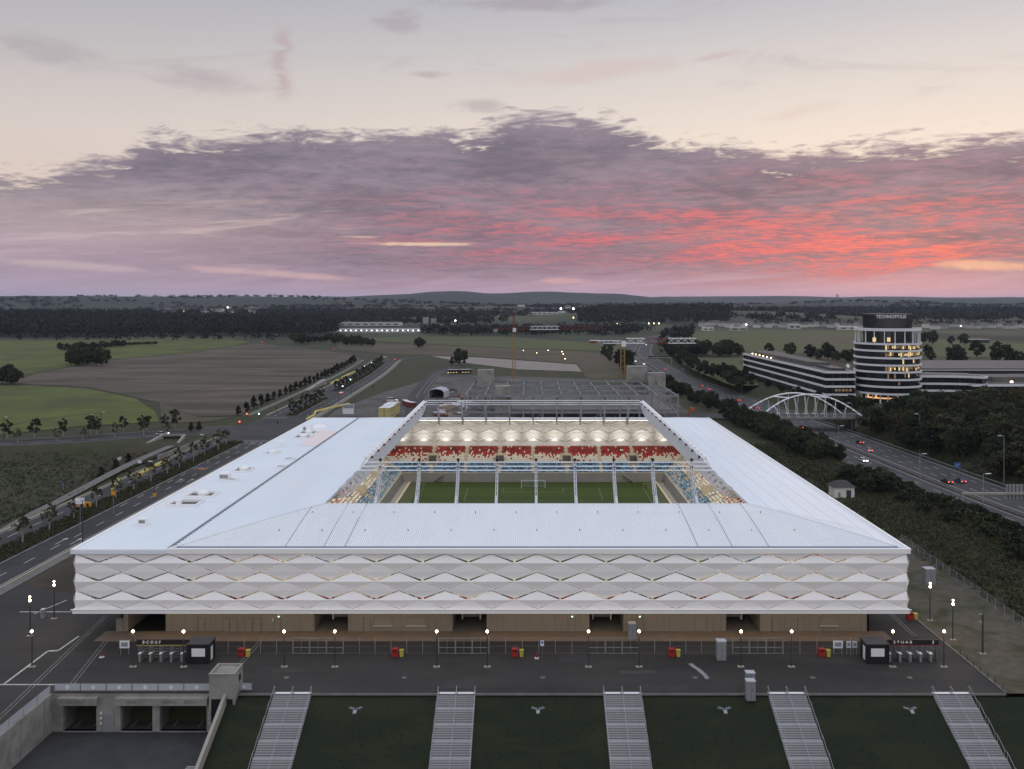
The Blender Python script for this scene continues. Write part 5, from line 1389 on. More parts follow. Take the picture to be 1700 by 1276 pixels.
# ---- arched bridge
br = thing('arched_bridge', 'road bridge with two leaning white arches over the motorway', 'bridge', (128, 408, 0))
MB().box((0, 0, .05), (64, 12.5, 1.1)).build('deck', 'concrete_dark', br); MB().box((0, 0, .63), (64, 9.0, .05)).build('carriageway', 'asphalt', br)
for s in (-1, 1):
    MB().box((0, s * 6.3, .35), (64, .25, 1.0)).build('edge_beam', 'concrete', br); mb = MB()
    for i in range(33): mb.box((-32 + i * 2, s * 6.1, 1.4), (.06, .06, 1.2))
    for z in (1.1, 1.5, 2.0): mb.beam((-32, s * 6.1, z), (32, s * 6.1, z), .05)
    mb.build('railing', 'grey_steel', br)
    sk = -2.8 * s
    def arch(t_): return Vector((sk + 24 * (2 * t_ - 1), s * (5.6 - 2.6 * 4 * t_ * (1 - t_)), .4 + 10.4 * 4 * t_ * (1 - t_)))
    mb = MB(); pts = [arch(i / 20) for i in range(21)]
    mb.path(pts, .34, 8); mb.build('arch', 'white_steel', br, smooth_=True)
    for i in range(3, 18, 2):
        p = arch(i / 20); foot = Vector((sk + 24 * (2 * (i / 20) - 1) * .88 , s * 6.1, .9))
        h = MB(); h.tube(p, foot + Vector((.5, 0, 0)), .07, .07, 5); h.tube(p, foot - Vector((.5, 0, 0)), .07, .07, 5); h.box((foot.x, foot.y, .7), (1.6, .5, .3)); h.build('hanger', 'white_steel', br)
for t_ in (.30, .70):
    a = Vector((-2.8 + 24 * (2 * t_ - 1), 5.6 - 2.6 * 4 * t_ * (1 - t_), .4 + 10.4 * 4 * t_ * (1 - t_))); b = Vector((2.8 + 24 * (2 * t_ - 1), -(5.6 - 2.6 * 4 * t_ * (1 - t_)), .4 + 10.4 * 4 * t_ * (1 - t_)))
    MB().tube(a, b, .28, .28, 8).build('cross_tie', 'white_steel', br)
for x in (-25.5, 24.5): MB().box((x, 0, -3.3), (3.0, 11.5, 5.8)).build('abutment', 'concrete_dark', br)
# ---- small hut on the scrub bank
hx_, hy_ = gp(1397, 829, -1.0)
hut = thing('hut', 'small white hut with hipped dark roof in the scrub by the motorway', 'hut', (hx_, hy_, float(height(hx_, hy_)) - .3))
MB().box((0, 0, 1.6), (5.6, 4.4, 3.2)).build('wall', 'hut_white', hut)
mb = MB(); mb.add([(-3.3, -2.7, 3.2), (3.3, -2.7, 3.2), (3.3, 2.7, 3.2), (-3.3, 2.7, 3.2), (-1.2, 0, 4.8), (1.2, 0, 4.8)], [(0, 1, 5, 4), (1, 2, 5), (2, 3, 4, 5), (3, 0, 4), (3, 2, 1, 0)]); mb.build('roof', 'house_roof', hut)
MB().box((1.2, -2.23, 1.3), (1.3, .06, 2.2)).build('door', 'glass_blue', hut); MB().box((-1.4, -2.23, 1.2), (.7, .06, 1.2)).build('vent_panel', 'grey_steel', hut)

# ================================================================== OFFICE BUILDINGS
tx0, ty0 = 194.6, 472.0
of = thing('office_tower', 'round dark office tower ringed by white bands with lit floors', 'office tower', (tx0, ty0, 0)); RT = 17.0
zb_ = [zat(p, 455) for p in (655, 643, 631, 618.5, 607, 595, 583, 571.6)]
for i, z in enumerate(zb_):
    MB().ring((0, 0), RT - .9, RT + .25, z - .45, z + .55, 64).build('white_band', 'office_white', of)
    if i < 7:
        z1 = zb_[i + 1] - .45; z0 = z + .55; mb = MB(); n_ = 96
        lit_p = {3: .92, 5: .95, 6: .7, 4: .2, 2: .25, 1: .06, 0: .05}.get(i, .05)
        for k in range(n_):
            a0, a1 = 2 * math.pi * k / n_, 2 * math.pi * (k + 1) / n_; am = (a0 + a1) / 2
            front = max(0, -math.sin(am)) ; side_ok = abs(math.cos(am) - .18) < .62 and front > .4
            mi = 0
            if side_ok and rng.random() < lit_p: mi = 1 if rng.random() < .45 else 2
            P1 = lambda a, z_: (math.cos(a) * (RT - .5), math.sin(a) * (RT - .5), z_)
            zt_ = z1 if mi == 0 or rng.random() < .4 else z1 - .3 * (z1 - z0) * rng.random()
            mb.add([P1(a0, z0), P1(a1, z0), P1(a1, z1), P1(a0, z1)], [(0, 1, 2, 3)], 0)
            if mi: 
                P2 = lambda a, z_: (math.cos(a) * (RT - .44), math.sin(a) * (RT - .44), z_)
                ins = (a1 - a0) * .12; zlo = z0 + (z1 - z0) * rng.uniform(0, .5)
                mb.add([P2(a0 + ins, zlo), P2(a1 - ins, zlo), P2(a1 - ins, zt_), P2(a0 + ins, zt_)], [(0, 1, 2, 3)], mi)
        mb.build('window_band', ['glass_dark', 'window_lit', 'window_dim'], of)
ztop = zb_[-1] + .75; zc_ = zat(546, 455)
MB().ring((0, 0), RT - 1.2, RT + .1, zc_ - 1.2, zc_ + .3, 64).build('white_band', 'office_white', of)
for k in range(20):
    a = 2 * math.pi * (k + .5) / 20; MB().box((math.cos(a) * (RT - .6), math.sin(a) * (RT - .6), (ztop + zc_) / 2 - .5), (.45, .45, zc_ - ztop), a).build('column', 'office_white', of)
zpt = zat(522, 455)
mb = MB(); mb.ring((0, 0), .1, 12.4, ztop - .2, zpt, 48); mb.build('penthouse', 'glass_dark', of)
mb = MB()
for k in range(48): a = 2 * math.pi * k / 48; mb.box((math.cos(a) * 12.42, math.sin(a) * 12.42, (zc_ + zpt) / 2 + .5), (.12, .12, zpt - zc_ - 1), a)
mb.build('mullion', 'office_dark', of)
MB().ring((0, 0), .1, RT - .6, ztop - .3, ztop, 48).build('terrace', 'roof_dark', of)
for px in (1454, 1478): MB().box((at(px, 458) - tx0, -12.0, ztop + 1.6), (1.6, .5, 2.2)).build('lit_window', 'window_lit', of)
letter('TECHNOPOLIS', 2.4, of, (-3.4, -13.2, zpt - 1.2), 'sign_white', ext=.15, bold=True, spacing=1.0)
MB().ring((0, 0), .1, 12.6, zpt - .1, zpt + .25, 48).build('penthouse_roof', 'roof_dark', of)
MB().box((-.6, -12.9, zpt - 1.0), (17, .15, .3)).build('letter_rail', 'office_dark', of)
mb = MB(); mb.ring((0, 0), .1, 13.0, 0, zb_[0] - .6, 40); mb.build('lobby', 'glass_dark', of)
MB().ring((0, 0), 13.0, 13.6, 2.4, 3.1, 48, math.pi * 1.08, math.pi * 1.86).build('lobby_band', 'copper_glow', of)
for k in range(14):
    a = math.pi * (1.0 + k / 13); MB().tube((math.cos(a) * (RT - 1.2), math.sin(a) * (RT - 1.2), 0), (math.cos(a) * (RT - 1.2), math.sin(a) * (RT - 1.2), zb_[0]), .42, .42, 8).build('pillar', 'office_white', of)
for a in (1.12, 1.24, 1.5, 1.74, 1.86): MB().box((math.cos(a * math.pi) * 13.3, math.sin(a * math.pi) * 13.3, 4.2), (.7, .5, 2.6)).build('wall_washer', 'copper_glow', of)
def band_block(t, pts, zs, glass='glass_dark', top=True, lit=()):
    """polygonal block with white spandrel bands; zs are band heights"""
    c = np.mean(np.array(pts), axis=0); inn = [tuple(np.array(p) + (c - np.array(p)) / np.linalg.norm(c - np.array(p)) * .7) for p in pts]
    MB().prism(inn, zs[0] - 3.0, zs[-1] + .3).build('window_band', glass, t)
    for z in zs:
        mb = MB(); n_ = len(pts)
        for i in range(n_):
            a, b = pts[i], pts[(i + 1) % n_]; mb.beam((a[0], a[1], z), (b[0], b[1], z), .5, 1.15)
        mb.build('white_band', 'office_white', t)
    mb = MB()
    for i in range(len(inn)):
        a, b = np.array(inn[i]), np.array(inn[(i + 1) % len(inn)]); L = np.linalg.norm(b - a); m_ = int(L // 3.2)
        for k in range(1, m_): p = a + (b - a) * k / m_; mb.box((p[0], p[1], (zs[0] + zs[-1]) / 2), (.28, .28, zs[-1] - zs[0]))
    mb.build('mullion', 'office_dark', t)
    if top: MB().prism(inn, zs[-1] + .3, zs[-1] + .5).build('roof', 'roof_dark', t)
lw = thing('office_wing', 'long dark office wing with white bands running back left of the tower', 'office wing', (157, 466, 0))
zs = [zat(p, 466) for p in (655, 641.5, 629.5, 617.8)]
lp = [(2.2, 0), (18, 0), (20, 60), (20, 160), (-2, 162)]
band_block(lw, lp, zs)
MB().prism([(6, 40), (16, 34), (17, 150), (3, 150)], zs[-1] + .5, zs[-1] + 2.8).build('plant_room', 'roof_dark', lw)
MB().prism([(8, 8), (15, 6), (16, 30), (8, 33)], zs[-1] + .5, zs[-1] + 1.6).build('plant_room', 'office_dark', lw)
for k in range(6): MB().box((1.8 - k * .12, 104 + k * 9, zs[-1] + 1.0), (.5, .9, .5)).build('roof_light', 'far_lamp_warm', lw)
for y in (142, 150, 157): MB().tube((-.5, y, -1), (-.5, y, zs[0] - 3.0), .9, .9, 8).build('pillar', 'copper_glow', lw)
MB().prism([(1.5, 2), (18, 2), (19, 60), (19, 135), (0.6, 135)], 0, zs[0] - 2.9).build('plinth', 'office_dark', lw)
for k in range(5): MB().box((8.0 + k * 1.9, .62, zs[1] - 2.0), (1.3, .05, 1.2)).build('lit_window', 'window_dim', lw)
di = sub('satellite_dish', lw, (15, 3, zs[-1] + .5)); MB().tube((0, 0, 0), (0, 0, 2), .15).build('mast', 'grey_steel', di); MB().tube((0, -.1, 2.6), (0, -.6, 2.8), .3, 1.1, 12).build('dish', 'sign_white', di)
bw_ = thing('office_wing', 'short office wing with white bands projecting behind the tower', 'office wing', (215, 500, 0))
band_block(bw_, [(-6, 6), (8, 30), (22, 26), (8, 0)], [12.0, 15.6, 19.2])
cw = thing('office_wing', 'low curved office wing with white bands right of the tower', 'office wing', (212, 476, 0))
arc = [(-4, -6.0), (6, -6.6), (16, -7.6), (24, -10.0), (29.5, -14.5), (34, -10), (30, 8), (10, 14), (-2, 12)]
band_block(cw, arc, [zat(660, 470), zat(648, 470), zat(636.5, 470), zat(624.5, 470)])
rw_ = thing('office_wing', 'low flat roofed building with white edge beyond the curved wing', 'office wing', (243, 466, 0))
band_block(rw_, [(-8, -6), (70, -4), (74, 38), (-2, 34)], [zat(656, 462), zat(639, 462)])
MB().prism([(10, 8), (60, 10), (60, 30), (10, 28)], zat(639, 462) + .5, zat(639, 462) + 3.2).build('plant_room', 'roof_dark', rw_)
MB().box((18, 4, zat(639, 462) + 1.0), (1.2, .6, .8)).build('roof_light', 'far_lamp_warm', rw_)
br2 = thing('hall_building', 'long low dark hall behind the flat roofed office wing', 'hall', (300, 560, 0))
MB().box((0, 0, 6.5), (150, 70, 13)).build('wall', 'office_dark', br2); MB().box((0, 0, 13.3), (152, 72, .6)).build('roof', 'roof_dark', br2); MB().box((0, -36, 12.6), (152, .3, .5)).build('eaves', 'office_white', br2)

# ================================================================== CONSTRUCTION SITE
fr = thing('building_frame', 'grey steel and concrete frame of an unfinished building behind the stadium', 'building frame', (12, 362, 0))
cols = [-36 + i * 7.3 for i in range(12)]; rows = [-34, -16, 4, 26]
colm = MB().box((0, 0, 9.6), (.6, .6, 19.2)).mesh('column'); colm.materials.append(MATS['frame_steel'])
for x in cols:
    for y in rows: place('column', colm, fr, (x, y, 0))
for z in (6.2, 12.3, 18.4):
    for y in rows: MB().box((12 / 3 , y, z), (81, .5, .8)).build('beam', 'frame_steel', fr)
    if z < 8: MB().box((4, 0, z + .45), (81, 67, .25)).build('slab', 'office_dark', fr)
    elif z < 14: MB().box((12, -6, z + .45), (62, 50, .25)).build('slab', 'concrete_dark', fr)
    if z > 8:
        for x in cols[::1]: MB().box((x, -4, z - .05), (.4, 60, .55)).build('cross_beam', 'frame_steel', fr)
for x, y, w, h in ((-31, 22, 7, 24), (-22, -30, 5.5, 22), (36.5, 30, 9, 25), (44.5, 24, 7.5, 22.5)): MB().box((x, y, h / 2), (w, 6, h)).build('lift_core', 'concrete', fr)
mb = MB()
for x in cols[::3]: mb.beam((x, -34, 6.6), (x + 7.3, -34, 12.0), .25); mb.beam((x + 7.3, -34, 12.7), (x, -34, 18.0), .25)
mb.build('brace', 'frame_steel', fr)
def lattice(mb, a, b, w, n_, r=.1):
    a, b = Vector(a), Vector(b); d = (b - a); u = d.normalized(); s = u.cross(Vector((0, 0, 1)) if abs(u.z) < .9 else Vector((0, 1, 0))).normalized(); t_ = u.cross(s)
    cs = [(1, 1), (1, -1), (-1, -1), (-1, 1)]
    for i, j in cs: mb.beam(a + s * (i * w / 2) + t_ * (j * w / 2), b + s * (i * w / 2) + t_ * (j * w / 2), r * 1.6)
    for k in range(n_):
        p, q_ = a + d * (k / n_), a + d * ((k + 1) / n_)
        for (i, j), (i2, j2) in zip(cs, cs[1:] + cs[:1]):
            c1, c2 = (p, q_) if k % 2 else (q_, p)
            mb.beam(c1 + s * (i * w / 2) + t_ * (j * w / 2), c2 + s * (i2 * w / 2) + t_ * (j2 * w / 2), r)
    return mb
def crane(x, y, h, jib, ang, label, mm, cj, apex=True, jm='white_steel', segs=((0, 1, 'white_steel'),)):
    c = thing('tower_crane', label, 'tower crane', (x, y, 0), ang)
    lattice(MB(), (0, 0, 0), (0, 0, h), 1.8, int(h // 2.2), .14).build('mast', mm, c)
    for a, b, m in segs: lattice(MB(), (jib * a, 0, h + 1.4), (jib * b, 0, h + 1.4), 2.3, max(2, int(jib * (b - a) // 3)), .14).build('jib', m, c)
    lattice(MB(), (-1, 0, h + .8), (-cj, 0, h + .8), 1.3, 5, .12).build('counter_jib', 'crane_red' if apex else 'white_steel', c)
    MB().box((-cj + 1.5, 0, h - .2), (3, 1.6, 2.0)).build('counterweight', 'concrete' , c); MB().box((.2, -1.6, h + .1), (2.0, 1.8, 2.6)).build('cab', 'sign_white', c)
    if apex:
        lattice(MB(), (0, 0, h + 1), (0, 0, h + 12), 1.2, 5, .14).build('apex_tower', 'crane_red', c)
        mb = MB(); mb.beam((0, 0, h + 12), (jib * .6, 0, h + 2.2), .1); mb.beam((0, 0, h + 12), (-cj + 2, 0, h + 1.5), .1); mb.build('tie_rod', 'crane_red', c)
    MB().tube((jib * .5, 0, h - 6), (jib * .5, 0, h + .6), .04, .04, 4).build('hook_cable', 'black', c); MB().box((0, 0, .3), (4.5, 4.5, .6)).build('base', 'concrete', c)
crane(-10.2, 590, 34.5, 62, R(8), 'tower crane with red peak and half white jib behind the building site', 'crane_yellow', 14, True, segs=((.02, .18, 'crane_red'), (.18, .50, 'white_steel'), (.50, 1, 'crane_red')))
crane(43.4, 402, 34.5, 34, R(2), 'flat topped tower crane with white jib near the motorway', 'crane_yellow', 12, False, segs=((.05, .30, 'white_steel'), (.30, .62, 'crane_red'), (.62, 1, 'white_steel')))
def cont(x, y, z, rz, m, label, L=6.1):
    c = thing('container', label, 'container', (x, y, z), rz); MB().box((0, 0, 1.3), (2.5, L, 2.6)).build('body', m, c); MB().box((0, 0, 2.64), (2.54, L + .04, .08)).build('roof', 'sign_white', c)
    mb = MB()
    for i in range(int(L // .6)):
        for s in (-1, 1): mb.box((s * 1.26, -L / 2 + .3 + i * .6, 1.3), (.06, .2, 2.3))
    for s in (-.6, .6): mb.box((s, -L / 2 - .02, 1.3), (.06, .06, 2.3))
    mb.build('rib', m, c)
c0x, c0y = -67.2, 404
for i, (dx_, dy_, dz_, lb) in enumerate(((0, 0, 0, 'yellow site container, lower front one of the stack by the site road'), (0, 0, 2.7, 'yellow site container, upper front one of the stack by the site road'), (2.6, 0, 0, 'yellow site container, lower front one nearer the road'), (2.6, 0, 2.7, 'yellow site container, upper front one nearer the road'), (0, 12.6, 2.7, 'yellow site container, upper rear one of the stack'), (2.6, 12.6, 2.7, 'yellow site container, upper rear one nearer the road'), (0, 12.6, 0, 'yellow site container, lower rear one of the stack'), (2.6, 12.6, 0, 'yellow site container, lower rear one nearer the road'))): cont(c0x + dx_ * 1.05, c0y + dy_, dz_, R(-4), 'container_yellow', lb, 12.2)
cont(-64, 452, 0, R(20), 'container_red', 'dark red container beyond the yellow stack', 7); cont(-60.5, 445, 0, R(40), 'container_red', 'second dark red container set askew beyond the stack', 7)
cont(-42, 338, 0, R(90), 'container_yellow', 'single yellow container behind the far roof edge', 6); cont(-31, 334, 0, R(90), 'sign_white', 'white container beside the unfinished frame', 6)
for k, (x, y, rz_) in enumerate(((-58.5, 350, 1.6), (-47, 372, 1.2), (-74, 470, .2), (-46, 452, 2.4))): make_car(['car_white', 'car_grey', 'car_white', 'car_blue'][k], ['white van parked on the site near the far roof edge', 'grey van parked among the material stacks', 'white van parked beyond the yellow containers', 'dark blue van parked near the round roofed shed'][k], (x, y, .04), rz_, True)
shd = thing('site_shed', 'open fronted shed with pale round roof on the building site', 'shed', (-51, 492, 0), R(-8))
mb = MB(); pr = [(-4.6, 0), (-4.6, 3.6), (-3, 4.7), (0, 5.3), (3, 4.7), (4.6, 3.6), (4.6, 0), (4.3, 0), (4.3, 3.4), (2.9, 4.45), (0, 5.0), (-2.9, 4.45), (-4.3, 3.4), (-4.3, 0)]
mb.extr(pr, 'y', -6, 6); mb.build('shell', 'banner', shd); MB().box((0, 5.8, 2.2), (8.5, .2, 4.4)).build('back_wall', 'black', shd)
def boom(x, y, ang, label, L=14):
    b = thing('boom_lift', label, 'boom lift', (x, y, 0), ang); MB().box((0, 0, 1.0), (3.5, 2.2, 1.2)).build('chassis', 'machine_orange', b)
    for s in (-1, 1): MB().tube((s * 1.2, -1.2, .5), (s * 1.2, 1.2, .5), .5, .5, 8).build('wheel', 'black', b)
    MB().beam((0, 0, 1.6), (L * .55, 0, L * .62), .5).build('lower_boom', 'machine_orange', b); MB().beam((L * .55, 0, L * .62), (L * .2, 0, L * 1.0), .4).build('upper_boom', 'machine_orange', b); MB().box((L * .2, 0, L), (1.6, .8, 1.1)).build('basket', 'machine_orange', b)
boom(50, 318, R(150), 'orange boom lift by the near edge of the unfinished frame', 12); boom(64, 330, R(130), 'orange boom lift standing beside the frame towards the motorway', 13)
for i in range(70):
    x, y = rng.uniform(-47, -26), rng.uniform(322, 530)
    if abs(x - np.interp(y, st[:, 1], st[:, 0])) < 7: continue
    m = rng.choice(['steel_pile', 'wood_stack', 'sign_white', 'concrete_dark', 'container_red', 'wood_stack']); s = thing('material_stack', 'stack of building material lying on the site ground', 'stack', (x, y, .03), rng.uniform(0, 3), 'material stacks on the site')
    for k in range(rng.randint(2, 5)): MB().box((rng.uniform(-.6, .6), k * .5 - 1, .25 + .22 * (k % 2)), (rng.uniform(3, 8), .5, rng.uniform(.4, 1.0))).build('length', m, s)
bbx, bby = gp(571, 696)
bb = thing('site_board', 'white site notice board on posts behind the wing roof', 'board', (bbx, 408, 0))
MB().box((0, 0, 3.6), (5.2, .2, 4.6)).build('panel', 'sign_white', bb); MB().box((0, -.12, 4.8), (4.8, .03, 1.7)).build('picture', 'grey_steel', bb); mb = MB(); mb.box((-2, .2, 1.5), (.2, .2, 3)); mb.box((2, .2, 1.5), (.2, .2, 3)); mb.build('post', 'grey_steel', bb)

# ================================================================== BOULEVARD FURNITURE
def barrier(pts, label):
    x0, y0 = pts[0]; b = thing('road_barrier', label, 'road barrier', (x0, y0, 0))
    for a, c in zip(pts[:-1], pts[1:]):
        L = math.dist(a, c); n_ = max(1, int(L // 6))
        for k in range(n_):
            p = [a[i] + (c[i] - a[i]) * k / n_ for i in (0, 1)]; q_ = [a[i] + (c[i] - a[i]) * (k + .96) / n_ for i in (0, 1)]
            MB().extr([(0, 0), (0, 0), (0, 0)], 'x', 0, 0) if False else None
            MB().beam((p[0] - x0, p[1] - y0, .45), (q_[0] - x0, q_[1] - y0, .45), .55, .85).build('segment', 'barrier_yellow', b)
barrier([gp(186, 813), gp(196, 803), gp(195, 798)], 'short curved yellow road barrier beside the bare trees')
barrier([gp(224, 793), gp(252, 778), gp(280, 766)], 'straight yellow road barrier at the edge of the boulevard before the wall')
barrier([gp(509, 697), gp(522, 690), gp(524, 684), (gp(548, 678)), gp(580, 671)], 'kinked yellow road barrier at the site entrance behind the wing roof')
barrier([gp(549, 637), gp(578, 622), gp(592, 617)], 'yellow road barrier along the far boulevard by the underpass')
barrier([gp(631, 592.5), gp(641, 593)], 'short yellow road barrier where the boulevard bends')
lw_ = thing('low_wall', 'long pale concrete wall leaning along the boulevard by bare trees', 'wall', (gp(262, 763)[0], gp(262, 763)[1], 0))
a, b = gp(262, 763), gp(338, 735)
for k in range(6):
    p = [(a[i] + (b[i] - a[i]) * k / 6) for i in (0, 1)]; q_ = [(a[i] + (b[i] - a[i]) * (k + .97) / 6) for i in (0, 1)]; MB().beam((p[0] - a[0], p[1] - a[1], .8), (q_[0] - a[0], q_[1] - a[1], .8), .4, 1.8).build('slab', 'concrete', lw_)
lw2 = thing('low_wall', 'pale wedge shaped concrete wall beside the far boulevard', 'wall', (gp(505, 648)[0], gp(505, 648)[1], 0))
a, b = gp(505, 648), gp(535, 637)
MB().add([(0, 0, 0), (b[0] - a[0], b[1] - a[1], 0), (b[0] - a[0], b[1] - a[1], 3.2), (0, 0, .3), (3, 0, 0), (b[0] - a[0] + 3, b[1] - a[1], 0), (b[0] - a[0] + 3, b[1] - a[1], 3.2), (3, 0, .3)], [(0, 1, 2, 3), (7, 6, 5, 4), (3, 2, 6, 7), (1, 5, 6, 2), (0, 3, 7, 4)]).build('wedge', 'concrete', lw2)
# underpass wing walls
ux, uy = gp(264, 750, -3)
up_ = thing('underpass', 'concrete underpass mouth with two sloping wing walls under the cross road', 'underpass', (ux, uy, -4))
for s in (-1, 1):
    MB().add([(s * 7.4, -15, .2), (s * 3.4, 13, .2), (s * 3.9, 13, 5.6), (s * 8.6, -15, 1.0), (s * 8.6, -15, -.5), (s * 4.8, 13, -.5), (s * 4.9, 13, 5.6), (s * 9.4, -15, 1.0)], [(0, 1, 2, 3), (7, 6, 5, 4), (3, 2, 6, 7), (0, 3, 7, 4)]).build('wing_wall', 'concrete', up_)
MB().box((0, 13.3, 2.4), (7.6, .4, 5.4)).build('portal', 'dark_void', up_); MB().add([(-7.4, -15, .25), (7.4, -15, .25), (3.4, 13.2, .25), (-3.4, 13.2, .25)], [(0, 1, 2, 3)]).build('floor', 'concrete_dark', up_); MB().box((0, 13.4, 5.3), (9.9, .9, .7)).build('head_beam', 'concrete', up_)
def pole_sign(px, py, d, w, h, m, label, zc=None, m2=None):
    x = at(px, d); z = zat(py, d); s = thing('road_sign', label, 'road sign', (x, d, 0)); MB().tube((0, 0, 0), (0, 0, z), .06).build('post', 'grey_steel', s); MB().box((0, -.1, z), (w, .06, h)).build('panel', m, s)
    if m2: MB().box((0, -.14, z - h * .45), (w, .05, h * .55)).build('lower_panel', m2, s)
    return s
pole_sign(188, 818, 222, 1.0, 1.1, 'sign_orange', 'small orange road sign on a post in the planted median')
pole_sign(257, 821, 240, .9, 1.1, 'sign_orange', 'small orange road sign on the dark lamp mast by the right carriageway')
pole_sign(133, 831, 205, 2.1, 1.5, 'sign_white', 'white direction sign with dark stripes at the edge of the median')
pole_sign(335, 775, 270, 1.9, 1.0, 'sign_blue', 'blue and orange direction sign over the right carriageway', None, 'sign_orange')
pole_sign(105, 804, 250, .5, .5, 'sign_blue', 'small round blue path sign in the dark meadow')
pole_sign(364, 697, 400, 2.4, 1.3, 'sign_white', 'white name board on the grass before the junction')
pole_sign(466, 690, 415, 2.0, .9, 'sign_white', 'white sign with blue top at the median end beyond the junction', None, 'sign_orange')
pole_sign(232, 766, 290, 1.3, 1.0, 'sign_white', 'white marker board beside the footpath above the underpass')
og = thing('road_works_trailer', 'orange road works frame left on the verge', 'road works', (at(141, 228), 228, 0)); MB().box((0, 0, .9), (3.2, .5, 1.4)).build('frame', 'sign_orange', og); mb = MB(); mb.box((-.7, -.3, .9), (.8, .1, .9)); mb.box((.8, -.3, 1.0), (.6, .1, .6)); mb.build('lamp_panel', 'black', og); mb = MB(); mb.tube((-1, -.6, .3), (-1, .6, .3), .3); mb.tube((1, -.6, .3), (1, .6, .3), .3); mb.build('wheel', 'black', og)
for k, (px, py, d, m) in enumerate(((410, 703, 398, 'red_light'), (430, 703, 398, 'green_light'), (398, 717, 372, 'red_light'), (569, 641, 505, 'green_light'), (582, 630, 540, 'green_light'), (459, 679, 420, None), (620, 641, 520, None), (461, 718, 370, None))):
    x = at(px, d); z = zat(py, d); wh = ['red-lit traffic light beyond the junction', 'green-lit traffic light beyond the junction', 'red-lit traffic light at the median end before the junction', 'green-lit traffic light at the farther junction, nearer one', 'green-lit traffic light at the farther junction, farther one', 'dark traffic light at the start of the far median', 'dark traffic light at the site side of the farther junction', 'dark traffic light on the stadium side of the junction'][k]
    s = thing('traffic_light', wh, 'traffic light', (x, d, 0)); h = max(2.6, z); MB().tube((0, 0, 0), (0, 0, h), .07).build('pole', 'dark_steel', s); MB().box((0, -.05, h), (.4, .35, 1.1)).build('housing', 'black', s)
    if m: MB().tube((0, -.25, h + .1), (0, -.3, h + .1), .3, .3, 10).build('lens', m, s)
for k, (px, py, d, lb) in enumerate(((137, 870, 195, 'dark lamp mast at the edge of the right carriageway, nearest'), (256, 800, 242, 'dark lamp mast by the right carriageway carrying an orange sign'), (341, 760, 290, 'dark lamp mast by the right carriageway, third'), (563, 655, 460, 'lamp mast beside the far boulevard, behind the wing roof'), (583, 645, 500, 'lamp mast beside the far boulevard near the junction'))):
    x = at(px, d); road_lamp(x, d, .05, 9.5, -1.0, lb, 'boulevard lamps', 'dark_steel')
for k, (px, d, lb) in enumerate(((148, 345, 'slender lamp behind the cross road trees, left'), (168, 352, 'slender lamp behind the cross road trees, taller'), (6, 338, 'slender lamp by the cross road at the picture edge'))): road_lamp(at(px, d), d, 0, 9.0, .8, lb, 'cross road lamps', 'dark_steel')
# ================================================================== VEGETATION
def leaf_cloud(centres, radii, per, size, seed, flat_=.75):
    r = np.random.RandomState(seed); n_ = len(centres) * per
    c = np.repeat(np.asarray(centres, float), per, 0); rad = np.repeat(np.asarray(radii, float), per)[:, None]
    d = r.normal(size=(n_, 3)); d /= np.linalg.norm(d, axis=1)[:, None]
    p = c + d * rad * (r.rand(n_, 1) ** .45) * np.array([1, 1, flat_])
    a = r.normal(size=(n_, 3)); a /= np.linalg.norm(a, axis=1)[:, None]
    b = np.cross(a, r.normal(size=(n_, 3))); b /= np.linalg.norm(b, axis=1)[:, None]
    s = size * r.uniform(.6, 1.3, (n_, 1)); a = a * s; b = b * s * .75
    return np.stack([p - a, p + b * .9, p + a, p - b * .9], 1).reshape(-1, 3)
def quads(V): return np.arange(len(V)).reshape(-1, 4)
def crown_pts(n_, rx, rz, zc, seed, shape='round'):
    r = np.random.RandomState(seed); out = []; rad = []
    while len(out) < n_:
        p = r.uniform(-1, 1, 3)
        if np.linalg.norm(p) > 1 or np.linalg.norm(p) < .35: continue
        if shape == 'cone':
            h = (p[2] + 1) / 2; k = (1 - h) * .95 + .06; out.append((p[0] * rx * k, p[1] * rx * k, zc + p[2] * rz)); rad.append(rx * (.16 + .22 * k))
        else:
            w = 1.0 - .25 * max(0, p[2]); out.append((p[0] * rx * w, p[1] * rx * w, zc + p[2] * rz)); rad.append(rx * r.uniform(.22, .36))
    return out, rad
def proto_tree(name, label, group, h, rx, nclump, per, leaf, leafm, seed, shape='round', bark='bark', trunk_h=.35, cat='tree', bare=False):
    t = thing(name, label, cat, (0, 0, -500), 0, group)
    zc = h * (.5 + trunk_h / 2); rz = h * (1 - trunk_h) / 2
    cs, rd = crown_pts(nclump, rx, rz, zc, seed, shape)
    mb = MB(); mb.tube((0, 0, -.3), (0, 0, h * trunk_h * 1.1), h * .022 + .05, h * .016 + .03, 7); mb.tube((0, 0, h * trunk_h), (.1, .05, h * .8), h * .016 + .03, .03, 6)
    for c in cs[:: max(1, len(cs) // 9)]: mb.tube((0, 0, h * (trunk_h + .1 * (c[2] / h))), c, h * .008 + .02, .015, 5)
    mb.build('trunk', bark, t)
    V = leaf_cloud(cs, rd, per, leaf, seed + 5)
    place('crown', np_mesh('crown', V, quads(V), leafm), t)
    return t
def scatter(protos, spots, sc=(.8, 1.2), label=None, group=None, zf=True, used=set(), name=None):
    for i, (x, y) in enumerate(spots):
        p = protos[i % len(protos)]; s = rng.uniform(*sc); z = float(height(x, y)) if zf else 0.0
        s3 = (s * rng.uniform(.9, 1.1), s * rng.uniform(.9, 1.1), s * rng.uniform(.88, 1.12))
        if id(p) not in used:
            used.add(id(p)); p.location = (x, y, z); p.rotation_euler = (0, 0, rng.uniform(0, 6)); p.scale = s3; o = p
        else: o = dup(p, (x, y, z), rng.uniform(0, 6), sc=s3)
        if label: o['label'] = label
        if group: o['group'] = group
        if name: o.name = name
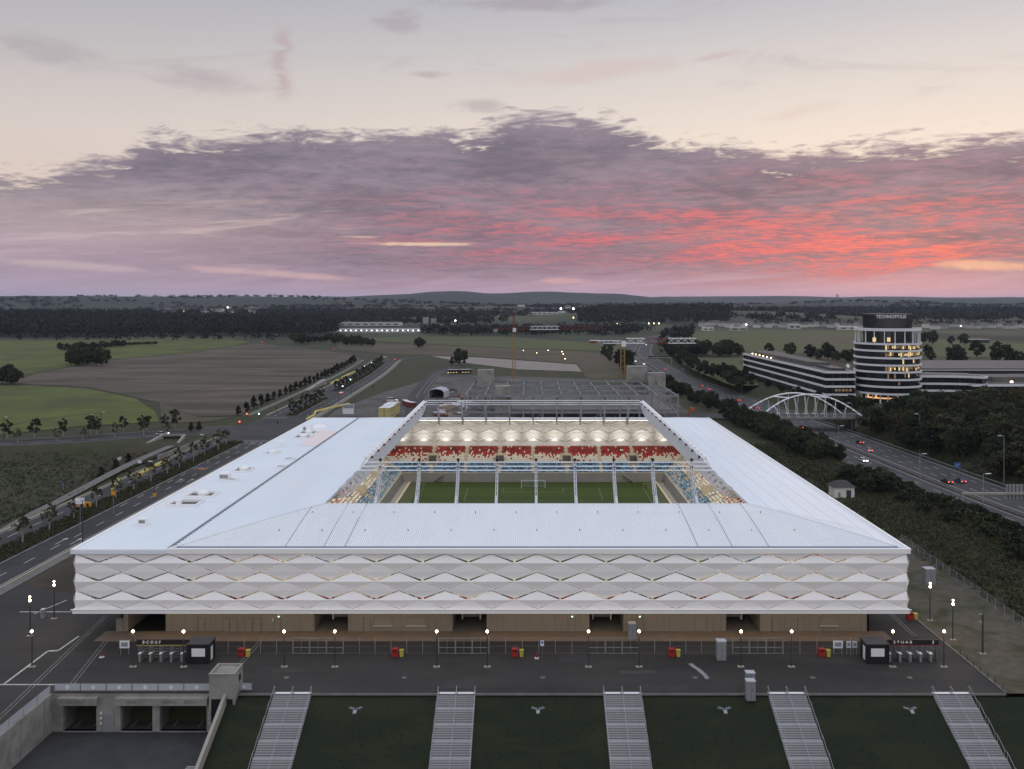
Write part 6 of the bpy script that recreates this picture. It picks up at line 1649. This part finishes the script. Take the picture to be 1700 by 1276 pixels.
WOODL, WOODG = 'broadleaf tree in the dark wood right of the motorway', 'wood beside the motorway'
wt = [proto_tree('wood_tree', WOODL, WOODG, 11.5, 5.6, 52, 58, .44, lm_, 20 + i, trunk_h=.22) for i, lm_ in enumerate(['leaf_a', 'leaf_dark', 'leaf_b', 'leaf_a', 'leaf_autumn'])]
wt = [wt[0], wt[1], wt[2], wt[3], wt[1], wt[0], wt[4], wt[2], wt[1]]
spots = []
dline = offs(mw, 27)
for d in np.arange(200, 446, 8.2):
    x0 = np.interp(d, mw[:, 1], mw[:, 0]) + 25; x = x0
    while x < 330:
        jx, jy = x + rng.uniform(-3.5, 3.5), d + rng.uniform(-4, 4)
        if jx < jy * (1760 - 878) / FPX and not (jy > 412 and jx > 146) and not (395 < jy < 421 and jx < 175): spots.append((jx, jy))
        x += 8.6
rng.shuffle(spots)
scatter(wt, spots[:285], (.75, 1.15), WOODL, WOODG)
LBL, LBG = 'bushy tree in the belt between stadium and motorway', 'trees between stadium and motorway'
bt = [proto_tree('verge_tree', LBL, LBG, 8.5, 4.0, 44, 52, .38, lm_, 40 + i, trunk_h=.12) for i, lm_ in enumerate(['leaf_dark', 'leaf_a', 'leaf_b'])]
spots = []
for d in np.arange(296, 398, 4.2):
    xm_ = np.interp(d, mw[:, 1], mw[:, 0]) - 25
    for k in range(3):
        spots.append((xm_ - rng.uniform(0, 15), d + rng.uniform(-2.5, 2.5)))
for d in np.arange(425, 690, 7.5):
    xm_ = np.interp(d, mw[:, 1], mw[:, 0]) - 22
    for k in range(2): spots.append((xm_ - rng.uniform(0, 16), d + rng.uniform(-3, 3)))
spots += [(hx_ + 9 + rng.uniform(-5, 5), hy_ + rng.uniform(2, 16)) for _ in range(9)]
spots = [s for s in spots if not (abs(s[0] - hx_) < 6 and -10 < s[1] - hy_ < 7)]
scatter(bt, spots, (.55, .95), LBL, LBG)
scatter([bt[0], bt[2], bt[1]], [(rng.uniform(-34, 34) + 132 + (40 if k % 2 else -2), rng.uniform(690, 1000)) for k in range(0)], (.8, 1.2))
sp2 = []
for d in np.arange(470, 1080, 13): sp2.append((np.interp(d, mw[:, 1], mw[:, 0]) + 26 + rng.uniform(0, 14), d + rng.uniform(-4, 4)))
for d in np.arange(720, 1100, 15): sp2.append((np.interp(d, mw[:, 1], mw[:, 0]) - 27 - rng.uniform(0, 14), d))
vt = [dup(bt[0], (0, 0, -500)), dup(bt[1], (0, 0, -500))]
scatter(vt, sp2, (.45, .75), 'dark tree lining the distant motorway', 'trees lining the distant motorway', name='roadside_tree')
SHL, SHG = 'low dark shrub on the rough bank above the motorway', 'shrubs on the rough bank'
sh_p = [proto_tree('shrub', SHL, SHG, 3.4, 2.6, 26, 30, .34, lm_, 60 + i, trunk_h=.05, cat='shrub') for i, lm_ in enumerate(['leaf_dark', 'leaf_a', 'leaf_olive', 'leaf_dark'])]
spots = []
for d in np.arange(150, 262, 4.2):
    xm_ = np.interp(d, mw[:, 1], mw[:, 0]) - 20.5
    for k in range(4): spots.append((xm_ - 7.0 - abs(rng.gauss(3, 6)), d + rng.uniform(-2, 2)))
spots = [s for s in spots if s[0] > 90 and not (abs(s[0] - hx_) < 5 and -9 < s[1] - hy_ < 5)]
scatter(sh_p, spots, (.55, 1.05), SHL, SHG)
# rough growth on the scrub bank: uncountable
N = 9000
sx_ = nrng.uniform(83, 128, N); sy_ = nrng.uniform(122, 330, N); sd_ = polydist(sx_, sy_, mw)
k_ = (sd_ < -19.5) & ~((np.abs(sx_ - hx_) < 3.6) & (np.abs(sy_ - hy_) < 4))
sx_, sy_ = sx_[k_], sy_[k_]; sz_ = height(sx_, sy_)
V = leaf_cloud(np.stack([sx_, sy_, sz_ + .3], 1), nrng.uniform(.4, 1.1, len(sx_)), 7, .24, 77, .6)
stuff(place('undergrowth', np_mesh('undergrowth', V, quads(V), 'leaf_olive')), 'rough weeds and brambles covering the bank above the motorway', 'undergrowth')
N = 7000
ry_ = nrng.uniform(190, 450, N); ro_ = nrng.uniform(20.0, 42.0, N); rx_ = np.interp(ry_, mw[:, 1], mw[:, 0]) + ro_
V = leaf_cloud(np.stack([rx_, ry_, height(rx_, ry_) + .5], 1), nrng.uniform(.5, 1.7, N), 8, .27, 81, .7)
stuff(place('undergrowth', np_mesh('undergrowth', V, quads(V), 'leaf_a')), 'green scrub on the motorway verge below the wood', 'undergrowth')
N = 2600
ry_ = nrng.uniform(125, 320, N); rx_ = nrng.uniform(84, 112, N); sd2 = polydist(rx_, ry_, mw); k2 = (sd2 < -24) & ~((np.abs(rx_ - hx_) < 4.5) & (np.abs(ry_ - hy_) < 6)); rx_, ry_ = rx_[k2], ry_[k2]
V = leaf_cloud(np.stack([rx_, ry_, height(rx_, ry_) + .4], 1), nrng.uniform(.5, 1.5, len(rx_)), 12, .25, 82, .8)
stuff(place('undergrowth', np_mesh('undergrowth', V, quads(V), 'leaf_b')), 'fresh green tussocks mixed into the scrub bank', 'undergrowth')
N = 5200
mx_ = nrng.uniform(-116.2, -109.8, N); my_ = nrng.uniform(60, 335, N)
V1 = np.stack([mx_, my_, np.full(N, .35)], 1)
ln_m = bv[(bv[:, 1] > 410) & (bv[:, 1] < 768)]
my2 = nrng.uniform(412, 766, 2600); my2 = my2[(my2 < 484) | (my2 > 522)]; mx2 = np.interp(my2, bv[:, 1], bv[:, 0]) + nrng.uniform(-3, 2.2, len(my2))
V = leaf_cloud(np.concatenate([V1, np.stack([mx2, my2, np.full(len(mx2), .4)], 1)]), nrng.uniform(.3, .75, N + len(mx2)), 9, .2, 78, .7)
stuff(place('median_planting', np_mesh('median_planting', V, quads(V), 'leaf_olive')), 'low planting that fills the boulevard medians', 'planting')
N = 9000
cx2 = nrng.uniform(-330, -128, N); cy2 = nrng.uniform(205, 320, N); V = leaf_cloud(np.stack([cx2, cy2, height(cx2, cy2) + .25], 1), nrng.uniform(.5, 1.4, N), 7, .2, 79, .35)
stuff(place('undergrowth', np_mesh('undergrowth', V, quads(V), 'shrub')), 'dark rough growth in the hollow below the cross road', 'undergrowth')
# street trees
STL = 'slim young street tree with thin crown on the boulevard median'
stp = [proto_tree('street_tree', STL, 'street trees on the boulevard median', 6.4, 1.7, 18, 16, .26, lm_, 80 + i, bark='bark_pale', trunk_h=.34) for i, lm_ in enumerate(['leaf_olive', 'leaf_autumn', 'leaf_olive'])]
scatter(stp, [(-113 + rng.uniform(-.5, .5), y) for y in np.arange(172, 334, 11.0)], (.85, 1.15), STL, 'street trees on the boulevard median', zf=False)
ctp = [dup(stp[0], (0, 0, -500)), dup(stp[1], (0, 0, -500))]
sp = []
for px in (12, 57, 105, 150, 160, 205, 236, 244, 274, 290): 
    d = float(np.interp(at(px, 350), xr[:, 0], xr[:, 1])) + 11.5; sp.append((at(px, d), d))
CRL = 'round young tree on the field side of the cross road'
crp = [proto_tree('street_tree', CRL, 'trees along the cross road', 7.2, 2.2, 24, 26, .32, lm_, 90 + i, bark='bark_pale', trunk_h=.26) for i, lm_ in enumerate(['leaf_a', 'leaf_dark'])]
scatter(crp, sp, (.85, 1.2), CRL, 'trees along the cross road', zf=False)
scatter(ctp, [(at(px, 336), float(np.interp(at(px, 336), xr[:, 0], xr[:, 1])) - 3) for px in (40, 95, 130, 172, 212, 245)], (.7, 1.0), 'thin bare young tree beside the cross road carriageway', 'bare trees at the cross road', zf=False)
CFL = 'dark narrow tree in the row along the far footpath'
cfp = [proto_tree('row_tree', CFL, 'row of trees along the far footpath', 6.0, 2.0, 26, 24, .34, 'leaf_dark', 100 + i, shape='cone', trunk_h=.12) for i in range(2)]
spots = []
for y in np.arange(412, 780, 12.5): spots.append((np.interp(y, bv[:, 1], bv[:, 0]) - 25.5, y))
scatter(cfp, spots, (.9, 1.25), CFL, 'row of trees along the far footpath', zf=False)
f2 = [dup(crp[0], (0, 0, -500)), dup(crp[1], (0, 0, -500))]
spots = [(np.interp(y, bv[:, 1], bv[:, 0]) - .8, y) for y in list(np.arange(415, 482, 11)) + list(np.arange(526, 766, 13))]
scatter(f2, spots, (.7, 1.0), 'young tree on the median of the far boulevard', 'trees on the far median', zf=False)
for (px, py, s, lb) in ((330, 722, .8, 'small dark conifer beside the underpass, nearest the junction'), (317, 722, .75, 'small dark conifer leaning over the underpass wall'), (168, 788, .9, 'dark conifer below the footpath in the hollow, left one'), (192, 774, .95, 'dark conifer below the footpath in the hollow, right one'), (213, 760, .8, 'dark conifer beside the footpath nearest the underpass')):
    x, y = gp(px, py, -1.5); o = dup(cfp[0], (x, y, float(height(x, y))), rng.uniform(0, 6), lb, 'conifers round the underpass', s)
# trees standing in the fields
def bushes(spots, label, group, s=(.8, 1.2), src=None):
    pr = [dup(src or bt[0], (0, 0, -500)), dup(bt[1], (0, 0, -500))]
    scatter(pr, spots, s, label, group, zf=False, name='field_bush' if 'bush' in label else 'field_tree')
bushes([gp(*p) for p in ((118, 606), (126, 604), (135, 603), (143, 606), (152, 604), (128, 608), (160, 607), (170, 607), (140, 600))], 'dark tree of the clump in the middle of the green field', 'clump of trees in the green field', (1.2, 1.75))
bushes([gp(x, 582 - (x - 100) * .06 + rng.uniform(-1, 1)) for x in list(range(100, 150, 6)) + list(range(150, 208, 5))], 'dark bush of the hedge crossing the green field', 'hedge across the green field', (.6, 1.0))
bushes([gp(x, 574.5 - (x - 175) * .035) for x in range(175, 262, 4)], 'low bush in the thin hedge line beyond the clump', 'thin hedge line in the green field', (.35, .5))
bushes([gp(p[0], p[1]) for p in ((4, 636), (10, 637), (17, 637), (24, 638), (-4, 637))], 'dark bush at the picture edge between two fields', 'bushes at the field edge', (1.0, 1.4))
bushes([gp(p[0], p[1]) for p in ((575, 574), (583, 573), (592, 573), (600, 574), (609, 574), (617, 575))], 'dark bush of the oval clump beside the brown field', 'oval clump by the brown field', (1.1, 1.4))
bushes([gp(695, 576), gp(698, 577)], 'lone round bush in the centre field', 'lone bushes', (1.3, 1.6))
bushes([gp(750, 606), gp(764, 606)], 'narrow dark tree beside the bus', 'trees by the bus', (1.3, 1.7), cfp[0])
bushes([gp(x, 566 - (500 - x) * .02 + rng.uniform(0, 6)) for x in range(485, 600, 7)], 'bush along the country road before the wood', 'bushes along the country road', (.9, 1.6))
bushes([gp(p[0], p[1]) for p in ((1040, 622), (1046, 628), (1036, 612), (1052, 634), (1044, 606), (1050, 640), (1030, 604))], 'tree between the brown field and the motorway', 'trees before the motorway bend', (1.1, 1.6))
bushes([gp(1160 + rng.uniform(-50, 75), 588 + rng.uniform(-3, 4)) for _ in range(34)], 'tree of the grove between the two green fields', 'grove beyond the motorway', (1.2, 2.0))
bushes([gp(1130 + i * 11 + rng.uniform(-4, 4), 606 + i * 4.2 + rng.uniform(-2, 2)) for i in range(10)], 'tree along the field edge beyond the motorway', 'trees at the field edge', (.9, 1.3))
bushes([gp(p[0], p[1]) for p in ((1277, 588), (1312, 590), (1345, 596), (1360, 597), (1374, 598), (1388, 600), (1402, 598), (1410, 602))], 'tree behind the long office wing', 'trees behind the office wing', (1.0, 1.7))
bushes([gp(p[0], p[1]) for p in ((1534, 570), (1548, 571), (1579, 572), (1600, 572), (1540, 590), (1545, 600), (1586, 606), (1590, 608), (1622, 594), (1660, 604), (1680, 603), (1696, 606))], 'tree in the fields behind the tower', 'trees in the fields behind the tower', (1.1, 2.2))
bushes([(tx0 + rng.uniform(-45, -17), 440 + rng.uniform(-10, 4)) for _ in range(9)] + [(tx0 + rng.uniform(12, 62), 440 + rng.uniform(-12, 4)) for _ in range(16)], 'tree in front of the round office tower', 'trees before the office tower', (.5, .8))
bushes([(at(px, 620), 620 + rng.uniform(-10, 30)) for px in (1240, 1252, 1262, 1228, 1216)], 'tree at the end of the long office wing', 'trees at the wing end', (.8, 1.1))

# far woods read as one mass
def forest(x0, x1, y0, y1, step, h, label, keepf=None, seed=1, leaf=2.1, per=26):
    r = np.random.RandomState(seed); X_, Y_ = np.meshgrid(np.arange(x0, x1, step), np.arange(y0, y1, step)); X_ = X_.ravel() + r.uniform(-.45, .45, X_.size) * step; Y_ = Y_.ravel() + r.uniform(-.45, .45, Y_.size) * step
    if keepf is not None: k = keepf(X_, Y_); X_, Y_ = X_[k], Y_[k]
    hs = h * r.uniform(.7, 1.2, X_.size); Z_ = height(X_, Y_) + hs * .58
    V = leaf_cloud(np.stack([X_, Y_, Z_], 1), hs * .44, per, leaf, seed + 1, 1.0)
    stuff(place('forest', np_mesh('forest', V, quads(V), 'forest')), label, 'forest')
forest(-1150, -290, 1285, 1800, 11, 21, 'dark far wood behind the green fields', lambda x, y: (y > 1290 + 60 * np.sin(x / 90.0) * .4 + np.clip((x + 340) * 2.2, 0, 400)) & (x < at(560, 1) * y), 3)
forest(-900, -330, 1120, 1225, 13, 12, 'loose belt of trees before the dark far wood', lambda x, y: (nrng.rand(len(x)) < .42) & (y > 1150 + (x + 900) * .03) & (np.abs(x - np.interp(y, [1154, 1380], [-382, -560])) > 14), 5, 1.5)
forest(-1000, -100, 2250, 2750, 17, 20, 'wooded rise in the distance left of centre', lambda x, y: (x > at(430, 1) * y) & (x < at(790, 1) * y) & (np.sin(x / 140.0) + np.sin(y / 90.0 + x / 200) > -.6), 7, 2.8, 20)
forest(-260, 190, 1330, 1560, 12, 14, 'belt of trees beyond the centre fields', lambda x, y: (x > at(700, 1) * y) & (x < at(1060, 1) * y) & (nrng.rand(len(x)) < .72) & (polydist(x, y, mw) < -30), 9, 1.9, 22)
forest(60, 760, 1900, 2600, 17, 19, 'wooded hill beyond the motorway bend', lambda x, y: (x < at(1215, 1) * y) & (x > at(960, 1) * y) & ((np.abs(polydist(x, y, mw)) > 40)), 11, 2.8, 20)
forest(170, 420, 1180, 1560, 13, 14, 'trees on both sides of the distant motorway', lambda x, y: (np.abs(polydist(x, y, mw)) > 26) & (np.abs(polydist(x, y, mw)) < 90) & (x < at(1150, 1) * y) & (nrng.rand(len(x)) < .75), 13, 1.9, 22)
forest(560, 2400, 2500, 3300, 24, 19, 'long dark wood on the right hand horizon', lambda x, y: (np.sin(x / 330.0) * 160 + 2780 < y) , 15, 3.6, 14)
forest(500, 1500, 1800, 1960, 15, 13, 'tree belt around the far village', lambda x, y: nrng.rand(len(x)) < .35, 17, 1.9, 18)

r_ = np.random.RandomState(31)
Yp = r_.uniform(1.0, 1.0, 1)
yy_ = 1950 + 3600 * r_.rand(5200) ** 1.3; xx_ = yy_ * r_.uniform(-.64, .60, 5200)
kk_ = (waves(xx_ * .6, yy_ * 1.7, 1250) > .12) & (np.abs(polydist(xx_, yy_, mw)) > 40)
xx_, yy_ = xx_[kk_], yy_[kk_]; hh_ = r_.uniform(9, 15, len(xx_))
V = leaf_cloud(np.stack([xx_, yy_, height(xx_, yy_) + hh_ * .5], 1), hh_ * 1.25, 22, 4.2, 33, .42)
stuff(place('forest', np_mesh('forest', V, quads(V), 'forest')), 'patchwork of small woods scattered over the far countryside', 'forest')
# ================================================================== FAR HOUSES, HALLS AND LAMPS
def house(x, y, w, d, h, rz, label):
    z = float(height(x, y)); t = thing('house', label, 'house', (x, y, z), rz, 'houses of the far village')
    MB().box((0, 0, h / 2), (w, d, h)).build('wall', 'house_wall', t); MB().extr([(-d / 2 - .4, h), (d / 2 + .4, h), (0, h + d * .38)], 'x', -w / 2 - .3, w / 2 + .3).build('roof', 'house_roof', t)
    for k in range(3): MB().box((-w * .3 + k * w * .3, -d / 2 - .03, h * .62), (1.4, .08, 1.3)).build('window', 'glass_dark', t)
HL = 'pale house with dark pitched roof in the far village'
k = 0
for px in range(1168, 1440, 11):
    d = 1745 + rng.uniform(-15, 90); house(at(px + rng.uniform(-3, 3), d), d, rng.uniform(10, 17), rng.uniform(9, 12), rng.uniform(5, 8), rng.uniform(-.5, .5), HL)
for px in range(1542, 1700, 13):
    d = 1660 + rng.uniform(-20, 150); house(at(px + rng.uniform(-4, 4), d), d, rng.uniform(10, 18), rng.uniform(9, 13), rng.uniform(5, 8), rng.uniform(-.6, .6), HL)
for k in range(34):
    px = rng.choice([rng.uniform(250, 440), rng.uniform(250, 440), rng.uniform(830, 1050)]); d = rng.uniform(2700, 3400); house(at(px, d), d, rng.uniform(12, 26), rng.uniform(10, 16), rng.uniform(6, 10), rng.uniform(-.6, .6), 'tiny pale house in a village on the far hills')
def hall(px, py, w, d, h, wall, label, base=None, roof='sign_white'):
    x, y = gp(px, py); t = thing('hall_building', label, 'hall', (x, y, float(height(x, y)))); MB().box((0, d / 2, h / 2), (w, d, h)).build('wall', wall, t); MB().box((0, d / 2, h + .3), (w + 1, d + 1, .6)).build('roof', roof, t)
    n_ = max(2, int(w // 14)); mb = MB()
    for i in range(n_): mb.box((-w / 2 + (i + .5) * w / n_, -.05, h * .5), (w / n_ * .6, .12, h * .35))
    mb.build('window_strip', 'glass_blue', t)
    return t
hall(1018, 555.5, 40, 60, 4, 'concrete_dark', 'flat roofed hall with pale roof among the trees', roof='steel_pile')
hall(988, 569.5, 12, 8, 3.0, 'bin_red', 'small red and white shed at the green field edge')
hall(1176, 549, 20, 12, 6, 'house_wall', 'white farm building with dark stripe above the green field')
hall(1227, 549, 30, 14, 6, 'house_wall', 'long white house at the left end of the village')
hall(1320, 546.5, 22, 14, 9, 'house_wall', 'largest pale block standing among the village houses')
hall(1408, 547.5, 34, 14, 6, 'house_wall', 'long white building next to the tower in the village')
hall(1626, 569, 26, 14, 4, 'office_dark', 'low barn with grey roof in the field right of the tower', roof='steel_pile')
hall(650, 552.5, 210, 40, 5, 'house_wall', 'long low greenhouse hall beyond the centre fields', roof='steel_pile')
hall(600, 545, 150, 40, 6, 'house_wall', 'pale low hall behind the greenhouse', roof='steel_pile')
hall(900, 529, 120, 60, 7, 'house_wall', 'pale depot building among the trees in the distance', roof='steel_pile')
for k in range(22):
    px = 566 + k * 8.6; x, y = gp(px, 552.6); t = thing('yard_lamp', f'tiny bright lamp along the greenhouse front', 'lamp', (x, y - 3, 0), 0, 'lamps along the greenhouse'); MB().tube((0, 0, 0), (0, 0, 4), .15).build('pole', 'dark_steel', t); MB().tube((0, 0, 4), (0, 0, 5.0), .7, .5, 8).build('lamp_head', 'far_lamp', t)
tk = thing('storage_tank', 'tall pale tank beside the greenhouse', 'tank', (at(712, 1700), 1700, 0)); MB().tube((-6, 0, 0), (-6, 0, 22), 6, 6, 16).build('tank_body', 'steel_pile', tk); MB().tube((9, 0, 0), (9, 0, 20), 5.5, 5.5, 16).build('tank_body', 'concrete', tk)
def mast(px, py, d, r, m, label, group):
    x = at(px, d); z = zat(py, d); zg = float(height(x, d)); z = max(z, zg + 6); t = thing('mast_lamp', label, 'mast lamp', (x, d, zg), 0, group)
    MB().tube((0, 0, 0), (0, 0, z - zg), .35, .25, 6).build('pole', 'dark_steel', t); mb = MB()
    for a, b in ((-1.57, -.8), (-.8, 0), (0, .8), (.8, 1.57)): mb.tube((0, 0, z - zg + r * math.sin(a)), (0, 0, z - zg + r * math.sin(b)), max(.05, r * math.cos(a)), max(.05, r * math.cos(b)), 8)
    mb.build('lamp_head', m, t)
for k, px in enumerate((931, 952, 973)): mast(px, 512, 2600, 2.3, 'far_lamp', f'bright distant sports ground floodlight, {ORD[k]} of the left hand three', 'distant floodlights')
for k, (px, r) in enumerate(((1017, 3.8), (1057, 2.8), (1063, 3.6), (1076, 3.0))): mast(px, 512.5, 2600, r, 'far_lamp', ['large bright distant floodlight standing alone', 'bright distant floodlight close beside a larger one', 'largest distant floodlight of the right hand cluster', 'outermost distant floodlight of the right hand cluster'][k], 'distant floodlights')
for k, px in enumerate((1077, 1085.5, 1094)): mast(px, 538.5, 1800, 1.1, 'far_lamp_warm', f'orange street lamp in the dark trees, {ORD[k]} from the depot', 'orange lamps in the trees')
for k, (px, py, d, r, m) in enumerate(((378, 510, 3000, 2.0, 'far_lamp'), (722, 533, 1750, 1.6, 'far_lamp'), (756, 532, 1750, 1.3, 'far_lamp'), (1239, 544.5, 1740, 1.3, 'far_lamp'), (1304, 545, 1740, 1.2, 'far_lamp'), (1595, 545.5, 1660, 1.0, 'far_lamp_warm'), (952, 527, 2000, 1.2, 'far_lamp_warm'), (968, 528, 2000, 1.2, 'far_lamp_warm'), (984, 528.5, 2000, 1.4, 'far_lamp_warm'), (1005, 528, 2000, 1.4, 'far_lamp_warm'), (1019, 528, 2000, 1.2, 'far_lamp_warm'), (1030, 531, 2000, 1.0, 'far_lamp_warm'), (1025, 541.5, 1800, .8, 'far_lamp_warm'), (305, 518, 2800, 1.2, 'far_lamp_warm'))):
    mast(px, py, d, r, m, 'tiny lit lamp twinkling in the distant landscape', 'tiny lamps in the distance')
for k, (px, py) in enumerate(((869, 582), (891, 586), (910, 582), (935, 588), (938, 596), (933, 584))):
    x, d = gp(px, py + 12); t = thing('car_park_lamp', f'slender car park lamp on the pale parcel, {ORD[k]} along', 'lamp', (x, d, .1), 0, 'car park lamps'); h = zat(py, d); MB().tube((0, 0, 0), (0, 0, h), .1).build('pole', 'dark_steel', t); MB().tube((0, 0, h), (0, 0, h + .5), .35, .3, 8).build('lamp_head', 'far_lamp_warm', t)
py_ = thing('pylon', 'lattice power pylon on the far horizon right of centre', 'pylon', (at(1390, 5200), 5200, float(height(at(1390, 5200), 5200))))
lattice(MB(), (0, 0, 0), (0, 0, 56), 5, 10, .9).build('tower', 'grey_steel', py_); mb = MB(); mb.beam((-13, 0, 46), (13, 0, 46), 1.2); mb.beam((-10, 0, 38), (10, 0, 38), 1.2); mb.build('cross_arm', 'grey_steel', py_)

# leftover prototypes that never found a place are removed
for o in [o for o in COL.objects if o.parent is None and o.type == 'EMPTY' and o.location.z < -400]:
    for c in list(o.children): bpy.data.objects.remove(c)
    bpy.data.objects.remove(o)

# ================================================================== HAZE
HZ = 2.8e-5
mb = MB(); mb.box((0, 12000, 67), (60000, 26000, 180))
hz = mb.build('haze', 'paint'); hz.data.materials.clear()
hm = bpy.data.materials.new('haze_air'); hm.use_nodes = True; ht = hm.node_tree; ht.nodes.clear()
pv = ht.nodes.new('ShaderNodeVolumePrincipled'); pv.inputs['Color'].default_value = (.62, .70, .90, 1); pv.inputs['Density'].default_value = HZ; pv.inputs['Anisotropy'].default_value = 0.0
mo = ht.nodes.new('ShaderNodeOutputMaterial'); ht.links.new(pv.outputs[0], mo.inputs['Volume']); hz.data.materials.append(hm)
stuff(hz, 'thin evening haze over the whole landscape', 'haze')
